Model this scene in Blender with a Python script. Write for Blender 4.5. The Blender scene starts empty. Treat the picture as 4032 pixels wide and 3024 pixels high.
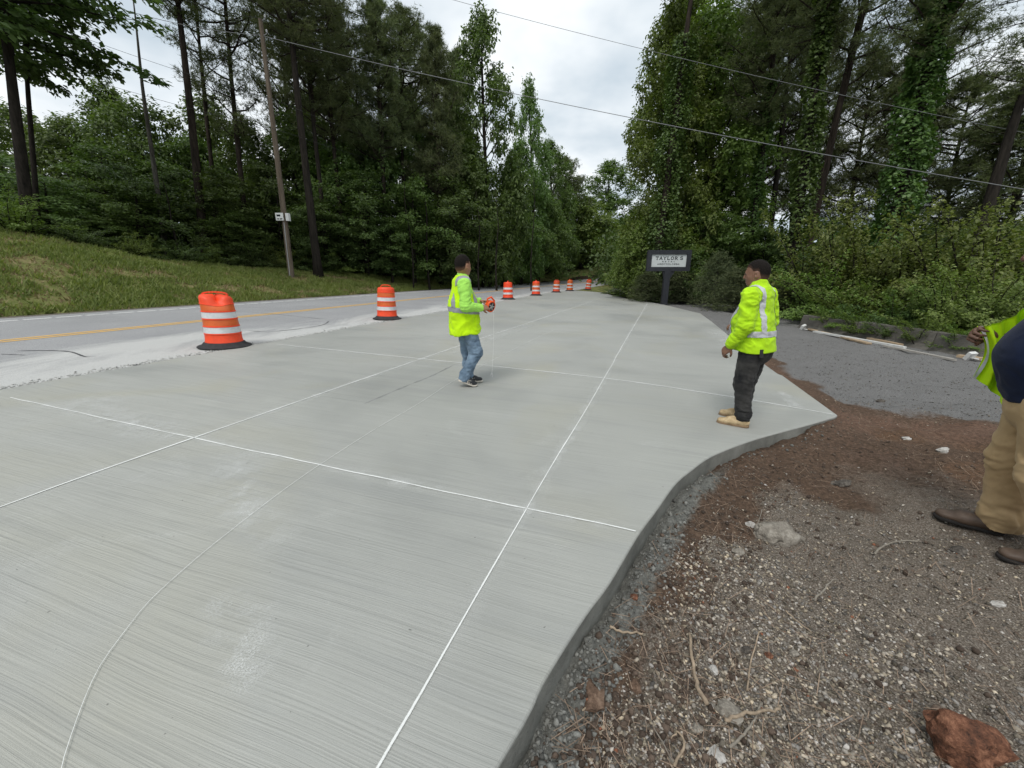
import bpy, bmesh, math, random
import numpy as np
from mathutils import Vector, Matrix, noise
R = math.radians
rng = np.random.default_rng(7)
random.seed(7)
scene = bpy.context.scene
col = scene.collection

# ------------------------------------------------------------------ camera
FPX, YH, CAMH = 1560.0, 1088.0, 1.5          # focal length and horizon in photo pixels (4032 wide), eye height
PITCH = math.atan((1512 - YH) / FPX)
cam_d = bpy.data.cameras.new('camera')
cam_d.sensor_width = 36.0
cam_d.lens = 36.0 * FPX / 4032.0
cam_d.clip_start = 0.05
cam_d.clip_end = 3000
cam = bpy.data.objects.new('camera', cam_d)
col.objects.link(cam)
cam.location = (0, 0, CAMH)
cam.rotation_euler = (R(90) - PITCH, 0, 0)
scene.camera = cam

# ------------------------------------------------------------------ sky, sun, exposure
SUN_EL, SUN_AZ = 54.0, 205.0                 # azimuth clockwise from +Y
world = bpy.data.worlds.new('World')
scene.world = world
world.use_nodes = True
wt = world.node_tree
wt.nodes.clear()
def wn(kind, **kw):
    n = wt.nodes.new(kind)
    for k, v in kw.items():
        setattr(n, k, v)
    return n
sky = wn('ShaderNodeTexSky', sky_type='NISHITA', sun_disc=False)
sky.sun_elevation = R(SUN_EL)
sky.sun_rotation = R(SUN_AZ)
sky.air_density = 1.0
sky.dust_density = 1.5
bg_sky = wn('ShaderNodeBackground')
bg_sky.inputs['Strength'].default_value = 0.12
wt.links.new(sky.outputs[0], bg_sky.inputs['Color'])
tc = wn('ShaderNodeTexCoord')
sep = wn('ShaderNodeSeparateXYZ')
wt.links.new(tc.outputs['Generated'], sep.inputs[0])
zc = wn('ShaderNodeMath', operation='MAXIMUM'); zc.inputs[1].default_value = 0.0
wt.links.new(sep.outputs['Z'], zc.inputs[0])
za = wn('ShaderNodeMath', operation='ADD'); za.inputs[1].default_value = 0.22
wt.links.new(zc.outputs[0], za.inputs[0])
dx = wn('ShaderNodeMath', operation='DIVIDE'); dy = wn('ShaderNodeMath', operation='DIVIDE')
wt.links.new(sep.outputs['X'], dx.inputs[0]); wt.links.new(za.outputs[0], dx.inputs[1])
wt.links.new(sep.outputs['Y'], dy.inputs[0]); wt.links.new(za.outputs[0], dy.inputs[1])
cmb = wn('ShaderNodeCombineXYZ')
wt.links.new(dx.outputs[0], cmb.inputs[0]); wt.links.new(dy.outputs[0], cmb.inputs[1])
cl1 = wn('ShaderNodeTexNoise'); cl1.inputs['Scale'].default_value = 1.25; cl1.inputs['Detail'].default_value = 5; cl1.inputs['Roughness'].default_value = 0.52
cl2 = wn('ShaderNodeTexNoise'); cl2.inputs['Scale'].default_value = 0.9; cl2.inputs['Detail'].default_value = 6; cl2.inputs['Roughness'].default_value = 0.55
off = wn('ShaderNodeVectorMath', operation='ADD'); off.inputs[1].default_value = (7.3, 2.1, 0)
wt.links.new(cmb.outputs[0], cl1.inputs['Vector'])
wt.links.new(cmb.outputs[0], off.inputs[0]); wt.links.new(off.outputs[0], cl2.inputs['Vector'])
r1 = wn('ShaderNodeValToRGB')
r1.color_ramp.elements[0].position = 0.38; r1.color_ramp.elements[0].color = (0.52, 0.60, 0.67, 1)
r1.color_ramp.elements[1].position = 0.60; r1.color_ramp.elements[1].color = (0.90, 0.93, 0.95, 1)
wt.links.new(cl1.outputs['Fac'], r1.inputs[0])
bg_cl = wn('ShaderNodeBackground'); bg_cl.inputs['Strength'].default_value = 1.0
wt.links.new(r1.outputs[0], bg_cl.inputs['Color'])
r2 = wn('ShaderNodeValToRGB')
r2.color_ramp.elements[0].position = 0.60; r2.color_ramp.elements[0].color = (1, 1, 1, 1)
r2.color_ramp.elements[1].position = 0.74; r2.color_ramp.elements[1].color = (0.35, 0.35, 0.35, 1)
wt.links.new(cl2.outputs['Fac'], r2.inputs[0])
mixw = wn('ShaderNodeMixShader')
wt.links.new(r2.outputs[0], mixw.inputs[0])
wt.links.new(bg_sky.outputs[0], mixw.inputs[1]); wt.links.new(bg_cl.outputs[0], mixw.inputs[2])
wo = wn('ShaderNodeOutputWorld')
wt.links.new(mixw.outputs[0], wo.inputs['Surface'])

sun_d = bpy.data.lights.new('sun', 'SUN')
sun_d.energy = 1.5
sun_d.angle = R(22)
sun_d.color = (1.0, 0.96, 0.9)
sun = bpy.data.objects.new('sun', sun_d)
col.objects.link(sun)
sun.rotation_euler = (R(90 - SUN_EL), 0, R(180 - SUN_AZ))
sun.location = (0, 0, 60)

scene.view_settings.view_transform = 'Standard'
scene.view_settings.look = 'None'
scene.view_settings.exposure = 0.25
scene.view_settings.gamma = 1.0
scene.view_settings.use_curve_mapping = False
scene.render.engine = 'CYCLES'
scene.cycles.use_denoising = True
scene.cycles.use_adaptive_sampling = True
scene.cycles.adaptive_threshold = 0.015
scene.cycles.max_bounces = 6
scene.cycles.diffuse_bounces = 3
scene.cycles.glossy_bounces = 2
scene.cycles.transmission_bounces = 3
scene.cycles.transparent_max_bounces = 16

# ------------------------------------------------------------------ geometry of the place
AZ = R(17.3)                                   # direction of the road, clockwise from +Y
U = np.array([math.sin(AZ), math.cos(AZ)])     # along the road
N = np.array([-math.cos(AZ), math.sin(AZ)])    # to its left
CF = 0.03                                      # crossfall, rising to the left
def st(x, y):
    return x * U[0] + y * U[1], x * N[0] + y * N[1]
def xy(s, t):
    return s * U[0] + t * N[0], s * U[1] + t * N[1]
def ray(px, py):
    X = (px - 2016) / FPX; Y = -(py - 1512) / FPX
    return np.array([X, math.cos(PITCH) + Y * math.sin(PITCH), -math.sin(PITCH) + Y * math.cos(PITCH)])
def gp(px, py, drop=0.0):
    """photo pixel -> point of the crossfall plane (the slab's top), lowered by drop"""
    d = ray(px, py)
    k = -(CAMH + drop) / (d[2] - CF * (N[0] * d[0] + N[1] * d[1]))
    return np.array([d[0] * k, d[1] * k, CAMH + d[2] * k])
def at(px, py, depth):
    d = ray(px, py)
    k = depth / d[1]
    return np.array([d[0] * k, depth, CAMH + d[2] * k])
def sstep(a, b, x):
    v = np.clip((np.asarray(x, float) - a) / (b - a), 0, 1)
    return v * v * (3 - 2 * v)

# value noise on arrays
_perm = rng.random((64, 64, 64))
def vnoise(x, y, z=0.0):
    x = np.asarray(x, float); y = np.asarray(y, float); z = np.asarray(z, float) + 0 * x
    xi = np.floor(x).astype(int); yi = np.floor(y).astype(int); zi = np.floor(z).astype(int)
    fx = x - xi; fy = y - yi; fz = z - zi
    fx = fx * fx * (3 - 2 * fx); fy = fy * fy * (3 - 2 * fy); fz = fz * fz * (3 - 2 * fz)
    out = 0
    for a in (0, 1):
        for b in (0, 1):
            for c in (0, 1):
                w = (fx if a else 1 - fx) * (fy if b else 1 - fy) * (fz if c else 1 - fz)
                out = out + w * _perm[(xi + a) & 63, (yi + b) & 63, (zi + c) & 63]
    return out * 2 - 1
def fbm(x, y, z=0.0, oct=4, g=0.5):
    s = 0; a = 1.0; f = 1.0
    for i in range(oct):
        s = s + a * vnoise(np.asarray(x) * f + 17.1 * i, np.asarray(y) * f + 5.3 * i, np.asarray(z) * f)
        a *= g; f *= 2.03
    return s

# ------------------------------------------------------------------ materials
MATS = {}
def newmat(name):
    m = bpy.data.materials.new(name); m.use_nodes = True
    nt = m.node_tree; nt.nodes.clear()
    out = nt.nodes.new('ShaderNodeOutputMaterial')
    MATS[name] = m
    return m, nt, out
def pbsdf(nt, out, rough=0.8, spec=0.3):
    b = nt.nodes.new('ShaderNodeBsdfPrincipled')
    b.inputs['Roughness'].default_value = rough
    b.inputs['Specular IOR Level'].default_value = spec
    nt.links.new(b.outputs[0], out.inputs['Surface'])
    return b
def tnoise(nt, scale, detail=4, rough=0.55, vec=None, dist=0.0):
    n = nt.nodes.new('ShaderNodeTexNoise')
    n.inputs['Scale'].default_value = scale; n.inputs['Detail'].default_value = detail
    n.inputs['Roughness'].default_value = rough; n.inputs['Distortion'].default_value = dist
    if vec is not None: nt.links.new(vec, n.inputs['Vector'])
    return n.outputs['Fac']
def ramp(nt, fac, *stops):
    r = nt.nodes.new('ShaderNodeValToRGB')
    e = r.color_ramp.elements
    while len(e) < len(stops): e.new(0.5)
    for i, (p, c) in enumerate(stops):
        e[i].position = p
        e[i].color = (c, c, c, 1) if isinstance(c, (int, float)) else (*c, 1)
    nt.links.new(fac, r.inputs[0])
    return r.outputs[0]
def mixc(nt, fac, a, b, mode='MIX'):
    m = nt.nodes.new('ShaderNodeMix'); m.data_type = 'RGBA'; m.blend_type = mode
    for sock, v in ((m.inputs[0], fac), (m.inputs[6], a), (m.inputs[7], b)):
        if isinstance(v, (int, float)): sock.default_value = v
        elif isinstance(v, tuple): sock.default_value = (*v, 1)
        else: nt.links.new(v, sock)
    return m.outputs[2]
def mth(nt, op, a, b=None):
    m = nt.nodes.new('ShaderNodeMath'); m.operation = op
    for i, v in enumerate((a, b)):
        if v is None: continue
        if isinstance(v, (int, float)): m.inputs[i].default_value = v
        else: nt.links.new(v, m.inputs[i])
    return m.outputs[0]
def objco(nt, rotz=0.0, scale=(1, 1, 1)):
    t = nt.nodes.new('ShaderNodeTexCoord')
    m = nt.nodes.new('ShaderNodeMapping')
    m.inputs['Rotation'].default_value = (0, 0, rotz)
    m.inputs['Scale'].default_value = scale
    nt.links.new(t.outputs['Object'], m.inputs['Vector'])
    return m.outputs[0]
def attr(nt, name):
    a = nt.nodes.new('ShaderNodeAttribute'); a.attribute_name = name
    return a.outputs['Color']
def bump(nt, b, h, strength=0.5, dist=0.01):
    n = nt.nodes.new('ShaderNodeBump')
    n.inputs['Strength'].default_value = strength; n.inputs['Distance'].default_value = dist
    nt.links.new(h, n.inputs['Height']); nt.links.new(n.outputs[0], b.inputs['Normal'])
def simple(name, c, rough=0.7, spec=0.3, var=0.12, nscale=8.0, bmp=0.0, bscale=60.0, c2=None, metal=0.0):
    m, nt, out = newmat(name)
    b = pbsdf(nt, out, rough, spec)
    b.inputs['Metallic'].default_value = metal
    v = objco(nt)
    f = tnoise(nt, nscale, 5, 0.6, v)
    lo = tuple(max(0, x * (1 - var)) for x in c); hi = tuple(min(1, x * (1 + var)) for x in (c2 or c))
    nt.links.new(ramp(nt, f, (0.3, lo), (0.7, hi)), b.inputs['Base Color'])
    if bmp: bump(nt, b, tnoise(nt, bscale, 4, 0.6, v), bmp, 0.01)
    return m

# ------------------------------------------------------------------ object helpers
def mesh(name, V, F, smooth=False):
    me = bpy.data.meshes.new(name)
    V = np.asarray(V, np.float32)
    if isinstance(F, np.ndarray) and F.ndim == 2:
        k = F.shape[1]
        me.vertices.add(len(V)); me.vertices.foreach_set('co', V.ravel())
        me.loops.add(F.size); me.loops.foreach_set('vertex_index', F.astype(np.int32).ravel())
        me.polygons.add(len(F)); me.polygons.foreach_set('loop_start', np.arange(0, F.size, k, dtype=np.int32))
        me.update(calc_edges=True)
    else:
        me.from_pydata([tuple(map(float, v)) for v in V], [], [tuple(int(i) for i in f) for f in F]); me.update()
    if smooth:
        me.polygons.foreach_set('use_smooth', np.ones(len(me.polygons), bool))
    return me
def vcol(me, name, C):
    a = me.color_attributes.new(name, 'FLOAT_COLOR', 'POINT')
    C = np.asarray(C, np.float32)
    if C.shape[1] == 3: C = np.c_[C, np.ones(len(C), np.float32)]
    a.data.foreach_set('color', C.astype(np.float32).ravel())
def obj(name, me, mat=None, parent=None, loc=None, rotz=None):
    o = bpy.data.objects.new(name, me)
    col.objects.link(o)
    if mat is not None:
        if not me.materials: me.materials.append(MATS[mat] if isinstance(mat, str) else mat)
    if parent is not None: o.parent = parent
    if loc is not None: o.location = tuple(map(float, loc))
    if rotz is not None: o.rotation_euler.z = rotz
    return o
def empty(name, loc=(0, 0, 0), rotz=0.0):
    o = bpy.data.objects.new(name, None); col.objects.link(o)
    o.location = tuple(map(float, loc)); o.rotation_euler.z = rotz
    o.empty_display_size = 0.2
    return o
def tag(o, label=None, cat=None, group=None, kind=None):
    if label: o['label'] = label
    if cat: o['category'] = cat
    if group: o['group'] = group
    if kind: o['kind'] = kind
    return o

class MB:
    """collects shapes into one mesh"""
    def __init__(s): s.V = []; s.F = []; s.n = 0
    def add(s, V, F):
        V = np.asarray(V, float)
        s.V.append(V); s.F += [tuple(i + s.n for i in f) for f in F]; s.n += len(V)
    def box(s, c, size, rot=None):
        h = np.array(size) / 2
        V = np.array([[x, y, z] for x in (-1, 1) for y in (-1, 1) for z in (-1, 1)]) * h
        if rot is not None: V = V @ np.array(rot).T
        s.add(V + np.array(c), [(0, 1, 3, 2), (4, 6, 7, 5), (0, 4, 5, 1), (2, 3, 7, 6), (0, 2, 6, 4), (1, 5, 7, 3)])
    def tube(s, pts, rad, seg=8, cap=True, jitter=0.0):
        pts = np.asarray(pts, float); n = len(pts)
        rad = np.broadcast_to(np.asarray(rad, float), (n,))
        T = np.gradient(pts, axis=0); T /= np.linalg.norm(T, axis=1)[:, None] + 1e-9
        ref = np.array([0, 0, 1.0]) if abs(T[0][2]) < 0.8 else np.array([1.0, 0, 0])
        V = []
        a = np.linspace(0, 2 * math.pi, seg, endpoint=False)
        for i in range(n):
            A = np.cross(T[i], ref); A /= np.linalg.norm(A) + 1e-9
            B = np.cross(T[i], A)
            rr = rad[i] * (1 + jitter * (rng.random(seg) - 0.5))
            V.append(pts[i] + (np.cos(a) * rr)[:, None] * A + (np.sin(a) * rr)[:, None] * B)
        V = np.concatenate(V)
        F = [(i * seg + j, i * seg + (j + 1) % seg, (i + 1) * seg + (j + 1) % seg, (i + 1) * seg + j) for i in range(n - 1) for j in range(seg)]
        if cap: F += [tuple(range(seg))[::-1], tuple((n - 1) * seg + j for j in range(seg))]
        s.add(V, F)
    def lathe(s, prof, seg=32, c=(0, 0, 0), cap=True):
        a = np.linspace(0, 2 * math.pi, seg, endpoint=False)
        V = np.concatenate([np.c_[r * np.cos(a), r * np.sin(a), np.full(seg, z)] for r, z in prof]) + np.array(c)
        n = len(prof)
        F = [(i * seg + j, i * seg + (j + 1) % seg, (i + 1) * seg + (j + 1) % seg, (i + 1) * seg + j) for i in range(n - 1) for j in range(seg)]
        if cap: F += [tuple(range(seg))[::-1], tuple((n - 1) * seg + j for j in range(seg))]
        s.add(V, F)
    def build(s, name, mat, parent=None, smooth=False, loc=None, rotz=None):
        me = mesh(name, np.concatenate(s.V), s.F, smooth)
        return obj(name, me, mat, parent, loc, rotz)
def auto_smooth(o, ang=35):
    me = o.data
    me.polygons.foreach_set('use_smooth', np.ones(len(me.polygons), bool))
    me.set_sharp_from_angle(angle=R(ang))
    return o
# ------------------------------------------------------------------ height of the land
def bank_crest(s):
    return np.interp(s, [-30, 0, 5, 10, 15, 20, 26, 40, 60, 120], [5.0, 4.1, 3.7, 3.25, 2.3, 1.85, 1.5, 1.1, 1.6, 3.5])
def grass_limit(s):
    return np.interp(s, [-30, 8, 14, 20, 26, 40, 60], [25, 24.5, 23.5, 21.5, 20.0, 17.6, 17.0])
def road_bend(s):
    """sideways shift of the road to the right and its rise past the slab"""
    v = np.clip(np.asarray(s, float) - 36, 0, None)
    return -0.0075 * v ** 2, 0.0006 * v ** 2
def land(x, y):
    s, t = st(np.asarray(x, float), np.asarray(y, float))
    sh, up = road_bend(np.minimum(s, 95))
    tt = t - sh
    z = CF * np.clip(tt, -12, 15.4) + up
    gl = grass_limit(s)
    w = np.clip((tt - 15.95) / (gl - 15.95), 0, 1.0)
    prof = w * (1.25 - 0.25 * w)
    z = z + prof * (bank_crest(s) - 0.46 - 0 * up) + 0.03 * np.clip(tt - gl, 0, 40)
    # right-hand side: woods floor rises a little far out
    z = z + 0.05 * np.clip(-tt - 14, 0, 30)
    return z

# ---- slab outline (photo pixels on the slab's plane)
EDGE_PX = [(2018, 2922), (2147, 2674), (2303, 2426), (2404, 2288), (2514, 2104), (2588, 2003), (2661, 1902), (2726, 1847), (2790, 1801), (2873, 1764), (2974, 1728), (3056, 1705), (3180, 1672), (3291, 1640)]
FAR_PX = [(3298, 1634), (3081, 1478), (3004, 1428), (2800, 1264), (2758, 1234), (2616, 1200), (2551, 1188), (2429, 1168), (2368, 1152), (2315, 1147)]
def smooth_line(P, n, closed=False):
    P = np.asarray(P, float)
    d = np.r_[0, np.cumsum(np.linalg.norm(np.diff(P[:, :2], axis=0), axis=1))]
    q = np.linspace(0, d[-1], n)
    # Catmull-Rom through resampled knots
    out = np.zeros((n, P.shape[1]))
    k = np.clip(np.searchsorted(d, q, side='right') - 1, 0, len(P) - 2)
    u = ((q - d[k]) / (d[k + 1] - d[k]))[:, None]
    p0 = P[np.maximum(k - 1, 0)]; p1 = P[k]; p2 = P[k + 1]; p3 = P[np.minimum(k + 2, len(P) - 1)]
    return 0.5 * (2 * p1 + (p2 - p0) * u + (2 * p0 - 5 * p1 + 4 * p2 - p3) * u ** 2 + (3 * p1 - p0 - 3 * p2 + p3) * u ** 3)
near_edge = np.array([gp(*p)[:2] for p in EDGE_PX])
d0 = near_edge[0] - near_edge[1]; d0 /= np.linalg.norm(d0)
near_edge = np.vstack([[near_edge[0] + d0 * 3 + np.array([-1.2, -1.0])], [near_edge[0] + d0 * 0.9 + np.array([-0.1, 0])], near_edge])
near_edge = smooth_line(near_edge, 150)
far_edge = np.array([gp(*p)[:2] for p in FAR_PX])
far_edge = np.vstack([far_edge[:1], smooth_line(far_edge[1:4], 30), far_edge[4:]])
left_edge = np.array([xy(s, np.interp(s, [-14, 36, 40.5], [7.2, 6.9, 5.6])) for s in np.linspace(39.5, -14, 200)])
lj = fbm(np.arange(200) * 0.9, 3.0, oct=3) * 0.022
left_edge = left_edge + lj[:, None] * N
slab_poly = np.vstack([near_edge, far_edge, left_edge])
def plane_z(x, y):
    s, t = st(x, y); return CF * t
def in_poly(P, x, y):
    x = np.asarray(x); y = np.asarray(y); c = np.zeros(x.shape, bool)
    a = P; b = np.roll(P, -1, 0)
    for (x1, y1), (x2, y2) in zip(a, b):
        if y1 == y2: continue
        m = ((y1 > y) != (y2 > y)) & (x < (x2 - x1) * (y - y1) / (y2 - y1) + x1)
        c ^= m
    return c
right_side = np.vstack([near_edge, far_edge[:14]])
def dist_edge(x, y, P=right_side):
    x = np.asarray(x, float); y = np.asarray(y, float); d = np.full(x.shape, 1e9)
    for (x1, y1), (x2, y2) in zip(P[:-1:2], P[2::2]):
        vx, vy = x2 - x1, y2 - y1; L = vx * vx + vy * vy + 1e-12
        u = np.clip(((x - x1) * vx + (y - y1) * vy) / L, 0, 1)
        d = np.minimum(d, np.hypot(x - x1 - u * vx, y - y1 - u * vy))
    return d

# ---- materials of the ground
def mat_concrete():
    m, nt, out = newmat('fresh_concrete')
    b = pbsdf(nt, out, 0.62, 0.35)
    v = objco(nt, AZ)                                  # x' across the pour, y' along the road
    warp = nt.nodes.new('ShaderNodeTexNoise'); warp.inputs['Scale'].default_value = 0.55; warp.inputs['Detail'].default_value = 2
    nt.links.new(v, warp.inputs['Vector'])
    wv = nt.nodes.new('ShaderNodeVectorMath'); wv.operation = 'MULTIPLY_ADD'
    nt.links.new(warp.outputs['Color'], wv.inputs[0]); wv.inputs[1].default_value = (0.0, 0.12, 0); nt.links.new(v, wv.inputs[2])
    def streak(sx, sy, det=3, r=0.6):
        mp = nt.nodes.new('ShaderNodeMapping'); mp.inputs['Scale'].default_value = (sx, sy, 1)
        nt.links.new(wv.outputs[0], mp.inputs['Vector'])
        return tnoise(nt, 1.0, det, r, mp.outputs[0])
    fine = streak(1.0, 170, 2, 0.7)
    mid = streak(0.5, 62, 3, 0.65)
    wide = streak(0.22, 4.0, 4, 0.6)
    big = tnoise(nt, 0.36, 4, 0.6, v, 0.6)
    tint = tnoise(nt, 0.5, 3, 0.5, v, 1.0)
    grain = tnoise(nt, 260, 2, 0.6, v)
    base = ramp(nt, big, (0.32, (0.310, 0.316, 0.298)), (0.48, (0.368, 0.373, 0.348)), (0.66, (0.405, 0.409, 0.378)))
    base = mixc(nt, ramp(nt, tint, (0.52, 0.0), (0.72, 0.5)), base, (0.385, 0.372, 0.29))
    base = mixc(nt, ramp(nt, fine, (0.30, 0.50), (0.54, 0.0)), base, (0.225, 0.228, 0.21))
    base = mixc(nt, ramp(nt, mid, (0.27, 0.48), (0.41, 0.0)), base, (0.20, 0.203, 0.19))
    base = mixc(nt, ramp(nt, mid, (0.58, 0.0), (0.75, 0.2)), base, (0.44, 0.45, 0.43))
    base = mixc(nt, ramp(nt, wide, (0.30, 0.32), (0.44, 0.0)), base, (0.26, 0.268, 0.262))
    base = mixc(nt, ramp(nt, wide, (0.60, 0.0), (0.75, 0.25)), base, (0.45, 0.455, 0.43))
    # chalk dust blown about the lines
    dust = tnoise(nt, 1.15, 5, 0.62, v, 1.3)
    dustp = tnoise(nt, 75, 3, 0.7, v)
    dmask = mth(nt, 'MULTIPLY', ramp(nt, dust, (0.60, 0.0), (0.74, 1.0)), ramp(nt, dustp, (0.42, 0.0), (0.62, 0.3)))
    base = mixc(nt, dmask, base, (0.60, 0.61, 0.59))
    spk = tnoise(nt, 30, 2, 0.5, v)
    base = mixc(nt, ramp(nt, spk, (0.755, 0.0), (0.79, 0.75)), base, (0.13, 0.13, 0.12))
    base = mixc(nt, ramp(nt, grain, (0.2, 0.10), (0.8, 0.0)), base, (0.1, 0.1, 0.1))
    nt.links.new(base, b.inputs['Base Color'])
    nt.links.new(ramp(nt, big, (0.3, 0.48), (0.7, 0.75)), b.inputs['Roughness'])
    h = mth(nt, 'ADD', mth(nt, 'MULTIPLY', fine, 1.0), mth(nt, 'MULTIPLY', mid, 0.8))
    bump(nt, b, mth(nt, 'ADD', h, mth(nt, 'MULTIPLY', grain, 0.3)), 0.5, 0.006)
mat_concrete()
def mat_slab_side():
    m, nt, out = newmat('formed_concrete')
    b = pbsdf(nt, out, 0.8, 0.25)
    v = objco(nt)
    f = tnoise(nt, 5, 5, 0.65, v); g = tnoise(nt, 60, 4, 0.7, v)
    c = ramp(nt, f, (0.3, (0.15, 0.15, 0.135)), (0.7, (0.27, 0.27, 0.245)))
    c = mixc(nt, ramp(nt, g, (0.62, 0.0), (0.72, 0.8)), c, (0.07, 0.07, 0.065))
    nt.links.new(c, b.inputs['Base Color'])
    bump(nt, b, g, 0.7, 0.01)
mat_slab_side()
def mat_asphalt():
    m, nt, out = newmat('old_asphalt')
    b = pbsdf(nt, out, 0.85, 0.3)
    v = objco(nt)
    a = attr(nt, 'dust')
    ag = tnoise(nt, 95, 3, 0.75, v); big = tnoise(nt, 0.5, 4, 0.6, v)
    c = ramp(nt, ag, (0.3, (0.19, 0.191, 0.193)), (0.5, (0.325, 0.326, 0.33)), (0.72, (0.52, 0.52, 0.522)))
    c = mixc(nt, ramp(nt, big, (0.3, 0.25), (0.65, 0.0)), c, (0.12, 0.12, 0.125))
    vs = objco(nt, AZ, (1.9, 0.5, 1))
    st1 = tnoise(nt, 1.0, 6, 0.7, vs, 0.8)
    sepa = nt.nodes.new('ShaderNodeSeparateColor'); nt.links.new(a, sepa.inputs[0])
    ag2 = tnoise(nt, 34, 4, 0.8, v)
    lvl = mth(nt, 'ADD', mth(nt, 'ADD', mth(nt, 'MULTIPLY', st1, 0.72), mth(nt, 'MULTIPLY', ag2, 0.28)), mth(nt, 'SUBTRACT', mth(nt, 'MULTIPLY', sepa.outputs[0], 0.62), 0.40))
    c = mixc(nt, ramp(nt, lvl, (0.38, 0.0), (0.60, 0.85)), c, mixc(nt, ramp(nt, ag, (0.3, 0.0), (0.6, 1.0)), (0.40, 0.40, 0.385), (0.60, 0.60, 0.58)))
    nt.links.new(c, b.inputs['Base Color'])
    bump(nt, b, ag, 0.8, 0.008)
mat_asphalt()
def paint(name, c, wear):
    m, nt, out = newmat(name)
    b = pbsdf(nt, out, 0.7, 0.35)
    v = objco(nt)
    f = tnoise(nt, 45, 4, 0.75, v); g = tnoise(nt, 3, 4, 0.6, v)
    k = mth(nt, 'ADD', f, mth(nt, 'MULTIPLY', mth(nt, 'SUBTRACT', g, 0.5), 0.5))
    nt.links.new(mixc(nt, ramp(nt, k, (wear - 0.06, 0.0), (wear + 0.06, 1.0)), (0.2, 0.2, 0.2), c), b.inputs['Base Color'])
    bump(nt, b, f, 0.5, 0.006)
paint('yellow_paint', (0.72, 0.42, 0.09), 0.36)
paint('white_paint', (0.78, 0.78, 0.76), 0.38)
def mat_chalk():
    m, nt, out = newmat('white_chalk')
    b = pbsdf(nt, out, 0.95, 0.1)
    v = objco(nt)
    f = tnoise(nt, 22, 5, 0.75, v)
    nt.links.new(ramp(nt, f, (0.28, (0.55, 0.56, 0.54)), (0.5, (0.80, 0.81, 0.79))), b.inputs['Base Color'])
mat_chalk()
def mat_stroke():
    m, nt, out = newmat('chalk_stroke')
    b = pbsdf(nt, out, 0.95, 0.1)
    v = objco(nt)
    f = tnoise(nt, 60, 4, 0.7, v); g = tnoise(nt, 2.2, 3, 0.6, v)
    k = mth(nt, 'ADD', attr(nt, 'fade'), mth(nt, 'MULTIPLY', mth(nt, 'SUBTRACT', mth(nt, 'ADD', mth(nt, 'MULTIPLY', f, 0.6), mth(nt, 'MULTIPLY', g, 0.4)), 0.5), 1.7))
    b.inputs['Base Color'].default_value = (0.76, 0.77, 0.75, 1)
    nt.links.new(ramp(nt, k, (0.25, 0.0), (0.95, 0.95)), b.inputs['Alpha'])
mat_stroke()
def mat_dust():
    m, nt, out = newmat('chalk_overspray')
    b = pbsdf(nt, out, 0.9, 0.1)
    v = objco(nt)
    f = tnoise(nt, 6, 5, 0.7, v); g = tnoise(nt, 140, 2, 0.7, v)
    k = mth(nt, 'MULTIPLY', attr(nt, 'fade'), mth(nt, 'MULTIPLY', ramp(nt, f, (0.42, 0.0), (0.66, 1.0)), ramp(nt, g, (0.38, 0.15), (0.6, 0.8))))
    b.inputs['Base Color'].default_value = (0.68, 0.69, 0.67, 1)
    nt.links.new(k, b.inputs['Alpha'])
mat_dust()
def mat_dirt():
    m, nt, out = newmat('dirt_and_gravel')
    b = pbsdf(nt, out, 0.95, 0.15)
    v = objco(nt)
    z = nt.nodes.new('ShaderNodeSeparateColor'); nt.links.new(attr(nt, 'zone'), z.inputs[0])
    z2 = nt.nodes.new('ShaderNodeSeparateColor'); nt.links.new(attr(nt, 'zone2'), z2.inputs[0])
    n1 = tnoise(nt, 4, 6, 0.7, v); n2 = tnoise(nt, 34, 5, 0.75, v); n3 = tnoise(nt, 130, 3, 0.7, v)
    def thr(a, amp=0.9, lo=0.40, hi=0.62):
        return ramp(nt, mth(nt, 'ADD', a, mth(nt, 'MULTIPLY', mth(nt, 'SUBTRACT', mth(nt, 'ADD', mth(nt, 'MULTIPLY', n1, 0.5), mth(nt, 'MULTIPLY', n2, 0.5)), 0.5), amp)), (lo, 0.0), (hi, 1.0))
    soil = ramp(nt, n2, (0.3, (0.05, 0.037, 0.028)), (0.55, (0.125, 0.082, 0.057)), (0.75, (0.23, 0.165, 0.12)))
    slurry = ramp(nt, n2, (0.3, (0.085, 0.085, 0.078)), (0.7, (0.26, 0.26, 0.235)))
    grav = ramp(nt, n3, (0.28, (0.06, 0.05, 0.041)), (0.5, (0.165, 0.137, 0.110)), (0.72, (0.42, 0.375, 0.325)))
    clay = ramp(nt, n2, (0.3, (0.085, 0.053, 0.038)), (0.7, (0.21, 0.13, 0.092)))
    lot = ramp(nt, n3, (0.30, (0.078, 0.077, 0.076)), (0.5, (0.175, 0.172, 0.168)), (0.74, (0.37, 0.365, 0.355)))
    straw = ramp(nt, n2, (0.3, (0.055, 0.036, 0.024)), (0.7, (0.20, 0.12, 0.075)))
    c = mixc(nt, thr(z.outputs[1]), soil, grav)
    c = mixc(nt, thr(z2.outputs[0]), c, lot)
    c = mixc(nt, thr(z.outputs[2]), c, clay)
    c = mixc(nt, thr(z2.outputs[1]), c, straw)
    c = mixc(nt, thr(z.outputs[0], 0.8), c, slurry)
    nt.links.new(c, b.inputs['Base Color'])
    bump(nt, b, mth(nt, 'ADD', n2, mth(nt, 'MULTIPLY', n3, 0.7)), 0.9, 0.02)
mat_dirt()
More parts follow.
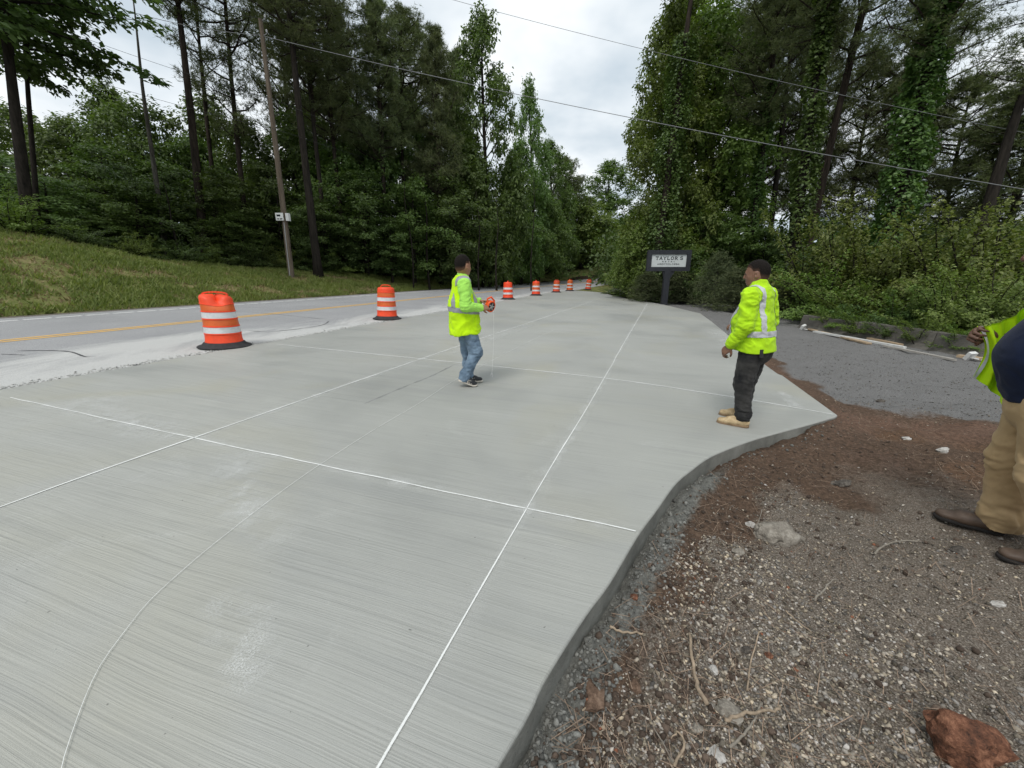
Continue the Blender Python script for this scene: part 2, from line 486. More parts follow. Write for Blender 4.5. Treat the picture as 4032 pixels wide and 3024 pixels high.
def mat_floor(name, stops, sc=3.0):
    m, nt, out = newmat(name)
    b = pbsdf(nt, out, 0.95, 0.1)
    v = objco(nt)
    f = tnoise(nt, sc, 6, 0.7, v)
    nt.links.new(ramp(nt, f, *stops), b.inputs['Base Color'])
    bump(nt, b, tnoise(nt, sc * 8, 5, 0.7, v), 0.8, 0.04)
mat_floor('forest_floor', ((0.3, (0.02, 0.016, 0.01)), (0.7, (0.07, 0.05, 0.032))))
mat_floor('turf_soil', ((0.3, (0.09, 0.11, 0.032)), (0.5, (0.15, 0.165, 0.055)), (0.72, (0.26, 0.20, 0.11))), 1.6)

# ---- the land, one sheet out to the horizon
def sheet():
    ax = np.unique(np.r_[np.linspace(-1500, -120, 12), np.linspace(-120, 120, 121), np.linspace(120, 1500, 12)])
    X, Y = np.meshgrid(ax, ax, indexing='ij')
    Z = land(X, Y) - 0.30
    s, t = st(X, Y)
    Z = np.where((np.abs(X) > 150) | (np.abs(Y) > 150), np.minimum(Z, 4.0), Z)
    n = len(ax)
    I = np.arange(n * n).reshape(n, n)
    F = np.stack([I[:-1, :-1], I[1:, :-1], I[1:, 1:], I[:-1, 1:]], -1).reshape(-1, 4)
    o = obj('ground', mesh('ground', np.c_[X.ravel(), Y.ravel(), Z.ravel()], F, True), 'forest_floor')
    tag(o, kind='structure')
sheet()

# ---- strips that follow the road
def strip(name, mat, t0, t1, s0, s1, ds, nt_, lift, kind='structure', tfun=None, zfun=None, parent=None):
    S = np.arange(s0, s1 + 1e-6, ds); T = np.linspace(0, 1, nt_)
    SS, TT = np.meshgrid(S, T, indexing='ij')
    tl = t0(S) if callable(t0) else np.full(len(S), t0); tr = t1(S) if callable(t1) else np.full(len(S), t1)
    sh, up = road_bend(S)
    t_in = tl[:, None] + (tr - tl)[:, None] * TT
    t_w = t_in + sh[:, None]
    X = SS * U[0] + t_w * N[0]; Y = SS * U[1] + t_w * N[1]
    Z = (zfun(SS, t_in) if zfun else CF * t_in) + up[:, None] + lift
    n, k = SS.shape
    I = np.arange(n * k).reshape(n, k)
    F = np.stack([I[:-1, :-1], I[:-1, 1:], I[1:, 1:], I[1:, :-1]], -1).reshape(-1, 4)
    me = mesh(name, np.c_[X.ravel(), Y.ravel(), Z.ravel()], F, True)
    o = obj(name, me, mat, parent)
    if kind and parent is None: tag(o, kind=kind)
    return o, SS.ravel(), t_in.ravel()
road_right = lambda S: np.interp(S, [-14, 36, 42, 60, 100], [7.1, 6.8, 6.0, 7.2, 7.2])
road, rs, rt = strip('road', 'old_asphalt', road_right, 15.55, -40, 100, 0.4, 36, -0.012)
dust = np.clip(1.05 - (rt - 7.0) / 3.0, 0, 1) * np.interp(rs, [-40, 0, 30, 45], [1, 1, 0.85, 0.5])
dust = dust + 0.55 * np.exp(-((rs - 5.3) / 2.2) ** 2 - ((rt - 9.2) / 0.8) ** 2)
vcol(road.data, 'dust', np.c_[dust, dust, dust])
for k, tc_ in enumerate((11.20, 11.42)):
    strip('yellow_line', 'yellow_paint', tc_ - 0.055, tc_ + 0.055, -40, 98, 0.5, 2, -0.008, parent=road)
# edge line, broken by the ribs of the rumble strip
rib = 0.62
for i in range(110):
    s0 = -12 + i * rib
    strip('edge_line_dash', 'white_paint', 14.80, 14.92, s0, s0 + rib * (0.86 if s0 < 40 else 0.98), rib * 0.43, 2, -0.008, parent=road)
# gritty shoulder between asphalt and turf
simple('grit', (0.16, 0.145, 0.125), 0.95, 0.1, 0.5, 40, 0.8, 90)
strip('shoulder', 'grit', 15.5, 16.05, -40, 100, 0.5, 3, -0.018)
strip('verge', 'turf_soil', lambda S: road_right(S) - 7.0, lambda S: road_right(S) + 0.1, 40.5, 100, 0.5, 8, -0.03, zfun=lambda S, T: CF * T - 0.10 * np.clip((road_right(S)[:, :1] - T) / 3, 0, 1))
# cracks sealed with tar
simple('tar', (0.075, 0.075, 0.078), 0.6, 0.3, 0.4, 25)
def flat_path(name, pts_px, w, mat, parent, lift=0.004, n=40, taper=True, drop=0.0, wob=0.0):
    P = np.array([gp(*p, drop) for p in pts_px])
    P = smooth_line(P, n) if len(P) > 2 else P[0] + (P[-1] - P[0]) * np.linspace(0, 1, n)[:, None]
    T = np.gradient(P[:, :2], axis=0); T /= np.linalg.norm(T, axis=1)[:, None]
    Q = np.c_[-T[:, 1], T[:, 0]]
    ww = w * (1 + wob * fbm(np.arange(n) * 0.6, rng.random() * 50, oct=3))
    if taper: ww = ww * np.clip(np.minimum(np.arange(n), np.arange(n)[::-1]) / 4.0, 0.25, 1)
    L = P[:, :2] + Q * (ww / 2)[:, None]; Rr = P[:, :2] - Q * (ww / 2)[:, None]
    V = np.r_[np.c_[L, plane_z(L[:, 0], L[:, 1]) + lift], np.c_[Rr, plane_z(Rr[:, 0], Rr[:, 1]) + lift]]
    F = [(i, i + n, i + n + 1, i + 1) for i in range(n - 1)]
    return obj(name, mesh(name, V, F), mat, parent)
for pts, w in (([(60, 1380), (180, 1378), (275, 1383), (335, 1402), (380, 1400)], 0.032), ([(0, 1392), (100, 1396)], 0.022),
               ([(870, 1222), (980, 1228), (1100, 1238), (1300, 1258)], 0.02), ([(975, 1300), (1060, 1304), (1180, 1293), (1270, 1278), (1296, 1262)], 0.025),
               ([(515, 1433), (560, 1438), (590, 1446)], 0.07)):
    flat_path('tar_seam', pts, w, 'tar', road, -0.007, wob=0.6)

# ---- grass bank
def bank_z(S, tin):
    gl = grass_limit(S)
    w = np.clip((tin - 15.95) / (gl - 15.95), 0, 1)
    return CF * np.minimum(tin, 15.4) + w * (1.25 - 0.25 * w) * (bank_crest(S) - 0.46) + 0.03 * np.clip(tin - gl, 0, 40) + 0.10 * fbm(S * 0.35, tin * 0.35, oct=3) * np.clip((tin - 15.9) / 2, 0, 1)
bank, bs, bt = strip('grass_bank', 'turf_soil', 15.95, lambda S: grass_limit(S) + 3.0, -30, 95, 0.5, 22, -0.03, zfun=bank_z)

# ---- slab
def build_slab():
    P = slab_poly
    bm = bmesh.new()
    vs = [bm.verts.new((x, y, plane_z(x, y))) for x, y in P]
    f = bm.faces.new(vs)
    if f.normal.z < 0: f.normal_flip()
    r = bmesh.ops.extrude_face_region(bm, geom=[f])
    top = [e for e in r['geom'] if isinstance(e, bmesh.types.BMFace)]
    bm.faces.ensure_lookup_table()
    # extruded copy becomes the underside
    newv = [e for e in r['geom'] if isinstance(e, bmesh.types.BMVert)]
    for v in newv: v.co.z -= 0.24
    bmesh.ops.recalc_face_normals(bm, faces=bm.faces)
    topf = max(bm.faces, key=lambda q: (len(q.verts) > 50, q.calc_center_median().z))
    edges = list(topf.edges)
    bmesh.ops.bevel(bm, geom=edges, offset=0.014, segments=3, profile=0.5, affect='EDGES', clamp_overlap=True)
    for q in bm.faces:
        q.smooth = False
        q.material_index = 1 if abs(q.normal.z) < 0.5 and q.calc_center_median().z < plane_z(*q.calc_center_median()[:2]) - 0.011 else 0
    bmesh.ops.triangulate(bm, faces=[q for q in bm.faces if len(q.verts) > 4])
    me = bpy.data.meshes.new('concrete_slab'); bm.to_mesh(me); bm.free()
    me.materials.append(MATS['fresh_concrete']); me.materials.append(MATS['formed_concrete'])
    o = obj('concrete_slab', me)
    tag(o, 'freshly broomed pale grey concrete apron beside the road', kind='structure')
    return o
slab = build_slab()
# chalk lines marked on the slab
LINES = [
    ([(-300, 2110), (0, 2000), (757, 1727), (1800, 1365), (2099, 1265), (2254, 1213), (2380, 1170)], 0.013),
    ([(1440, 3110), (1490, 3020), (2075, 2005), (2390, 1470), (2470, 1329), (2551, 1190)], 0.0075),
    ([(40, 1566), (760, 1725), (1260, 1832), (2075, 2005), (2503, 2092)], 0.010),
    ([(1090, 1356), (1800, 1428), (2388, 1491), (2870, 1562), (3278, 1632)], 0.016),
]
def add_fade(o, n):
    c = np.clip(np.minimum(np.arange(n), np.arange(n)[::-1]) / 5.0, 0, 1)
    C = np.r_[c, c]
    vcol(o.data, 'fade', np.c_[C, C, C])
for pts, w in LINES:
    n = 160
    P = smooth_line(np.array([gp(*p) for p in pts]), n)
    T = np.gradient(P[:, :2], axis=0); T /= np.linalg.norm(T, axis=1)[:, None]
    Q = np.c_[-T[:, 1], T[:, 0]]
    sd_ = rng.random() * 50
    ww = w * (1.15 + 0.35 * fbm(np.arange(n) * 0.5, sd_, oct=3)); cc = (0.006 * fbm(np.arange(n) * 0.12, sd_ + 9, oct=2))
    V = np.vstack([np.c_[P[:, :2] + Q * (cc + ww * r)[:, None], np.zeros(n)] for r in (-0.75, -0.3, 0.3, 0.75)])
    V[:, 2] = plane_z(V[:, 0], V[:, 1]) + 0.0050
    F = [(k * n + i, (k + 1) * n + i, (k + 1) * n + i + 1, k * n + i + 1) for k in range(3) for i in range(n - 1)]
    o = obj('chalk_line', mesh('chalk_line', V, F), 'chalk_stroke', slab)
    C = np.concatenate([np.zeros(n), np.ones(n), np.ones(n), np.zeros(n)]); vcol(o.data, 'fade', np.c_[C, C, C])
SM = [0]
def smear(pts, w, n=60):
    SM[0] += 1; lift_ = 0.0012 + 0.00022 * SM[0]
    """a wide translucent wipe of chalk, three rows so that it fades to both sides"""
    P = smooth_line(np.array([gp(*p) for p in pts]), n)
    T = np.gradient(P[:, :2], axis=0); T /= np.linalg.norm(T, axis=1)[:, None]
    Q = np.c_[-T[:, 1], T[:, 0]]
    rows = [-1, -0.35, 0.0, 0.35, 1]; fade = [0, 0.75, 1.0, 0.75, 0]
    ww = w * (1 + 0.3 * fbm(np.arange(n) * 0.12, rng.random() * 50, oct=2))
    V = []; C = []
    e = np.clip(np.minimum(np.arange(n), np.arange(n)[::-1]) / 10.0, 0, 1)
    for r, f in zip(rows, fade):
        L = P[:, :2] + Q * (ww * r / 2)[:, None]
        V.append(np.c_[L, plane_z(L[:, 0], L[:, 1]) + lift_]); C.append(f * e)
    F = [(k * n + i, (k + 1) * n + i, (k + 1) * n + i + 1, k * n + i + 1) for k in range(4) for i in range(n - 1)]
    o = obj('chalk_smear', mesh('chalk_smear', np.vstack(V), F), 'chalk_overspray', slab)
    C = np.concatenate(C); vcol(o.data, 'fade', np.c_[C, C, C])
for pts, w in LINES:
    smear(pts, 0.16, 120)
for pts, w in (([(320, 1560), (440, 1630), (560, 1680), (680, 1712)], 0.55), ([(500, 1655), (640, 1700), (720, 1720)], 0.3), ([(900, 1780), (950, 1880), (960, 1990), (1060, 2090), (1110, 2200)], 0.42),
               ([(860, 2330), (960, 2480), (1000, 2620), (960, 2760)], 0.3), ([(2800, 1290), (2860, 1340), (2940, 1400)], 0.7), ([(1750, 1400), (1900, 1345), (2100, 1275)], 0.4),
               ([(3080, 1540), (3120, 1590), (3180, 1610)], 0.25)):
    smear(pts, w)
simple('trowelled', (0.24, 0.245, 0.235), 0.7, 0.3, 0.25, 9)
# trowel seam ahead of the walking man, joint between two pours
flat_path('trowel_mark', [(1435, 1590), (1600, 1520), (1700, 1480), (1790, 1435)], 0.035, 'trowelled', slab, 0.0008, n=40, wob=0.9)
# line of white string lying on the slab, not quite straight
def string_on_slab():
    px = [(225, 3150), (245, 3024), (290, 2880), (340, 2745), (400, 2620), (505, 2475), (600, 2360), (760, 2215), (900, 2100), (1100, 1945), (1260, 1832), (1480, 1690), (1650, 1590), (1780, 1505), (1900, 1440), (2070, 1352), (2180, 1300)]
    P = smooth_line(np.array([gp(*p) for p in px]), 160)
    P[:, 2] = plane_z(P[:, 0], P[:, 1]) + 0.0075
    b = MB(); b.tube(P, 0.0011, 6)
    o = b.build('marking_string', 'white_chalk')
    tag(o, 'thin white string curving across the fresh slab', 'string')
string_on_slab()

# ---- dirt on the right: fine near the camera, coarse far away
def drop_at(s):
    return np.interp(s, [-5, 2.5, 3.3, 4.4, 5.1, 6.0, 10], [0.155, 0.15, 0.125, 0.095, 0.045, 0.03, 0.02])
def dirt_z(x, y, detail=True):
    s, t = st(x, y)
    e = dist_edge(x, y)
    z = CF * np.clip(t, -9, 9) - drop_at(s) - 0.012 * np.clip(e, 0, 3)
    z = z + 0.13 * sstep(0.7, 2.0, e) * sstep(7.0, 4.0, s)
    near = np.exp(-np.hypot(x, y) / 9.0)
    z = z + 0.045 * fbm(x * 0.9, y * 0.9, 1.0, 3) * np.clip(e * 1.2, 0, 1)
    z = z + 0.030 * fbm(x * 3.6, y * 3.6, 2.0, 3)
    if detail:
        z = z + near * 0.020 * fbm(x * 15, y * 15, 3.0, 3)
        sl = np.exp(-((e - 0.10) / 0.13) ** 2) * np.interp(s, [-2, 3.4, 4.4], [1, 1, 0])
        z = z + sl * (0.012 + 0.045 * np.abs(fbm(x * 11, y * 11, 4.0, 4)))
        z = z - np.exp(-(e / 0.05) ** 2) * 0.03 * np.interp(s, [-2, 4, 5], [1, 1, 0])
    tip = np.exp(-((s - 5.3) / 0.9) ** 2 - ((t + 3.1) / 0.9) ** 2)
    z = z + 0.07 * tip * (0.6 + fbm(x * 3, y * 3, 5.0, 3))
    return z
def zones(x, y):
    s, t = st(x, y)
    e = dist_edge(x, y)
    slurry = np.exp(-((e - 0.06) / 0.15) ** 2) * np.interp(s, [-2, 3.2, 4.1], [1, 0.95, 0]) * 0.9
    gravel = sstep(0.2, 0.75, e + 0.45 * fbm(x * 1.5, y * 1.5, 7.0, 3)) * np.interp(s, [-2, 2.4, 4.2], [0.9, 0.75, 0.4])
    clay = 0.72 * np.exp(-(((s - 5.3) / 0.55) ** 2 + ((t + 3.4) / 1.2) ** 2)) + 0.55 * np.exp(-((s - 8) / 3) ** 2 - (e / 0.5) ** 2) + 0.45 * np.exp(-((s - 4.2) / 0.6) ** 2 - ((t + 2.3) / 0.8) ** 2)
    lotd = sstep(5.2, 6.6, s + 0.14 * (t + 3) + 0.5 * fbm(x * 1.2, y * 1.2, 8.0, 3)) * sstep(0.05, 0.75, e + 0.25 * fbm(x * 1.7, y * 1.7, 4.0, 3))
    straw = 0.8 * sstep(2.2, 3.0, s - 0.25 * (t + 3)) * sstep(-2.0, -3.0, t) * (1 - lotd) * (0.6 + 0.5 * fbm(x * 2, y * 2, 9.0, 2))
    return slurry, gravel, clay, lotd, straw
def dirt():
    na, nr = 360, 330
    A = np.linspace(R(-30), R(100), na)
    Rr = np.geomspace(0.25, 60, nr)
    AA, RR = np.meshgrid(A, Rr, indexing='ij')
    X = RR * np.sin(AA); Y = RR * np.cos(AA)
    ins = in_poly(slab_poly, X.ravel(), Y.ravel()).reshape(X.shape)
    s, t = st(X, Y)
    Z = dirt_z(X, Y)
    e = dist_edge(X, Y)
    Z = np.where(ins & (e > 0.04), plane_z(X, Y) - 0.30, Z)
    Z = np.where(ins & (e <= 0.04), np.minimum(Z, plane_z(X, Y) - 0.03), Z)
    # stay below the road further out
    sh, up = road_bend(s)
    Z = np.where((t > 3) & ~ins, plane_z(X, Y) - 0.2, Z) + up
    Z = np.where((RR > 45) | (t < -16), np.minimum(Z, land(X, Y) - 0.05 - 0.2 * (RR > 50)), Z)
    I = np.arange(na * nr).reshape(na, nr)
    F = np.stack([I[:-1, :-1], I[1:, :-1], I[1:, 1:], I[:-1, 1:]], -1).reshape(-1, 4)[:, ::-1]
    keep = ~(ins.ravel()[F] & (e.ravel()[F] > 0.3)).all(1)
    me = mesh('dirt', np.c_[X.ravel(), Y.ravel(), Z.ravel()], F[keep], True)
    sl, gr, cl, lo, sw = zones(X.ravel(), Y.ravel())
    vcol(me, 'zone', np.c_[sl, gr, cl]); vcol(me, 'zone2', np.c_[lo, sw, lo * 0])
    o = obj('dirt_ground', me, 'dirt_and_gravel')
    tag(o, kind='structure')
dirt()

def gpd(px, py):
    """photo pixel -> point of the dirt"""
    drop = 0.1
    for _ in range(7):
        p = gp(px, py, drop)
        drop = float(plane_z(p[0], p[1]) - dirt_z(p[:1], p[1:2])[0])
    p[2] = plane_z(p[0], p[1]) - drop
    return p
# ------------------------------------------------------------------ vegetation
def mat_leaf(name, lo, hi, transl=0.28, rough=0.5):
    m, nt, out = newmat(name)
    oi = nt.nodes.new('ShaderNodeObjectInfo')
    g = nt.nodes.new('ShaderNodeTexCoord')
    n = tnoise(nt, 0.55, 3, 0.6, g.outputs['Object'])
    sepa = nt.nodes.new('ShaderNodeSeparateColor'); nt.links.new(attr(nt, 'leaf'), sepa.inputs[0])
    k = mth(nt, 'ADD', mth(nt, 'MULTIPLY', n, 0.55), mth(nt, 'MULTIPLY', sepa.outputs[0], 0.45))
    c = ramp(nt, k, (0.25, lo), (0.75, hi))
    hs = nt.nodes.new('ShaderNodeHueSaturation')
    nt.links.new(c, hs.inputs['Color'])
    nt.links.new(mth(nt, 'ADD', 0.485, mth(nt, 'MULTIPLY', oi.outputs['Random'], 0.03)), hs.inputs['Hue'])
    nt.links.new(mth(nt, 'ADD', 0.8, mth(nt, 'MULTIPLY', oi.outputs['Random'], 0.4)), hs.inputs['Value'])
    p = nt.nodes.new('ShaderNodeBsdfPrincipled')
    p.inputs['Roughness'].default_value = rough; p.inputs['Specular IOR Level'].default_value = 0.35
    nt.links.new(hs.outputs[0], p.inputs['Base Color'])
    t = nt.nodes.new('ShaderNodeBsdfTranslucent')
    tcol = mixc(nt, 1.0, hs.outputs[0], (1.0, 1.15, 0.45), 'MULTIPLY')
    nt.links.new(tcol, t.inputs['Color'])
    mx = nt.nodes.new('ShaderNodeMixShader'); mx.inputs[0].default_value = transl
    nt.links.new(p.outputs[0], mx.inputs[1]); nt.links.new(t.outputs[0], mx.inputs[2])
    nt.links.new(mx.outputs[0], out.inputs['Surface'])
mat_leaf('hardwood_leaf', (0.072, 0.118, 0.034), (0.165, 0.235, 0.072), 0.40)
mat_leaf('bright_leaf', (0.105, 0.160, 0.036), (0.225, 0.300, 0.085), 0.42)
mat_leaf('shrub_leaf', (0.105, 0.142, 0.036), (0.245, 0.285, 0.088), 0.40)
mat_leaf('dark_leaf', (0.060, 0.098, 0.032), (0.135, 0.195, 0.064), 0.38)
mat_leaf('ivy_leaf', (0.050, 0.095, 0.026), (0.135, 0.205, 0.058), 0.30, 0.45)
mat_leaf('pine_needle', (0.070, 0.092, 0.038), (0.155, 0.180, 0.076), 0.30, 0.6)
mat_leaf('cedar_spray', (0.060, 0.080, 0.036), (0.135, 0.155, 0.072), 0.2, 0.7)
mat_leaf('grass_blade', (0.120, 0.160, 0.040), (0.250, 0.275, 0.085), 0.35, 0.6)
mat_leaf('dry_grass', (0.20, 0.155, 0.08), (0.36, 0.29, 0.16), 0.25, 0.8)
def mat_bark(name, lo, hi, sx=9, sz=1.4):
    m, nt, out = newmat(name)
    b = pbsdf(nt, out, 0.95, 0.1)
    v = objco(nt, 0, (sx, sx, sz))
    f = tnoise(nt, 1.0, 5, 0.7, v)
    nt.links.new(ramp(nt, f, (0.3, lo), (0.7, hi)), b.inputs['Base Color'])
    bump(nt, b, f, 1.0, 0.05)
mat_bark('pine_bark', (0.012, 0.010, 0.008), (0.060, 0.047, 0.038))
mat_bark('grey_bark', (0.045, 0.042, 0.036), (0.15, 0.14, 0.12))
mat_bark('dark_bark', (0.010, 0.009, 0.008), (0.04, 0.034, 0.028))

def leaf_mesh(name, C, size, flat, mat, droop=0.25, aspect=0.55, normals_out=None):
    """one folded diamond leaf (two triangles) at every point of C"""
    n = len(C)
    nrm = rng.normal(size=(n, 3)); nrm[:, 2] = np.abs(nrm[:, 2]) + flat
    if normals_out is not None: nrm = nrm * 0.5 + normals_out
    nrm /= np.linalg.norm(nrm, axis=1)[:, None]
    a = rng.normal(size=(n, 3)); a -= (a * nrm).sum(1)[:, None] * nrm
    a[:, 2] -= droop; a -= (a * nrm).sum(1)[:, None] * nrm
    a /= np.linalg.norm(a, axis=1)[:, None] + 1e-9
    b = np.cross(nrm, a)
    sz = size * (0.65 + 0.7 * rng.random(n))[:, None]
    p0 = C - a * sz * 0.5; p2 = C + a * sz * 0.5
    lift = nrm * sz * 0.10
    p1 = C + b * sz * aspect * 0.5 + lift; p3 = C - b * sz * aspect * 0.5 + lift
    V = np.stack([p0, p1, p2, p3], 1).reshape(-1, 3)
    k = np.arange(n) * 4
    F = np.concatenate([np.stack([k, k + 1, k + 2], 1), np.stack([k, k + 2, k + 3], 1)])
    me = mesh(name, V, F)
    r = np.repeat(rng.random(n), 4)
    vcol(me, 'leaf', np.c_[r, r, r])
    me.materials.append(MATS[mat])
    return me
def needles_mesh(name, C, L, w, mat, per=9, up=0.35):
    """tufts of thin needles"""
    n = len(C)
    P = np.repeat(C, per, 0)
    d = rng.normal(size=(n * per, 3)); d[:, 2] = d[:, 2] + up
    d /= np.linalg.norm(d, axis=1)[:, None]
    LL = L * (0.7 + 0.6 * rng.random(n * per))[:, None]
    s = np.cross(d, rng.normal(size=d.shape)); s /= np.linalg.norm(s, axis=1)[:, None] + 1e-9
    V = np.stack([P - s * w / 2, P + s * w / 2, P + d * LL], 1).reshape(-1, 3)
    F = np.arange(len(V)).reshape(-1, 3)
    me = mesh(name, V, F)
    r = np.repeat(np.repeat(rng.random(n), per), 3)
    vcol(me, 'leaf', np.c_[r, r, r])
    me.materials.append(MATS[mat])
    return me
def branch(b, p, d, L, r0, bend=0.25, seg=5, sides=5):
    pts = [np.array(p, float)]; d = np.array(d, float); d /= np.linalg.norm(d)
    for i in range(seg):
        d = d + rng.normal(size=3) * bend * 0.4 + np.array([0, 0, bend * 0.18]); d /= np.linalg.norm(d)
        pts.append(pts[-1] + d * L / seg)
    b.tube(pts, np.linspace(r0, r0 * 0.25, seg + 1), sides, cap=False)
    return np.array(pts)

# crowns are modelled one unit = one metre, base of crown at z = 0, and shared between copies
PROTO = {}
def proto_broad(key, H, Rad, ncl, per, size, mat, shape='oval', flat=0.7, clz=0.55, clr=0.55, seed=0, bark='dark_bark'):
    global rng
    rng = np.random.default_rng(100 + seed)
    b = MB(); C = []
    phase = rng.random(8) * 6.28
    for i in range(ncl):
        u = rng.random()
        h = u * H
        if shape == 'oval': env = math.sin(math.pi * min(1, (u * 0.86 + 0.12))) ** 0.7
        elif shape == 'cone': env = (1 - u) ** 0.75 * (0.75 + 0.25 * math.sin(u * 23)) + 0.05
        elif shape == 'column': env = (1 - u ** 3) * (0.72 + 0.28 * math.sin(u * 17 + phase[0]))
        else: env = math.sqrt(max(0, 1 - (u * 1.0) ** 2.2))        # dome
        a = rng.random() * 6.283
        lump = 0.78 + 0.30 * math.sin(3 * a + phase[1] + u * 7) * math.sin(u * 11 + phase[2]) + 0.14 * math.sin(7 * a + u * 19 + phase[3])
        r = Rad * env * lump * (rng.random() ** 0.38)
        c = np.array([r * math.cos(a), r * math.sin(a), h + 0.12 * r * (1 if shape != 'cone' else -1)])
        if i % 3 == 0:
            st0 = np.array([0, 0, max(0.0, h - 0.55 * r - 0.2)])
            q = (st0 + c) / 2 + np.array([0, 0, -0.1 * r]) + rng.normal(size=3) * 0.08 * r
            b.tube([st0, q, c], [0.02 + 0.012 * r, 0.016 + 0.008 * r, 0.006], 4, cap=False)
        k = max(4, int(per * (0.5 + rng.random())))
        sc = (0.6 + 0.8 * rng.random())
        P = rng.normal(size=(k, 3)) * np.array([clr, clr, clr * clz]) * sc * 0.75
        P[:, 2] -= 0.18 * (P[:, 0] ** 2 + P[:, 1] ** 2) / (clr + 0.1)
        C.append(c + P)
    b.tube([(0, 0, -0.3), (0.05, 0, H * 0.45), (0, 0.03, H * 0.93)], [0.05 + 0.012 * H, 0.035 + 0.007 * H, 0.012], 6, cap=False)
    C = np.concatenate(C)
    PROTO[key] = (leaf_mesh(key, C, size, flat, mat), mesh(key + '_limbs', np.concatenate(b.V), b.F), H, Rad)
    PROTO[key][1].materials.append(MATS[bark])
def proto_pine(key, H, Rad, nb, seed, tuft=9, dens=1.0, shape=0):
    global rng
    rng = np.random.default_rng(200 + seed)
    b = MB(); C = []
    for i in range(nb):
        u = (i + rng.random()) / nb
        z = u * H
        env = {0: (math.sin(math.pi * (0.16 + 0.80 * u)) ** 0.8), 1: (1.02 - u) ** 0.6, 2: 0.35 + 0.65 * u * (1.15 - u) * 3}[shape]
        L = Rad * env * (0.55 + 0.6 * rng.random())
        a = i * 2.4 + rng.normal() * 0.5
        d = np.array([math.cos(a), math.sin(a), 0.12 + 0.55 * u * rng.random()])
        pts = branch(b, (0, 0, z), d, L, 0.035 + 0.012 * L, 0.4, 6, 4)
        for j in range(2, 7):
            for q in range(2 + (j > 3)):
                sd = rng.normal(size=3) * np.array([1, 1, 0.45]); sd /= np.linalg.norm(sd)
                l2 = L * (0.14 + 0.22 * rng.random())
                e = pts[j] + sd * l2 + np.array([0, 0, 0.10 * L * 0.5])
                b.tube([pts[j], (pts[j] + e) / 2 + rng.normal(size=3) * 0.05, e], [0.014, 0.010, 0.005], 3, cap=False)
                k = max(2, int(tuft * dens * (0.5 + rng.random())))
                P = rng.normal(size=(k, 3)) * np.array([0.19, 0.19, 0.12]) * (0.7 + 0.12 * L)
                C.append(e + P)
    b.tube([(0, 0, -0.3), (0.06, 0.02, H * 0.5), (0, 0, H * 0.99)], [0.11, 0.075, 0.02], 6, cap=False)
    C = np.concatenate(C)
    PROTO[key] = (needles_mesh(key, C, 0.27, 0.026, 'pine_needle'), mesh(key + '_limbs', np.concatenate(b.V), b.F), H, Rad)
    PROTO[key][1].materials.append(MATS['pine_bark'])
def leaf_mesh2(name, C, A, Nn, size, mat, aspect=0.6):
    n = len(C)
    Nn = Nn / (np.linalg.norm(Nn, axis=1)[:, None] + 1e-9)
    A = A - (A * Nn).sum(1)[:, None] * Nn
    A /= np.linalg.norm(A, axis=1)[:, None] + 1e-9
    Bv = np.cross(Nn, A)
    sz = size * (0.55 + 0.8 * rng.random(n))[:, None]
    p0 = C; p2 = C + A * sz - Nn * sz * 0.12
    m = C + A * sz * 0.45 + Nn * sz * 0.05
    V = np.stack([p0, m + Bv * sz * aspect * 0.5, p2, m - Bv * sz * aspect * 0.5], 1).reshape(-1, 3)
    k = np.arange(n) * 4
    F = np.concatenate([np.stack([k, k + 1, k + 2], 1), np.stack([k, k + 2, k + 3], 1)])
    me = mesh(name, V, F)
    r = np.repeat(rng.random(n), 4); vcol(me, 'leaf', np.c_[r, r, r])
    me.materials.append(MATS[mat])
    return me
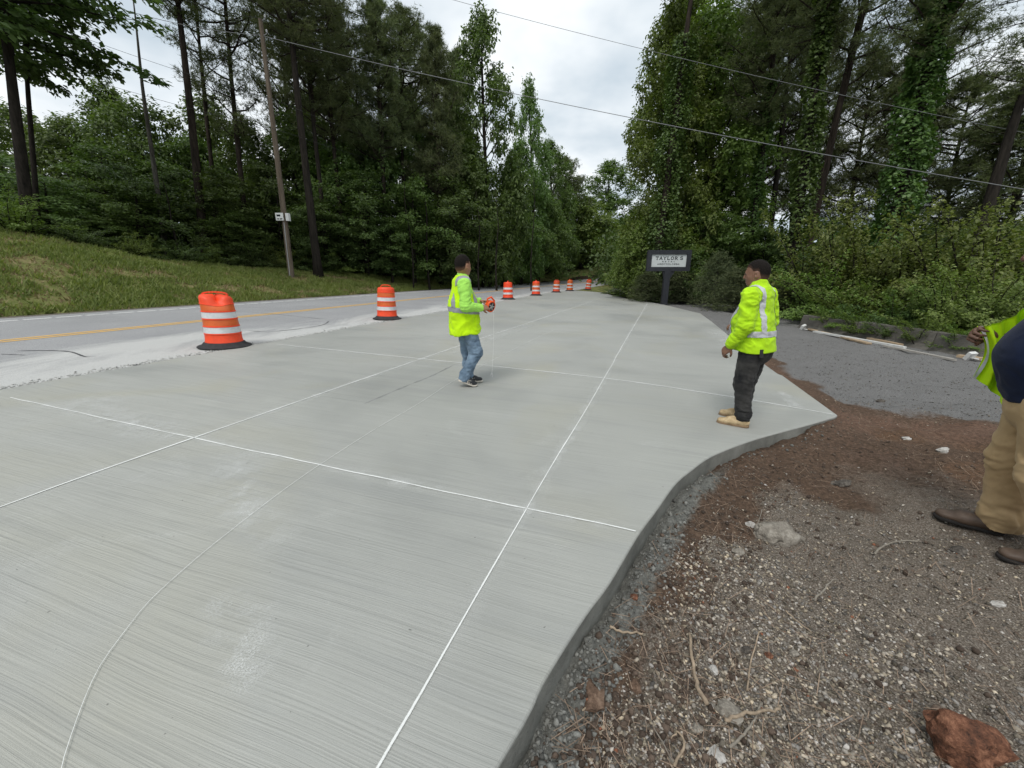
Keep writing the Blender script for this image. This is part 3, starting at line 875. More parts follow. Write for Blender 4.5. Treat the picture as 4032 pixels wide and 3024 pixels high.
def proto_boughs(key, H, Rad, nb, ntw, nl, size, mat, shape, seed, upright=0.35, droop=0.25, bark='dark_bark', twl=0.85, low=0.0, tilt=0.55, bushy=0.0):
    """limbs leave the stem, carry twigs to both sides, and every twig carries its row of leaves"""
    global rng
    rng = np.random.default_rng(300 + seed)
    b = MB(); Cs, As, Ns = [], [], []
    ph = rng.random(6) * 6.28
    for i in range(nb):
        u = (i + rng.random()) / nb
        if shape == 'oval': env = math.sin(math.pi * min(1, 0.14 + 0.82 * u)) ** 0.75
        elif shape == 'tall': env = (0.55 + 0.45 * math.sin(u * 9 + ph[0])) * (1 - u ** 2.5) * 0.6 + 0.42 * (1 - u) ** 0.5 + 0.08
        elif shape == 'cone': env = (1 - u) ** 0.8 + 0.08
        else: env = 0.55 + 0.45 * rng.random()
        a = i * 2.39996 + rng.normal() * 0.5
        lob = 0.8 + 0.28 * math.sin(2 * a + ph[1] + 4 * u) + 0.16 * math.sin(5 * a + ph[2] + 9 * u)
        L = Rad * env * lob * (0.62 + 0.6 * rng.random())
        if shape == 'arch':
            p = np.array([rng.normal() * 0.35 * Rad * 0.4, rng.normal() * 0.35 * Rad * 0.4, 0.0])
            el = 0.45 + 1.0 * rng.random()
            L = math.hypot(H, Rad) * (0.45 + 0.6 * rng.random())
        else:
            p = np.array([0, 0, low + u * (H - low) * 0.93])
            el = upright * (0.2 + 1.1 * u) + rng.normal() * 0.12
        d = np.array([math.cos(a) * math.cos(el), math.sin(a) * math.cos(el), math.sin(el)])
        pts = [p]; ns = 6
        for q in range(ns):
            d = d + rng.normal(size=3) * 0.13 + np.array([0, 0, -droop * 0.22 * (q > 1)]); d /= np.linalg.norm(d)
            pts.append(pts[-1] + d * L / ns)
        pts = np.array(pts)
        b.tube(pts, np.linspace(0.018 + 0.010 * L, 0.006, ns + 1), 4, cap=False)
        nt_ = max(3, int(ntw * (0.35 + 0.65 * L / Rad)))
        for k in range(nt_):
            w = 0.18 + 0.82 * (k + rng.random()) / nt_
            f = w * ns; q = min(ns - 1, int(f)); o = pts[q] + (pts[q + 1] - pts[q]) * (f - q)
            bd = pts[q + 1] - pts[q]; bd /= np.linalg.norm(bd)
            side = np.cross(bd, (0, 0, 1.0)); side /= np.linalg.norm(side) + 1e-6
            sg = 1 if k % 2 else -1
            ang = 0.5 + 0.6 * rng.random()
            td = bd * math.cos(ang) + side * sg * math.sin(ang) + np.array([0, 0, 0.18 * rng.normal()]) + rng.normal(size=3) * bushy * 0.6; td /= np.linalg.norm(td)
            l2 = twl * (0.45 + 0.75 * rng.random()) * (1.1 - 0.45 * w)
            m = max(4, int(nl * (0.6 + 0.7 * rng.random())))
            v = (0.08 + 0.92 * rng.random(m))
            lat = np.cross(td, (0, 0, 1.0)); lat /= np.linalg.norm(lat) + 1e-6
            s2 = np.where(rng.random(m) < 0.5, -1.0, 1.0)
            C = o + td * (v * l2)[:, None] + lat * (s2 * rng.random(m) * 0.35 * l2 * (1.1 - 0.6 * v))[:, None]
            C[:, 2] += rng.normal(size=m) * 0.05 * (1 + l2) - droop * 0.22 * (v * l2) ** 2
            if bushy: C = C + rng.normal(size=(m, 3)) * 0.20 * bushy
            Cs.append(C)
            As.append(td * 0.7 + lat * s2[:, None] * 0.9 + rng.normal(size=(m, 3)) * 0.35 - np.array([0, 0, 0.35]))
            Ns.append(np.array([0, 0, 1.0]) + rng.normal(size=(m, 3)) * tilt + bd * 0.3)
    if shape != 'arch':
        b.tube([(0, 0, -0.3), (0.05, 0, H * 0.45), (0, 0.03, H * 0.95)], [0.05 + 0.010 * H, 0.03 + 0.006 * H, 0.012], 6, cap=False)
    C = np.concatenate(Cs)
    PROTO[key] = (leaf_mesh2(key, C, np.concatenate(As), np.concatenate(Ns), size, mat), mesh(key + '_limbs', np.concatenate(b.V), b.F), H, Rad)
    PROTO[key][1].materials.append(MATS[bark])
def proto_lobed(key, H, Rad, nlobe, ntw, nl, size, mat, seed, lobe=(0.9, 1.6), profile=None, bark='dark_bark', twl=0.7):
    """crown made of many separate leafy lobes, each on its own limb, with air between them"""
    global rng
    rng = np.random.default_rng(500 + seed)
    b = MB(); Cs, As, Ns = [], [], []
    for i in range(nlobe):
        u = (i + 0.6 * rng.random()) / nlobe
        env = np.interp(u, *profile)
        a = i * 2.39996 + rng.normal() * 0.35
        lr = (lobe[0] + (lobe[1] - lobe[0]) * rng.random()) * (1.1 - 0.45 * u)
        r = max(0.0, Rad * env * (0.75 + 0.4 * rng.random()) - lr * 0.55)
        c = np.array([r * math.cos(a), r * math.sin(a), u * (H - lr * 0.8) + 0.2])
        s0 = np.array([0, 0, max(0, c[2] - 0.75 * r - 0.3)])
        mid = (s0 * 0.45 + c * 0.55) + np.array([0, 0, -0.08 * r]) + rng.normal(size=3) * 0.06 * r
        b.tube([s0, mid, c], [0.025 + 0.014 * r, 0.018 + 0.009 * r, 0.012], 5, cap=False)
        rad3 = np.array([lr, lr, lr * (0.72 + 0.35 * rng.random())])
        kt = int(ntw * (lr / lobe[1]) ** 1.6) + 10
        for k in range(kt):
            d = rng.normal(size=3); d[2] = d[2] * 0.9 + 0.25; d /= np.linalg.norm(d)
            o = c + d * rad3 * (0.42 + 0.42 * rng.random())
            if k % 5 == 0: b.tube([c + (o - c) * 0.15, o], [0.012, 0.005], 3, cap=False)
            td = d + rng.normal(size=3) * 0.55 + np.array([0, 0, 0.1]); td /= np.linalg.norm(td)
            l2 = twl * (0.5 + 0.7 * rng.random())
            m = max(4, int(nl * (0.6 + 0.7 * rng.random())))
            v = 0.05 + 0.95 * rng.random(m)
            lat = np.cross(td, rng.normal(size=3)); lat /= np.linalg.norm(lat) + 1e-6
            s2 = np.where(rng.random(m) < 0.5, -1.0, 1.0)
            C = o + td * (v * l2)[:, None] + lat * (s2 * rng.random(m) * 0.28 * l2)[:, None] + rng.normal(size=(m, 3)) * 0.06
            Cs.append(C)
            As.append(td * 0.6 + lat * s2[:, None] * 0.8 + rng.normal(size=(m, 3)) * 0.4 - np.array([0, 0, 0.45]))
            Ns.append(np.array([0, 0, 0.75]) + d * 0.6 + rng.normal(size=(m, 3)) * 0.5)
    b.tube([(0, 0, -0.3), (0.08, 0.02, H * 0.35), (-0.05, 0.03, H * 0.65), (0, 0.03, H * 0.93)], [0.06 + 0.010 * H, 0.045 + 0.007 * H, 0.03 + 0.004 * H, 0.012], 6, cap=False)
    PROTO[key] = (leaf_mesh2(key, np.concatenate(Cs), np.concatenate(As), np.concatenate(Ns), size, mat), mesh(key + '_limbs', np.concatenate(b.V), b.F), H, Rad)
    PROTO[key][1].materials.append(MATS[bark])
TALL = ([0, 0.15, 0.45, 0.7, 0.85, 1.0], [0.75, 1.0, 0.92, 0.8, 0.55, 0.12])
OVAL = ([0, 0.2, 0.5, 0.75, 0.9, 1.0], [0.7, 1.0, 1.0, 0.75, 0.45, 0.1])
proto_lobed('tulip', 14, 3.8, 40, 80, 16, 0.23, 'hardwood_leaf', 1, (0.8, 1.5), TALL)
proto_lobed('tulip2', 13, 3.4, 36, 78, 16, 0.23, 'hardwood_leaf', 2, (0.7, 1.4), TALL)
proto_lobed('sweetgum', 16, 3.8, 54, 84, 17, 0.20, 'bright_leaf', 3, (0.8, 1.5), TALL)
proto_lobed('maple', 9, 3.9, 30, 78, 17, 0.20, 'hardwood_leaf', 4, (0.9, 1.6), OVAL)
proto_lobed('poplar', 8, 3.3, 28, 72, 16, 0.20, 'bright_leaf', 5, (0.8, 1.4), OVAL)
proto_boughs('beech', 8, 3.8, 58, 19, 18, 0.19, 'dark_leaf', 'oval', 4, 0.25, 0.4, twl=0.95, tilt=0.5, bushy=0.35)
proto_boughs('beech2', 8, 3.6, 54, 18, 18, 0.19, 'hardwood_leaf', 'oval', 24, 0.35, 0.35, twl=0.95, tilt=0.5, bushy=0.5)
proto_boughs('shrub', 3.2, 2.2, 46, 15, 17, 0.115, 'shrub_leaf', 'arch', 6, 0.5, 0.55, twl=0.55, tilt=0.45)
proto_boughs('shrub2', 3.2, 2.0, 40, 14, 17, 0.125, 'shrub_leaf', 'arch', 26, 0.5, 0.35, twl=0.6, tilt=0.5)
proto_boughs('shrubdark', 3.0, 2.1, 44, 14, 16, 0.13, 'dark_leaf', 'arch', 7, 0.5, 0.5, twl=0.55, tilt=0.5)
proto_boughs('sumac', 3.2, 2.0, 34, 13, 15, 0.15, 'bright_leaf', 'arch', 8, 0.4, 0.5, twl=0.6, tilt=0.4)
proto_boughs('bigleaf', 9, 5.0, 60, 18, 16, 0.28, 'dark_leaf', 'oval', 9, 0.35, 0.45, twl=1.1, tilt=0.6)
proto_pine('pine', 11, 3.6, 50, 1, 8)
proto_pine('pinesparse', 12, 3.0, 30, 2, 6, 0.9)
proto_pine('pinetop', 9, 3.0, 50, 3, 9, 1.0, 1)
proto_pine('pinebushy', 12, 3.9, 58, 4, 9, 1.0)
# cedar: soft brown-green sprays
def proto_cedar():
    global rng
    rng = np.random.default_rng(31)
    b = MB(); C = []
    for i in range(240):
        u = rng.random(); r = 1.5 * (1 - u) ** 0.7 * rng.random() ** 0.4; a = rng.random() * 6.283
        c = np.array([r * math.cos(a), r * math.sin(a), 0.1 + u * 3.6])
        if i % 2 == 0: b.tube([(0, 0, c[2] * 0.8), c], [0.02, 0.006], 3, cap=False)
        C.append(c + rng.normal(size=(11, 3)) * np.array([0.2, 0.2, 0.14]))
    b.tube([(0, 0, -0.2), (0, 0, 3.6)], [0.07, 0.01], 6, cap=False)
    PROTO['cedar'] = (needles_mesh('cedar', np.concatenate(C), 0.15, 0.024, 'cedar_spray', 8), mesh('cedar_limbs', np.concatenate(b.V), b.F), 3.6, 1.5)
    PROTO['cedar'][1].materials.append(MATS['grey_bark'])
proto_cedar()
rng = np.random.default_rng(11)
SEEN = set()
def crown_on(root, key, M):
    """crown and limbs of a prototype under root, placed with matrix M (relative to root)"""
    lm, bm_, H, Rad = PROTO[key]
    o = obj('crown', lm, None, root); o.matrix_local = M
    p = obj('limbs', bm_, None, root); p.matrix_local = M
def axis_matrix(base, top, H, rs, rz):
    base = Vector(base); top = Vector(top); d = top - base; L = d.length
    q = d.to_track_quat('Z', 'Y').to_matrix().to_4x4()
    return Matrix.Translation(base) @ q @ Matrix.Rotation(rz, 4, 'Z') @ Matrix.Diagonal((rs, rs, L / H, 1))
def tree(name, label, key, xb, xt, yt, depth, crown_from=0.4, rad=1.0, trunk_r=0.18, bark='pine_bark', group=None, yb=1050, ivy=None, over=1.0, bow=0.15, cat='tree'):
    """trunk standing at photo column xb (row yb) and depth, leaning so that it meets (xt, yt); crown on its upper part"""
    b0 = at(xb, yb, depth); tp = at(xt, yt, depth)
    ax = (tp - b0) / (tp[2] - b0[2])
    gz = float(land(b0[0], b0[1])) - 0.35
    base = b0 + ax * (gz - b0[2])
    base[1] = depth
    gz = float(land(base[0], base[1])) - 0.3
    base = base + ax * (gz - base[2])
    top = base + (tp - base) * over
    root = empty(name, base)
    L = top - base
    n = 14
    w = np.linspace(0, 0.93 if key else 1.0, n)
    ph = rng.random(2) * 6.28
    wob = np.c_[np.sin(w * 5 + ph[0]) * bow * w, np.sin(w * 4 + ph[1]) * bow * w, 0 * w]
    pts = w[:, None] * L + wob * np.minimum(1, (1 - w) * 3)[:, None]
    rad_t = trunk_r * (1 - 0.85 * w ** 1.3); rad_t[0] *= 1.35
    mb = MB(); mb.tube(pts, rad_t, 10, jitter=0.12)
    t = mb.build('trunk', bark, root, True)
    if key:
        cb = L * crown_from
        crown_on(root, key, axis_matrix(cb, L * 1.02, PROTO[key][2], rad, rng.random() * 6.28))
    if ivy:
        lo, hi, rr, cnt = ivy; cnt = int(cnt * 1.5)
        k = lo + (hi - lo) * rng.random(cnt) ** 0.9
        a = rng.random(cnt) * 6.283
        patch = fbm(k * 16, np.cos(a) * 1.3 + rng.random() * 20, np.sin(a) * 1.3, 3)
        keep = rng.random(cnt) < np.clip(0.75 + 0.9 * patch, 0.08, 1); k, a, patch = k[keep], a[keep], patch[keep]; cnt = len(k)
        body = np.clip(0.55 + 0.75 * patch, 0.12, 1.4) + 0.25 * rng.random(cnt)
        r_ = trunk_r * (1 - 0.72 * k) + rr * body * (0.45 + 0.55 * (1 - k)) * (0.55 + 0.45 * rng.random(cnt))
        cx = np.interp(k, w, pts[:, 0]); cy = np.interp(k, w, pts[:, 1]); cz = np.interp(k, w, pts[:, 2])
        C = np.c_[cx + r_ * np.cos(a), cy + r_ * np.sin(a), cz]
        no = np.c_[np.cos(a), np.sin(a), 0.4 + 0 * a]
        obj('ivy', leaf_mesh('ivy', C, 0.145, 0.3, 'ivy_leaf', 0.6, 0.85, no * 0.55), None, root)
    tag(root, label, cat, group)
    return root
def broad(name, label, key, px, py_top, depth, wscale=1.0, group=None, lift=0.0, cat='tree', gy=None, trunk_h=None, rz=None, hmin=None):
    """low-branched tree or bush whose top reaches photo row py_top"""
    q = at(px, 1050, depth)
    for _ in range(3):
        gz = float(land(q[0], q[1])) - 0.05
        yb = 1050 if gy is None else gy
    tp = at(px, py_top, depth)
    lm, bm_, H, Rad = PROTO[key]
    tot = tp[2] - gz
    root = empty(name, (q[0], q[1], gz))
    th = tot * (0.08 if cat == 'shrub' else 0.18) if trunk_h is None else trunk_h
    lean = (tp[0] - q[0]) * 0.6 / tot
    if th > 0.3:
        mb = MB(); mb.tube([(0, 0, -0.3), (0.05 + lean * th * 0.5, 0.03, th * 0.6), (lean * th, 0, th + 0.5)], [0.05 + 0.013 * tot, 0.045 + 0.011 * tot, 0.03 + 0.008 * tot], 8, jitter=0.1)
        mb.build('trunk', 'dark_bark', root, True)
    M = axis_matrix((lean * th, 0, th * 0.7), (lean * tot, 0, tot), H, wscale, rng.random() * 6.28 if rz is None else rz)
    crown_on(root, key, M)
    tag(root, label, cat, group)
    return root
# ------------------------------------------------------------------ the woods on the left
PG = 'pines of the wood behind the grass bank'
tree('pine_tree', 'bare grey dead trunk standing clear of foliage left of the thick pines', None, 622, 520, -40, 27, trunk_r=0.17, bark='grey_bark', yb=760, group=PG)
tree('pine_tree', 'thick straight pine with grey plated bark, midway between dead trunk and utility pole', 'pine', 815, 697, 0, 27, 0.62, 0.95, 0.26, 'pine_bark', PG, 1050, over=1.5)
tree('pine_tree', 'slim pine close behind the thick grey-plated pine', 'pinesparse', 880, 745, -200, 31, 0.5, 1.0, 0.17, 'pine_bark', PG, over=1.15)
tree('pine_tree', 'sparse crowned pine just left of the utility pole', 'pinesparse', 985, 881, -60, 30, 0.42, 1.05, 0.2, 'pine_bark', PG, over=1.2)
tree('pine_tree', 'tall black-trunked pine standing right beside the utility pole', 'pinebushy', 1250, 1130, 0, 26, 0.58, 0.95, 0.25, 'dark_bark', PG, over=1.42)
tree('pine_tree', 'second black pine leaning with the one beside the utility pole', 'pine', 1290, 1200, 60, 30, 0.5, 1.0, 0.17, 'dark_bark', PG, over=1.3)
tree('pine_tree', 'pine with open crown and crooked branches right of the utility pole', 'pine', 1360, 1262, -40, 32, 0.46, 1.05, 0.18, 'pine_bark', PG, over=1.1)
tree('pine_tree', 'tall pine whose pointed top meets the sky above second barrel', 'pinetop', 1520, 1478, 15, 34, 0.46, 1.1, 0.2, 'pine_bark', PG)
tree('pine_tree', 'dense round-topped pine next to the pointed one', 'pinebushy', 1600, 1572, 70, 37, 0.55, 0.9, 0.17, 'pine_bark', PG)
tree('pine_tree', 'pine with dense narrow top left of the tallest leafy tree', 'pinetop', 1735, 1712, 145, 36, 0.40, 1.05, 0.2, 'dark_bark', PG)
for xb, xt, yt, dep, key, lab in ((1190, 1090, -40, 38, 'pinebushy', 'background pine between pole and tall black pine'), (1400, 1320, 60, 42, 'pinetop', 'background pine between the open crowned and slender pines'), (1660, 1630, 150, 44, 'pinebushy', 'background pine right of the dense round-topped pine'), (1820, 1800, 230, 46, 'pinetop', 'background pine left of the tallest leafy tree')):
    tree('pine_tree', lab, key, xb, xt, yt, dep, 0.36, 1.1, 0.16, 'dark_bark', PG)
tree('pine_tree', 'slender pine showing between two denser pines in mid wood', 'pinesparse', 1440, 1395, 160, 36, 0.5, 0.9, 0.13, 'dark_bark', PG)
tree('tulip_tree', 'tallest leafy green tree of the left wood, open lobed crown', 'tulip', 1925, 1893, 62, 42, 0.10, 1.0, 0.22, 'dark_bark')
tree('tulip_tree', 'narrow spire-topped leafy tree stepping down towards the road gap', 'tulip2', 2105, 2082, 335, 54, 0.15, 0.75, 0.18, 'dark_bark')
tree('tulip_tree', 'slim leafy tree beside the spire-topped one, lower crown', 'tulip', 2180, 2165, 560, 62, 0.1, 0.95, 0.15, 'dark_bark')
tree('pine_tree', 'short pine with yellowish crown where the woods step down', 'pinebushy', 2240, 2225, 640, 68, 0.25, 1.0, 0.16, 'pine_bark', PG)
broad('maple_tree', 'yellow-green rounded tree near the bend of the road', 'poplar', 2285, 775, 70, 1.9)
broad('maple_tree', 'tall domed tree closing the view beyond the road bend', 'tulip', 2390, 632, 84, 1.7)
broad('maple_tree', 'small dark tree in front of the domed tree at the bend', 'maple', 2235, 690, 70, 1.4)
tree('oak_tree', 'big dark-leaved tree overhanging the top left corner', 'bigleaf', 105, 0, -80, 19, 0.52, 1.2, 0.22, 'dark_bark', None, 800, over=1.5)
tree('oak_tree', 'thinner trunk just right of the big overhanging tree', 'bigleaf', 145, 85, -60, 22, 0.5, 0.85, 0.12, 'dark_bark', None, 800, over=1.4)
# understorey: hardwoods of different reach, behind and between the pines
UG = 'understorey of the left wood'
UT = ((480, 330, 36, 'tulip2', 0.95, 'tall leafy crown showing left of the dead grey trunk'), (860, 380, 37, 'maple', 1.25, 'broad leafy crown behind the slim pine'),
      (1300, 330, 39, 'tulip', 1.0, 'tall leafy crown behind the paired black pines'), (1420, 420, 40, 'maple', 1.3, 'broad leafy crown left of the pointed pine'), (1620, 380, 43, 'tulip2', 1.1, 'tall leafy crown between pointed and narrow topped pines'), (1790, 400, 46, 'tulip', 1.0, 'tall leafy crown left of the tallest leafy tree'), (130, 420, 36, 'maple', 1.3, 'broad leafy crown seen under the overhanging corner tree'),
      (40, 600, 25, 'beech', 1.0, 'dark layered tree at the left margin behind the bank crest'), (215, 690, 23, 'beech2', 0.95, 'low layered tree left of the dead grey trunk, third from the left margin'),
      (330, 470, 32, 'maple', 1.1, 'rounded leafy tree showing under the overhanging corner tree'), (440, 560, 27, 'beech', 1.0, 'layered tree just left of the dead grey trunk'),
      (600, 395, 33, 'maple', 1.15, 'leafy tree crown behind the dead grey trunk'), (560, 700, 25, 'beech2', 0.9, 'low layered tree in front of the dead grey trunk'),
      (700, 640, 29, 'beech', 1.0, 'layered tree left of the thick grey-plated pine'), (790, 540, 33, 'maple', 1.0, 'leafy tree behind the thick grey-plated pine'),
      (900, 660, 28, 'beech2', 1.0, 'layered tree right of the thick grey-plated pine'), (1000, 470, 34, 'tulip2', 0.75, 'slim leafy tree behind the sparse crowned pine'),
      (1075, 640, 31, 'beech', 1.0, 'layered tree directly behind the utility pole'), (1180, 440, 35, 'maple', 1.1, 'leafy crown between the utility pole and black pine'),
      (1340, 560, 33, 'beech2', 1.1, 'layered tree right of the paired black pines'), (1440, 660, 31, 'beech', 1.0, 'low layered tree above the gap of the first two barrels'),
      (1540, 500, 37, 'maple', 1.1, 'leafy tree under the pointed pine'), (1630, 690, 33, 'beech2', 1.0, 'low layered tree above the second barrel'),
      (1700, 520, 39, 'tulip2', 0.8, 'slim leafy tree under the narrow topped pine'), (1790, 700, 35, 'beech', 1.0, 'layered tree above the head of the man with reel'),
      (1850, 560, 40, 'maple', 1.1, 'leafy tree left under the tallest leafy tree'), (1975, 640, 44, 'beech2', 1.2, 'layered tree right under the tallest leafy tree'),
      (2050, 560, 50, 'tulip2', 0.9, 'slim leafy tree left of the spire-topped one'), (2120, 740, 56, 'maple', 1.3, 'leafy tree under the spire-topped one'),
      (2180, 850, 62, 'beech2', 1.2, 'low layered tree where the woods meet the road'), (1250, 770, 29, 'beech', 0.8, 'low layered tree at the foot of the tall black pine'),
      (960, 830, 26.5, 'beech2', 0.7, 'small layered tree left of the utility pole foot'), (1540, 850, 31, 'beech', 0.7, 'small layered tree behind the second barrel'),
      (1900, 860, 41, 'beech', 0.9, 'small layered tree right behind the man with reel'), (2050, 900, 52, 'beech2', 0.9, 'small tree behind the third barrel'),
      (100, 860, 22, 'beech', 0.65, 'small layered tree on the crest at the left margin'), (380, 850, 23, 'beech2', 0.65, 'small layered tree on the bank crest left of centre wood'))
for px, yt, dep, key, ws, lab in UT:
    broad('understorey_tree', lab, key, px, yt, dep, ws, UG, trunk_h=1.2)
ORD = 'first second third fourth fifth sixth seventh eighth ninth tenth eleventh twelfth thirteenth fourteenth fifteenth sixteenth seventeenth eighteenth nineteenth twentieth'.split()
ORD += ['twenty-' + q for q in ORD[:9]]
# shrubs along the foot of the wood
for i, s_ in enumerate(np.r_[np.linspace(2, 30, 17), np.linspace(33, 62, 12)]):
    t_ = float(grass_limit(s_)) + 0.6 + rng.random() * 0.9 + float(road_bend(s_)[0])
    x_, y_ = xy(s_, t_)
    key = ('shrubdark', 'sumac', 'shrubdark', 'shrub2')[i % 4]
    root = empty('woodland_shrub', (x_, y_, float(land(x_, y_)) - 0.05))
    sc = 0.34 + 0.26 * rng.random()
    crown_on(root, key, Matrix.Rotation(rng.random() * 6.28, 4, 'Z') @ Matrix.Diagonal((sc * 1.15, sc * 1.15, sc, 1)))
    tag(root, ORD[i] + ' low shrub from the left in the row along the foot of the left wood', 'shrub', 'shrubs at the foot of the left wood')
# trees lining the road past the bend
for i, (px, yt, dep, key, ws) in enumerate(((2350, 880, 80, 'maple', 1.6), (2450, 860, 92, 'maple', 1.9), (2215, 950, 64, 'beech', 1.2), (2400, 940, 84, 'poplar', 1.5), (2520, 880, 98, 'maple', 1.8), (2300, 980, 72, 'beech', 1.3))):
    broad('roadside_tree', ('leafy tree behind the yellow-green tree at the road bend', 'leafy tree right behind the domed tree at the bend', 'low dark tree left of the yellow-green tree at the bend', 'bright bushy tree just above the far end of the road', 'leafy tree farthest right where the road disappears', 'low dark tree under the yellow-green tree at the bend')[i], key, px, yt, dep, ws, 'trees massed at the road bend')

# ------------------------------------------------------------------ the woods on the right
RG = 'pines of the right wood'
tree('sweetgum_tree', 'tall bright green sweetgum at the left edge of the right wood', 'sweetgum', 2650, 2645, 30, 29, 0.08, 0.82, 0.2, 'dark_bark')
tree('sweetgum_tree', 'bright green leafy tree close behind the first ivy column', 'sweetgum', 2790, 2820, 20, 31, 0.06, 1.1, 0.2, 'dark_bark')
tree('sweetgum_tree', 'third bright green tree, filling in behind the first ivy column', 'sweetgum', 2700, 2715, -40, 34, 0.1, 1.1, 0.2, 'dark_bark')
tree('pine_tree', 'pine smothered in ivy just right of the company sign', 'pine', 2615, 2725, 0, 26, 0.72, 0.9, 0.24, 'pine_bark', RG, 810, ivy=(0.0, 0.62, 1.0, 9000), over=1.45)
tree('pine_tree', 'slim ivy-clad pine behind the head of the man in dark jeans', 'pinebushy', 2955, 3035, 260, 27, 0.55, 0.85, 0.2, 'dark_bark', RG, 1000, ivy=(0.05, 0.7, 0.42, 4500), over=1.4)
tree('pine_tree', 'dark bare-trunked pine between two ivy-clad pines', 'pinebushy', 3020, 3140, 0, 29, 0.6, 0.9, 0.2, 'dark_bark', RG, 1000, over=1.4)
tree('pine_tree', 'straight pine wrapped in ivy right above the man in dark jeans', 'pinebushy', 3100, 3254, 0, 21, 0.66, 0.75, 0.26, 'dark_bark', RG, 1139, ivy=(0.04, 0.85, 0.62, 8000), over=1.35)
tree('pine_tree', 'bare dark leaning pine trunk in the middle of the right wood', 'pinesparse', 3222, 3409, 0, 22, 0.5, 0.95, 0.21, 'pine_bark', RG, 805, over=1.5)
tree('pine_tree', 'thickest ivy-shrouded pine of the right wood, leaning right', 'pinebushy', 3530, 3725, 0, 18, 0.62, 0.75, 0.28, 'dark_bark', RG, 815, ivy=(0.05, 0.82, 0.75, 9000), over=1.35)
tree('pine_tree', 'dark pine trunk slanting out at the right margin', 'pinesparse', 3890, 4040, 380, 16, 0.66, 0.7, 0.24, 'dark_bark', RG, 840, over=1.5)
for i, (xb, xt, yt, dep, key, r_, cf, lab) in enumerate((
        (2980, 3060, 20, 33, 'pinebushy', 1.0, 0.3, 'dense pine crown above the man in dark jeans, behind the ivy pines'),
        (3110, 3190, -60, 35, 'pine', 1.05, 0.3, 'tall background pine between the ivy-wrapped and the bare leaning trunk'),
        (3560, 3680, 60, 28, 'pine', 0.9, 0.35, 'tall background pine crowding the thickest ivy column'),
        (2890, 2950, 120, 36, 'pinebushy', 1.0, 0.35, 'shadowy pine crown filling the gap behind the slim ivy-clad pine'),
        (3180, 3270, 130, 34, 'pine', 1.0, 0.35, 'distant pine seen behind the bare leaning trunk'),
        (3330, 3450, 250, 31, 'pine', 1.05, 0.25, 'distant pine right of the bare leaning trunk'),
        (3470, 3580, 330, 34, 'pinebushy', 1.0, 0.2, 'distant low pine left of the thickest ivy column'),
        (3700, 3830, 330, 26, 'pinebushy', 0.9, 0.3, 'distant pine right of the thickest ivy column'),
        (3820, 3960, 470, 24, 'pine', 1.0, 0.25, 'distant pine second from the right margin'),
        (3960, 4110, 300, 22, 'pinebushy', 0.95, 0.3, 'distant pine crown at the right margin'))):
    tree('pine_tree', lab, key, xb, xt, yt, dep, cf, r_, 0.17, 'dark_bark', RG, 950)
# mid-height hardwoods behind the shrubs
for px, yt, dep, key, ws, lab in ((2700, 790, 29, 'maple', 0.8, 'leafy tree right behind the company sign'), (2860, 830, 27, 'beech2', 0.8, 'layered tree between the sign and the slim ivy-clad pine'),
                             (3010, 900, 26, 'beech', 0.8, 'dark layered tree behind the head of the man in dark jeans'), (3190, 840, 24, 'beech2', 0.9, 'layered tree behind the foot of the ivy-wrapped pine'),
                             (3400, 880, 22, 'maple', 0.8, 'leafy tree behind the tall yellow-green shrub'), (3560, 840, 21, 'beech', 0.8, 'dark layered tree left of the thickest ivy column foot'),
                             (3720, 900, 19, 'beech2', 0.8, 'layered tree right of the thickest ivy column foot'), (3900, 900, 17, 'maple', 0.7, 'leafy tree under the slanting trunk at right margin'), (2560, 820, 33, 'maple', 0.75, 'leafy tree left behind the company sign')):
    broad('understorey_tree', lab, key, px, yt, dep, ws, 'understorey of the right wood', trunk_h=0.9)
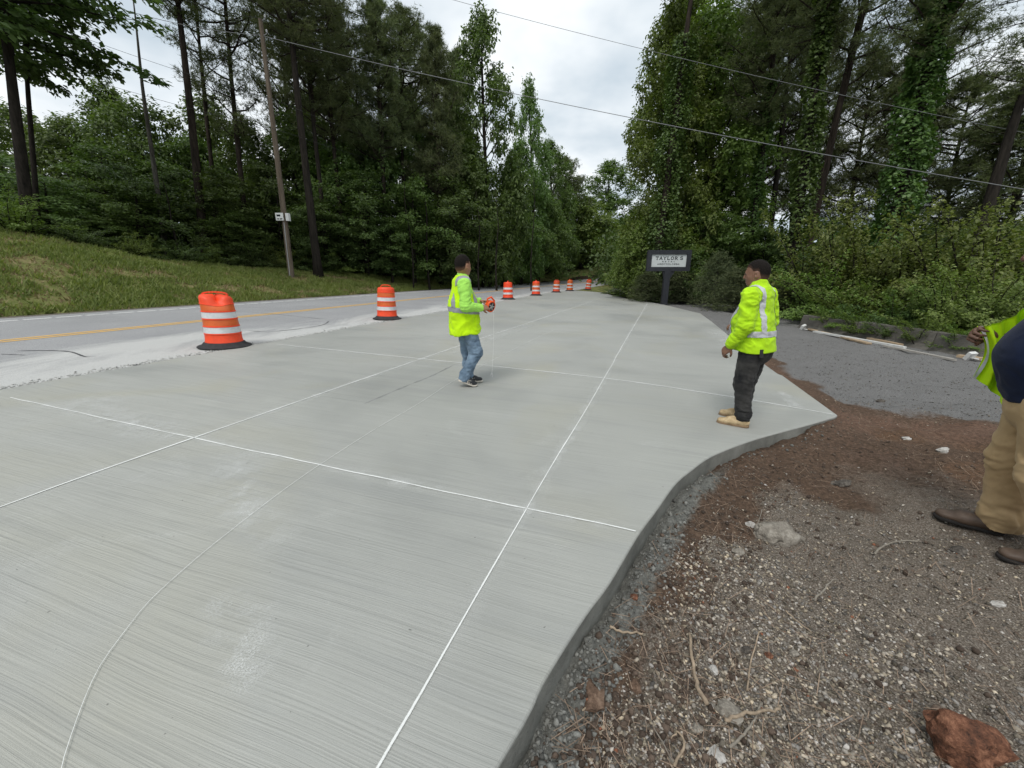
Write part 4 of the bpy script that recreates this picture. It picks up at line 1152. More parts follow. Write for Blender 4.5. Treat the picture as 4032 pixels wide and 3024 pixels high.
# the bushes one can tell apart
broad('bush', 'light green spreading bush left of the company sign, at the road bend', 'poplar', 2535, 860, 28, 0.62, None, cat='shrub')
broad('bush', 'pale green bush directly behind the company sign', 'poplar', 2610, 855, 28, 0.85, None, cat='shrub')
broad('bush', 'dark bush filling the shade right of the sign post', 'shrubdark', 2745, 990, 26, 1.1, None, cat='shrub')
for px, yt, dep, lab in ((2555, 1080, 25.2, 'brownish cedar at the left foot of the sign post'), (2680, 1075, 25.0, 'brownish cedar at the right foot of the sign post'), (2830, 1010, 21.5, 'tall brownish cedar left of the man in dark jeans'), (2915, 1070, 19.5, 'low cedar just behind the man in dark jeans'), (3140, 1130, 17.5, 'low cedar right behind the end of the concrete barrier')):
    broad('cedar', lab, 'cedar', px, yt, dep, 0.95, 'young cedars along the right wood', cat='shrub')
for px, yt, dep, key, ws, lab in (
        (3190, 1000, 18.0, 'shrubdark', 0.9, 'dark bush behind the left end of the concrete barrier'),
        (3330, 765, 17.0, 'shrub2', 1.05, 'tall yellow-green shrub behind the middle of the barrier'),
        (3280, 1030, 15.2, 'sumac', 0.65, 'broad-leaved green shrub leaning over the barrier joint'),
        (3480, 890, 15.6, 'shrub', 0.9, 'olive green shrub right of the tall yellow-green one'),
        (3420, 1090, 13.4, 'sumac', 0.55, 'low bright shrub spilling over the barrier'),
        (3630, 870, 14.6, 'shrub2', 0.85, 'reddish-tipped green shrub left of the dark gap'),
        (3560, 1160, 12.2, 'shrubdark', 0.5, 'low dark shrub overgrowing the barrier'),
        (3700, 1080, 12.2, 'sumac', 0.55, 'broad-leaved shrub right of the dark overgrowing one'),
        (3790, 850, 13.4, 'shrub', 0.9, 'feathery yellow-green shrub second from the right margin'),
        (3800, 1090, 11.0, 'shrub', 0.55, 'light leafy branches hanging over the far end of the barrier'),
        (3990, 790, 12.4, 'shrub2', 0.95, 'tallest feathery shrub at the right margin'),
        (3930, 1040, 10.6, 'shrub', 0.6, 'shrub behind the hand of the man in navy shirt'),
        (3440, 1235, 11.7, 'sumac', 0.26, 'leafy spray trailing over the second barrier joint'),
        (3580, 1250, 10.75, 'shrubdark', 0.26, 'dark trailing shrub hiding the middle barrier'),
        (3710, 1270, 9.95, 'shrub', 0.27, 'light trailing shrub hiding the third barrier'),
        (3850, 1305, 9.2, 'sumac', 0.2, 'trailing shrub over the barrier end by the navy shirt'),
        (3340, 1215, 12.7, 'sumac', 0.26, 'small leafy spray drooping over the barrier front')):
    broad('shrub', lab, key, px, yt, dep, ws, 'shrubs along the barrier', cat='shrub', trunk_h=0.0)

# ------------------------------------------------------------------ deep wood: one far mass behind the trees on both sides
def deep_wood(name, pts, top, n, label, seed, size=0.55):
    global rng
    rng = np.random.default_rng(seed)
    P = np.array(pts, float)
    d = np.r_[0, np.cumsum(np.linalg.norm(np.diff(P[:, :2], axis=0), axis=1))]
    q = rng.random(n) * d[-1]
    x = np.interp(q, d, P[:, 0]); y = np.interp(q, d, P[:, 1]); h = np.interp(q, d, top)
    off_ = rng.normal(size=(n, 2)) * 2.6
    x = x + off_[:, 0]; y = y + off_[:, 1]
    hh = h * (0.72 + 0.28 * fbm(q * 0.35, 0.0, 3.0, 3))
    z = land(x, y) + rng.random(n) ** 0.8 * hh
    rng2 = rng
    me = leaf_mesh(name, np.c_[x, y, z], size, 0.3, 'dark_leaf', 0.2, 0.8)
    o = obj(name, me)
    tag(o, label, 'woods', kind='stuff')
LW = [(-56, 2), (-46, 20), (-37, 35), (-27, 46), (-18, 55), (-8, 63), (6, 78), (22, 96), (42, 108)]
RW = [(17, 60), (19, 46), (23, 38), (29, 34), (35, 28), (38, 18), (36, 8), (34, -4)]
deep_wood('far_woods', LW, [8, 8, 8.5, 9, 9, 8, 8, 9, 10], 62000, 'deep shadowy wood closing the view behind the left trees', 5, 0.45)
deep_wood('far_woods', RW, [8, 8, 7.5, 6.5, 6, 5.5, 5.5, 5.5], 46000, 'deep shadowy wood closing the view behind the right shrubs', 6, 0.45)
deep_wood('far_thicket', LW, [3.6] * 9, 42000, 'dense low thicket at the back of the left wood', 15, 0.55)
deep_wood('far_thicket', RW, [3.2] * 8, 26000, 'dense low thicket at the back of the right wood', 16, 0.55)
# young saplings: thin dark stems between the left trees
for i in range(14):
    px = 330 + i * 138 + float(rng.normal() * 20)
    dep = 25 + 0.006 * max(0, px - 700) + 4 * rng.random()
    tree('sapling', ORD[i] + ' thin dark stem from the left among the trunks of the left wood', None, px, px - (2016 - px) * 0.07, 640 + 120 * rng.random(), dep, trunk_r=0.055 + 0.05 * rng.random(), bark='dark_bark', group='thin stems of the left wood', bow=0.3)

# ------------------------------------------------------------------ grass on the bank
def grass():
    global rng
    rng = np.random.default_rng(77)
    def blades(name, n, lo, hi, hgt, mat, label, clump):
        s = -8 + 60 * rng.random(n) ** 1.25
        gl = grass_limit(s)
        t = 15.98 + (gl + 0.8 - 15.98) * rng.random(n)
        m = fbm(s * 0.9, t * 0.9, 6.0, 3)
        keep = (m > lo) & (m < hi)
        s, t = s[keep], t[keep]
        sh, up = road_bend(s)
        z = bank_z(s, t) + up - 0.03
        x, y = xy(s, t + sh)
        n = len(s)
        h = hgt * (0.4 + 0.9 * rng.random(n)) * (1 + 0.5 * fbm(s * 2, t * 2, 1.0, 2))
        a = rng.random(n) * 6.283; w = 0.016 + 0.018 * rng.random(n)
        ln = rng.normal(size=(n, 2)) * 0.55
        B = np.c_[x, y, z]
        sd = np.c_[np.cos(a), np.sin(a), 0 * a] * w[:, None]
        tip = B + np.c_[ln[:, 0] * h, ln[:, 1] * h, h]
        V = np.stack([B - sd, B + sd, tip], 1).reshape(-1, 3)
        me = mesh(name, V, np.arange(len(V)).reshape(-1, 3))
        r = np.repeat(rng.random(n), 3); vcol(me, 'leaf', np.c_[r, r, r])
        o = obj(name, me, mat); tag(o, label, 'grass', kind='stuff')
    blades('grass', 210000, -0.55, 9, 0.16, 'grass_blade', 'green grass covering the roadside bank', 0)
    blades('dry_grass', 60000, -9, 0.12, 0.11, 'dry_grass', 'dry straw-coloured grass among the green of the bank', 0)
grass()
# ------------------------------------------------------------------ traffic barrels
def scuffed(name, c, rough, dirt=(0.12, 0.09, 0.07), amt=0.55):
    m, nt, out = newmat(name)
    b = pbsdf(nt, out, rough, 0.4)
    v = objco(nt, 0, (1, 1, 1))
    vs = objco(nt, 0, (3, 3, 14))
    f = tnoise(nt, 5, 5, 0.65, v); g = tnoise(nt, 2.2, 6, 0.75, vs); h = tnoise(nt, 38, 4, 0.75, v)
    base = ramp(nt, f, (0.3, tuple(x * 0.82 for x in c)), (0.7, tuple(min(1, x * 1.08) for x in c)))
    base = mixc(nt, ramp(nt, g, (0.56, 0.0), (0.74, amt)), base, dirt)
    base = mixc(nt, ramp(nt, h, (0.64, 0.0), (0.72, amt)), base, dirt)
    nt.links.new(base, b.inputs['Base Color'])
    bump(nt, b, f, 0.15, 0.01)
scuffed('orange_plastic', (0.86, 0.075, 0.022), 0.5, (0.45, 0.05, 0.03), 0.5)
scuffed('orange_sheeting', (0.66, 0.13, 0.03), 0.38, (0.30, 0.07, 0.03), 0.6)
scuffed('white_sheeting', (0.66, 0.68, 0.69), 0.38, (0.22, 0.19, 0.17), 0.6)
simple('black_rubber', (0.035, 0.035, 0.037), 0.8, 0.3, 0.3, 12, 0.4, 50)
def mat_worn_orange():
    m, nt, out = newmat('faded_orange_plastic')
    b = pbsdf(nt, out, 0.55, 0.3)
    v = objco(nt)
    f = tnoise(nt, 7, 5, 0.7, v)
    nt.links.new(ramp(nt, f, (0.3, (0.50, 0.055, 0.03)), (0.7, (0.80, 0.12, 0.05))), b.inputs['Base Color'])
mat_worn_orange()
def ring(name, prof, mat, parent, seg=36, dent=None):
    a = np.linspace(0, 2 * math.pi, seg, endpoint=False)
    V = np.concatenate([np.c_[r * np.cos(a), r * np.sin(a), np.full(seg, z)] for r, z in prof])
    if dent is not None: V = dent(V)
    n = len(prof)
    F = [(i * seg + j, i * seg + (j + 1) % seg, (i + 1) * seg + (j + 1) % seg, (i + 1) * seg + j) for i in range(n - 1) for j in range(seg)]
    if prof[-1][0] < 0.06: F.append(tuple((n - 1) * seg + j for j in range(seg)))
    o = obj(name, mesh(name, V, F), mat, parent)
    return auto_smooth(o, 40)
def barrel(px, py, label, order, mats, tilt=(0, 0), dented=False, rot=0.0, hs=1.0):
    p = gp(px, py)
    root = empty('traffic_barrel', (p[0], p[1], plane_z(p[0], p[1]) + 0.001), rot)
    k = math.atan(CF)
    root.rotation_euler = (0, 0, rot)
    base = MB()
    base.lathe([(0.43, 0.0), (0.435, 0.010), (0.42, 0.020), (0.375, 0.032), (0.345, 0.052), (0.325, 0.078), (0.30, 0.085), (0.27, 0.02)], 40)
    auto_smooth(base.build('rubber_base', 'black_rubber', root), 45)
    body = empty('drum', (0, 0, 0)); 
    # stepped drum: four sheeted bands between proud ribs
    z0, r0 = 0.06, 0.262
    prof = [(r0, z0), (r0 + 0.004, 0.10), (0.258, 0.11)]
    bands = []
    zz = [0.235, 0.335, 0.36, 0.455, 0.48, 0.575, 0.60, 0.695, 0.72, 0.815]
    def rad(z): return 0.298 - 0.055 * (z - 0.06) / 0.80
    P = [(rad(0.07) + 0.004, 0.07), (rad(0.10) + 0.006, 0.10), (rad(0.12), 0.115)]
    for i in range(5):
        a0, a1 = (0.235 + i * 0.125, 0.235 + i * 0.125 + 0.100)
        if i == 0: P += [(rad(a0 - 0.02), a0 - 0.02), (rad(a0) + 0.008, a0 - 0.012), (rad(a0) + 0.008, a0 + 0.004), (rad(a0) - 0.001, a0 + 0.01)]
        if i < 4:
            bands.append((a0 + 0.012, a1 + 0.012))
            P += [(rad(a1) - 0.001, a1 + 0.014), (rad(a1) + 0.009, a1 + 0.017), (rad(a1) + 0.009, a1 + 0.027), (rad(a1) - 0.001, a1 + 0.031)]
        else:
            P += [(rad(0.80), 0.80), (rad(0.82) - 0.002, 0.83), (rad(0.84) - 0.025, 0.862), (0.15, 0.872), (0.03, 0.875)]
    dent = None
    if dented:
        def dent(V):
            V = V.copy()
            a = np.arctan2(V[:, 1], V[:, 0])
            w = np.clip((V[:, 2] - 0.66) / 0.2, 0, 1)
            d = np.exp(-((a + 1.0) / 0.55) ** 2) * w
            rr = 1 - 0.46 * d + 0.06 * w * np.cos(2 * a)
            V[:, 0] *= rr; V[:, 1] *= rr
            V[:, 2] -= 0.09 * d + 0.02 * w * np.sin(3 * a)
            V[:, 0] -= 0.06 * np.clip(V[:, 2] - 0.2, 0, 1) ** 1.2
            return V
    bpy.data.objects.remove(body)
    drum = ring('drum', P, mats[0], root, 36, dent)
    for (b0, b1), kind in zip(bands, order):
        rr = [(rad(b0) + 0.002, b0), (rad((b0 + b1) / 2) + 0.0025, (b0 + b1) / 2), (rad(b1) + 0.002, b1)]
        ring('reflective_band', rr, 'white_sheeting' if kind == 'w' else mats[1], root, 36, dent)
    h = MB()
    a = np.linspace(0, math.pi, 13)
    pts = np.c_[0.14 * np.cos(a), 0 * a, 0.862 + 0.07 * np.sin(a) ** 0.45]
    if dented:
        pts = np.c_[0.20 * np.cos(a) , 0 * a, 0.85 + 0.075 * np.sin(a) ** 0.45]
        pts[:, 0] -= 0.04
    for i in range(12):
        q = (pts[i] + pts[i + 1]) / 2; d = pts[i + 1] - pts[i]; L = np.linalg.norm(d); an = math.atan2(d[2], d[0])
        rot_ = [[math.cos(an), 0, -math.sin(an)], [0, 1, 0], [math.sin(an), 0, math.cos(an)]]
        h.box(q, (L * 1.15, 0.05, 0.024), rot_)
    auto_smooth(h.build('handle', mats[0], root), 30)
    root.scale = (1.0, 1.0, hs)
    root.rotation_euler = (tilt[0], tilt[1] + 0.03, rot)
    tag(root, label, 'traffic barrel', 'traffic barrels along the road edge')
OP = ('orange_plastic', 'orange_sheeting'); FP = ('faded_orange_plastic', 'orange_sheeting')
barrel(887, 1362, 'nearest orange and white barrel, large, with crumpled top', 'wowo', ('orange_plastic', 'orange_sheeting'), (0, 0), True, 0.25, 1.08)
barrel(1525, 1255, 'second barrel from the left, intact, standing alone left of the walking man', 'wowo', OP, (0, 0.0), False, 0.3, 1.10)
barrel(2000, 1178, 'barrel just right of the man with the reel, bright clean white bands', 'wowo', ('orange_plastic', 'orange_plastic'), (0, 0), False, 1.5, 1.10)
barrel(2110, 1163, 'fourth barrel along the road, dull orange with thin scuffed white bands', 'wowo', OP, (0, 0.02), False, 1.4, 1.10)
barrel(2190, 1151, 'faded red-orange barrel, third from the far end of the row', 'wowo', FP, (0, 0.0), False, 0.2, 1.10)
barrel(2243, 1145, 'far barrel with rusty orange bands and clear white stripes, second from the end', 'wowo', ('orange_sheeting', 'orange_sheeting'), (0, 0), False, 0.9, 1.12)
barrel(2315, 1141, 'farthest barrel of the row, leaning, at the end of the slab', 'wowo', FP, (0.0, 0.07), False, 0.1, 1.15)

# ------------------------------------------------------------------ company sign
simple('sign_black', (0.022, 0.024, 0.030), 0.55, 0.35, 0.2, 5, 0.2, 40)
simple('sign_face', (0.50, 0.53, 0.53), 0.5, 0.3, 0.05, 3)
simple('sign_ink', (0.018, 0.02, 0.024), 0.6, 0.2)
GL = {  # strokes in a 1 x 1 box, then slab serifs (x centre, y, half width)
    'T': ([((.5, 0), (.5, 1)), ((.08, .93), (.92, .93))], [(.5, .04, .22)], [(.12, .70, .93), (.88, .70, .93)]),
    'A': ([((.12, 0), (.48, 1)), ((.88, 0), (.52, 1)), ((.25, .33), (.75, .33))], [(.12, .04, .18), (.88, .04, .18)], []),
    'Y': ([((.5, 0), (.5, .48)), ((.5, .45), (.12, 1)), ((.5, .45), (.88, 1))], [(.5, .04, .22), (.14, .96, .18), (.86, .96, .18)], []),
    'L': ([((.25, 0), (.25, 1)), ((.1, .07), (.88, .07))], [(.25, .96, .2)], [(.86, .0, .3)]),
    'O': ('ring', [], []),
    'R': ([((.24, 0), (.24, 1)), ((.24, .93), (.62, .93)), ((.62, .93), (.80, .80)), ((.80, .80), (.80, .64)), ((.80, .64), (.62, .50)), ((.62, .50), (.24, .50)), ((.5, .5), (.86, .0))], [(.24, .04, .18), (.84, .04, .14), (.16, .96, .1)], []),
    'S': ([((.84, .78), (.74, .93)), ((.74, .93), (.35, .93)), ((.35, .93), (.18, .78)), ((.18, .78), (.2, .62)), ((.2, .62), (.8, .40)), ((.8, .40), (.84, .22)), ((.84, .22), (.68, .07)), ((.68, .07), (.3, .07)), ((.3, .07), (.15, .22))], [], []),
    'M': ([((.15, 0), (.15, 1)), ((.85, 0), (.85, 1)), ((.15, 1), (.5, .3)), ((.85, 1), (.5, .3))], [(.15, .04, .14), (.85, .04, .14)], []),
    'E': ([((.2, 0), (.2, 1)), ((.1, .93), (.85, .93)), ((.1, .07), (.88, .07)), ((.2, .5), (.66, .5))], [], [(.84, .72, .93), (.86, .07, .28)]),
    'C': ([((.85, .76), (.70, .93)), ((.70, .93), (.38, .93)), ((.38, .93), (.16, .7)), ((.16, .7), (.16, .3)), ((.16, .3), (.38, .07)), ((.38, .07), (.70, .07)), ((.70, .07), (.86, .24))], [], [(.85, .66, .95)]),
    'I': ([((.5, 0), (.5, 1))], [(.5, .04, .24), (.5, .96, .24)], []),
    'N': ([((.18, 0), (.18, 1)), ((.82, 0), (.82, 1)), ((.18, 1), (.82, 0))], [(.18, .04, .15), (.82, .96, .15)], []),
    'G': ([((.85, .76), (.70, .93)), ((.70, .93), (.38, .93)), ((.38, .93), (.16, .7)), ((.16, .7), (.16, .3)), ((.16, .3), (.38, .07)), ((.38, .07), (.82, .10)), ((.82, .05), (.82, .45)), ((.55, .45), (.95, .45))], [], []),
    "'": ([((.5, .78), (.5, 1.02))], [], []),
}
def letters(text, x0, z0, w, h, adv, th, y):
    b = MB()
    def stroke(p, q, t, ox):
        p = np.array(p, float) * (w, h); q = np.array(q, float) * (w, h)
        d = q - p; L = np.linalg.norm(d); d /= L; n_ = np.array([-d[1], d[0]]) * t / 2
        e = d * t * 0.18
        c = [p - e + n_, p - e - n_, q + e - n_, q + e + n_]
        b.add([(ox + u, y - 0.0002 * (b.n % 40) / 4, z0 + v) for u, v in c], [(0, 1, 2, 3)])
    for i, ch in enumerate(text):
        ox = x0 + i * adv
        if ch == ' ': continue
        if ch == '@':                                   # three chasing arrows
            T = [(.5, .98), (.04, .10), (.96, .10)]
            for k in range(3):
                p, q = np.array(T[k]), np.array(T[(k + 1) % 3])
                stroke(p + (q - p) * .16, p + (q - p) * .78, th * 0.9, ox)
                m = p + (q - p) * .74; d = (q - p) / np.linalg.norm(q - p); n_ = np.array([-d[1], d[0]])
                pts = [m + n_ * .17, m - n_ * .17, m + d * .24]
                b.add([(ox + u * w, y - 0.003, z0 + v * h) for u, v in pts], [(0, 1, 2)])
            continue
        st_, sb, sv = GL[ch]
        if st_ == 'ring':
            a = np.linspace(0, 2 * math.pi, 17)
            for k in range(16):
                stroke((.5 + .38 * math.cos(a[k]), .5 + .45 * math.sin(a[k])), (.5 + .38 * math.cos(a[k + 1]), .5 + .45 * math.sin(a[k + 1])), th, ox)
        else:
            for p, q in st_: stroke(p, q, th, ox)
        for cx, cy, hw in sb: stroke((cx - hw, cy), (cx + hw, cy), th * 0.55, ox)
        for cx, v0, v1 in sv: stroke((cx, v0), (cx, v1), th * 0.55, ox)
    return b
def company_sign():
    p = gp(2615, 1200)
    dep = p[1] + 0.25
    b0 = at(2612, 1200, dep)
    gz = plane_z(b0[0], b0[1]) - 0.05
    pxm = FPX / (dep * 1.0 / math.cos(0))                # pixels per metre, roughly, at that depth
    up = lambda py: at(2630, py, dep)[2] - gz
    z_top, z_bot = up(985), up(1068)
    x_l, x_r = at(2548, 1030, dep)[0], at(2714, 1030, dep)[0]
    root = empty('company_sign', (b0[0], b0[1], gz), R(-4))
    W = (x_r - x_l); H = z_top - z_bot; cx = (x_l + x_r) / 2 - b0[0]
    post = MB(); post.box((0.02, 0, z_bot / 2 - 0.1), (0.30, 0.30, z_bot + 0.2))
    post.build('post', 'sign_black', root)
    br = MB()
    for sx, dx_, wd in ((-1, -0.13, 0.10), (1, 0.17, 0.26)):
        x0 = 0.02 + sx * 0.15
        V = [(x0, -0.1, z_bot - 0.42), (x0, 0.1, z_bot - 0.42), (x0, -0.1, z_bot), (x0, 0.1, z_bot), (x0 + sx * wd, -0.1, z_bot), (x0 + sx * wd, 0.1, z_bot)]
        bb = MB(); bb.add(V, [(0, 2, 4), (1, 5, 3), (0, 1, 3, 2), (2, 3, 5, 4), (0, 4, 5, 1)])
        bb.build('bracket', 'sign_black', root)
    fr = 0.13 * W / 1.0 * 0.75
    back = MB(); back.box((cx, 0.04, z_bot + H / 2), (W - 0.02, 0.22, H - 0.02)); back.build('cabinet', 'sign_black', root)
    for nm, c, sz in (('frame', (cx, -0.10, z_top - fr / 2), (W, 0.10, fr)), ('frame', (cx, -0.10, z_bot + fr / 2), (W, 0.10, fr)),
                      ('frame', (cx - W / 2 + fr / 2, -0.10, z_bot + H / 2), (fr, 0.10, H - 2 * fr)), ('frame', (cx + W / 2 - fr / 2, -0.10, z_bot + H / 2), (fr, 0.10, H - 2 * fr))):
        m = MB(); m.box(c, sz); m.build(nm, 'sign_black', root)
    pw, ph = W - 2 * fr, H - 2 * fr
    m = MB(); m.box((cx, -0.078, z_bot + H / 2), (pw, 0.012, ph)); face = m.build('face', 'sign_face', root)
    y = -0.0865
    zf = z_bot + fr
    adv = pw * 0.78 / 7.6
    xs = cx - pw * 0.385
    for ch in "TAYLOR'S":
        if ch == "'":
            letters(ch, xs - adv * 0.30, zf + ph * 0.62, adv * 0.7, ph * 0.25, adv, adv * 0.10, y).build('letter', 'sign_ink', face); xs += adv * 0.42; continue
        letters(ch, xs, zf + ph * 0.57, adv * 0.94, ph * 0.26, adv, adv * 0.19, y).build('letter', 'sign_ink', face); xs += adv * 1.06
    a2 = pw * 0.083
    for k, ch in enumerate('METAL'):
        letters(ch, cx - pw * 0.19 + k * a2, zf + ph * 0.385, a2 * 0.52, ph * 0.09, a2, a2 * 0.11, y).build('letter', 'sign_ink', face)
    a3 = pw * 0.0585
    for k, ch in enumerate('@RECYCLING@'):
        letters(ch, cx - a3 * 5.5 + k * a3, zf + ph * 0.165, a3 * 0.86, ph * 0.125, a3, a3 * 0.16, y).build('recycling_mark' if ch == '@' else 'letter', 'sign_ink', face)
    tag(root, "black framed TAYLOR'S METAL RECYCLING sign on a single post", 'sign')
company_sign()

# ------------------------------------------------------------------ utility pole and wires
mat_bark('pole_wood', (0.075, 0.06, 0.045), (0.19, 0.155, 0.12), 14, 0.8)
simple('galvanised', (0.36, 0.37, 0.38), 0.45, 0.5, 0.15, 10, metal=0.4)
simple('white_enamel', (0.66, 0.67, 0.66), 0.5, 0.4, 0.06)
simple('wire_grey', (0.20, 0.205, 0.21), 0.5, 0.5, 0.05)
simple('wire_dark', (0.05, 0.052, 0.052), 0.6, 0.3, 0.05)
simple('porcelain', (0.45, 0.46, 0.46), 0.3, 0.5)
PD = 24.0
pb = at(1149, 1100, PD); pt = at(1025, 75, PD)
pole = empty('utility_pole', pb)
L_ = pt - pb
mb = MB(); mb.tube([L_ * k - (0 if k else 1) * np.array([0, 0, 0.5]) for k in np.linspace(0, 1, 9)], np.linspace(0.165, 0.10, 9), 14)
auto_smooth(mb.build('shaft', 'pole_wood', pole), 50)
def on_pole(py): return at(np.interp(py, [75, 1100], [1025, 1149]), py, PD) - pb
for py in (82, 140, 260):
    c = on_pole(py)
    m = MB(); m.tube([c + (0.08, -0.02, 0), c + (0.22, -0.05, 0.03), c + (0.27, -0.05, 0.10)], [0.022, 0.02, 0.018], 6); ins = m.build('bracket', 'galvanised', pole)
    m = MB(); m.lathe([(0.03, 0), (0.055, 0.02), (0.035, 0.05), (0.055, 0.08), (0.03, 0.12), (0.01, 0.14)], 12, c + (0.27, -0.05, 0.10)); auto_smooth(m.build('insulator', 'porcelain', pole))
# notice boxes fixed at eye height of the bank
c = on_pole(855)
m = MB(); m.box(c + (-0.16, -0.19, 0), (0.42, 0.05, 0.40)); bx_ = m.build('notice_board', 'white_enamel', pole)
m = MB(); m.box(c + (-0.20, -0.218, 0.06), (0.20, 0.004, 0.10)); m.box(c + (-0.24, -0.218, -0.12), (0.10, 0.004, 0.06)); m.box(c + (-0.08, -0.218, -0.12), (0.14, 0.004, 0.06)); m.build('print', 'sign_ink', bx_)
m = MB(); m.box(c + (0.24, -0.06, -0.01), (0.16, 0.22, 0.40)); m.build('meter_box', 'white_enamel', pole)
m = MB(); m.tube([c + (0.02, -0.16, -0.3), on_pole(1090) + (0.0, -0.16, 0)], 0.02, 6); m.build('conduit', 'galvanised', pole)
tag(pole, 'leaning grey wooden utility pole with white notice boxes', 'utility pole')
def wire(label, pts, r, sag, mat='wire_grey', n=60):
    P = np.array([at(*p) for p in pts])
    segs = []
    for a, b in zip(P[:-1], P[1:]):
        k = np.linspace(0, 1, n)[:, None]
        q = a + (b - a) * k; q[:, 2] -= (sag * 4 * k * (1 - k))[:, 0]; segs.append(q)
    m = MB(); m.tube(np.concatenate([segs[0]] + [q[1:] for q in segs[1:]]), r, 5, cap=False)
    o = m.build('overhead_wire', mat)
    tag(o, label, 'wire', 'overhead wires')
wire('thick overhead cable crossing the whole view below the lone upper wire', [(300, -24, 24), (1025, 139, 24), (4150, 765, 15)], 0.013, 0.30)
wire('lone thin wire high across the open sky', [(1500, -80, 20), (4150, 545, 16)], 0.0075, 0.25)
wire('thin dark wire from the upper left corner to the middle of the pole', [(-150, -35, 20), (1077, 392, 23.9), (1900, 700, 60)], 0.008, 0.2, 'wire_dark')
wire('lowest thin wire at upper left, meeting the pole well below its brackets', [(-150, 150, 20), (1085, 509, 23.9), (1880, 745, 60)], 0.008, 0.2, 'wire_dark')
wire('thin wire dropping away from the pole top along the road', [(420, -130, 22), (1030, 72, 23.9), (1950, 690, 64)], 0.008, 0.3, 'wire_dark')
wire('pair of faint wires in the sky gap at right margin', [(3300, 120, 30), (4150, 258, 24)], 0.012, 0.1, 'wire_grey')

# ------------------------------------------------------------------ concrete barriers along the lot
def mat_barrier():
    m, nt, out = newmat('weathered_concrete')
    b = pbsdf(nt, out, 0.9, 0.2)
    v = objco(nt)
    f = tnoise(nt, 1.6, 5, 0.7, v, 0.6); g = tnoise(nt, 22, 5, 0.7, v)
    c = ramp(nt, f, (0.3, (0.06, 0.056, 0.05)), (0.55, (0.115, 0.107, 0.095)), (0.72, (0.20, 0.185, 0.16)))
    c = mixc(nt, ramp(nt, g, (0.55, 0.0), (0.7, 0.5)), c, (0.05, 0.05, 0.045))
    nt.links.new(c, b.inputs['Base Color'])
    bump(nt, b, g, 0.6, 0.02)
mat_barrier()
simple('pine_board', (0.40, 0.30, 0.20), 0.8, 0.2, 0.25, 6, 0.3, 40)
simple('grey_board', (0.34, 0.32, 0.29), 0.85, 0.2, 0.25, 6, 0.3, 40)
simple('white_scrap', (0.62, 0.62, 0.60), 0.7, 0.2, 0.15, 6)
A_, B_ = gp(3130, 1284)[:2], gp(4100, 1454)[:2]
dirv = (B_ - A_) / np.linalg.norm(B_ - A_)
bk = np.array([-dirv[1], dirv[0]]); bk = bk * np.sign(bk @ A_) * 0.32
A_, B_ = A_ + bk, B_ + bk
ang_b = math.atan2(dirv[1], dirv[0])
tot = np.linalg.norm(B_ - A_)
nb = 3; lb = tot / nb
labs = ['grey concrete barrier with its clean end showing behind the man in dark jeans', 'middle concrete barrier half hidden by overhanging shrubs', 'concrete barrier almost buried in shrubs beside the man in navy shirt']
prof = [(-0.30, 0), (-0.30, 0.07), (-0.17, 0.25), (-0.11, 0.62), (-0.085, 0.65), (0.085, 0.65), (0.11, 0.62), (0.17, 0.25), (0.30, 0.07), (0.30, 0)]
for i in range(nb):
    c = A_ + dirv * (lb * i)
    z = float(dirt_z(np.array([c[0]]), np.array([c[1]]), False)[0]) - 0.10
    root_me = MB()
    xs = np.linspace(0.01, lb - 0.03, 9)
    V = np.concatenate([np.c_[np.full(10, x), [p[0] for p in prof], [p[1] * 0.84 for p in prof]] for x in xs])
    V[:, 1:] += rng.normal(size=(len(V), 2)) * 0.006
    F = [(k * 10 + j, k * 10 + j + 1, (k + 1) * 10 + j + 1, (k + 1) * 10 + j) for k in range(8) for j in range(9)] + [tuple(range(10)), tuple(80 + j for j in range(10))[::-1]]
    o = obj('concrete_barrier', mesh('concrete_barrier', V, F), 'weathered_concrete', None, (c[0], c[1], z))
    o.rotation_euler = (0, math.atan2(-(CF * (dirv @ N)), 1) , ang_b + (0.0, 0.012, -0.01)[i])
    tag(o, labs[i], 'barrier', 'concrete barriers along the lot')
def board(p0, p1, w, h, mat, label, lift=0.02):
    a = gp(*p0, 0.03); b = gp(*p1, 0.03)
    for q in (a, b): q[2] = float(dirt_z(np.array([q[0]]), np.array([q[1]]), False)[0]) + lift
    m = MB(); d = b - a; L = np.linalg.norm(d); e = d / L; n_ = np.array([-e[1], e[0], 0]); n_ /= np.linalg.norm(n_); u_ = np.cross(e, n_)
    if u_[2] < 0: u_ = -u_
    m.box((0, 0, h / 2), (L, w, h), np.c_[e, n_, u_])
    o = m.build('board', mat, None, False, (a + b) / 2); tag(o, label, 'board', 'boards lying along the barriers')
board((3188, 1298), (3420, 1357), 0.14, 0.04, 'pine_board', 'pale board lying at the foot of the first barrier')
board((3205, 1310), (3560, 1378), 0.09, 0.05, 'white_scrap', 'long whitish board edge in front of the barriers')
board((3420, 1340), (3545, 1364), 0.14, 0.05, 'pine_board', 'short pale board at the joint of two barriers')
board((3480, 1368), (3760, 1420), 0.08, 0.04, 'grey_board', 'grey board lying past the barrier joint')
board((3770, 1410), (3865, 1424), 0.16, 0.05, 'pine_board', 'pale plank near the hand of the man in navy shirt')
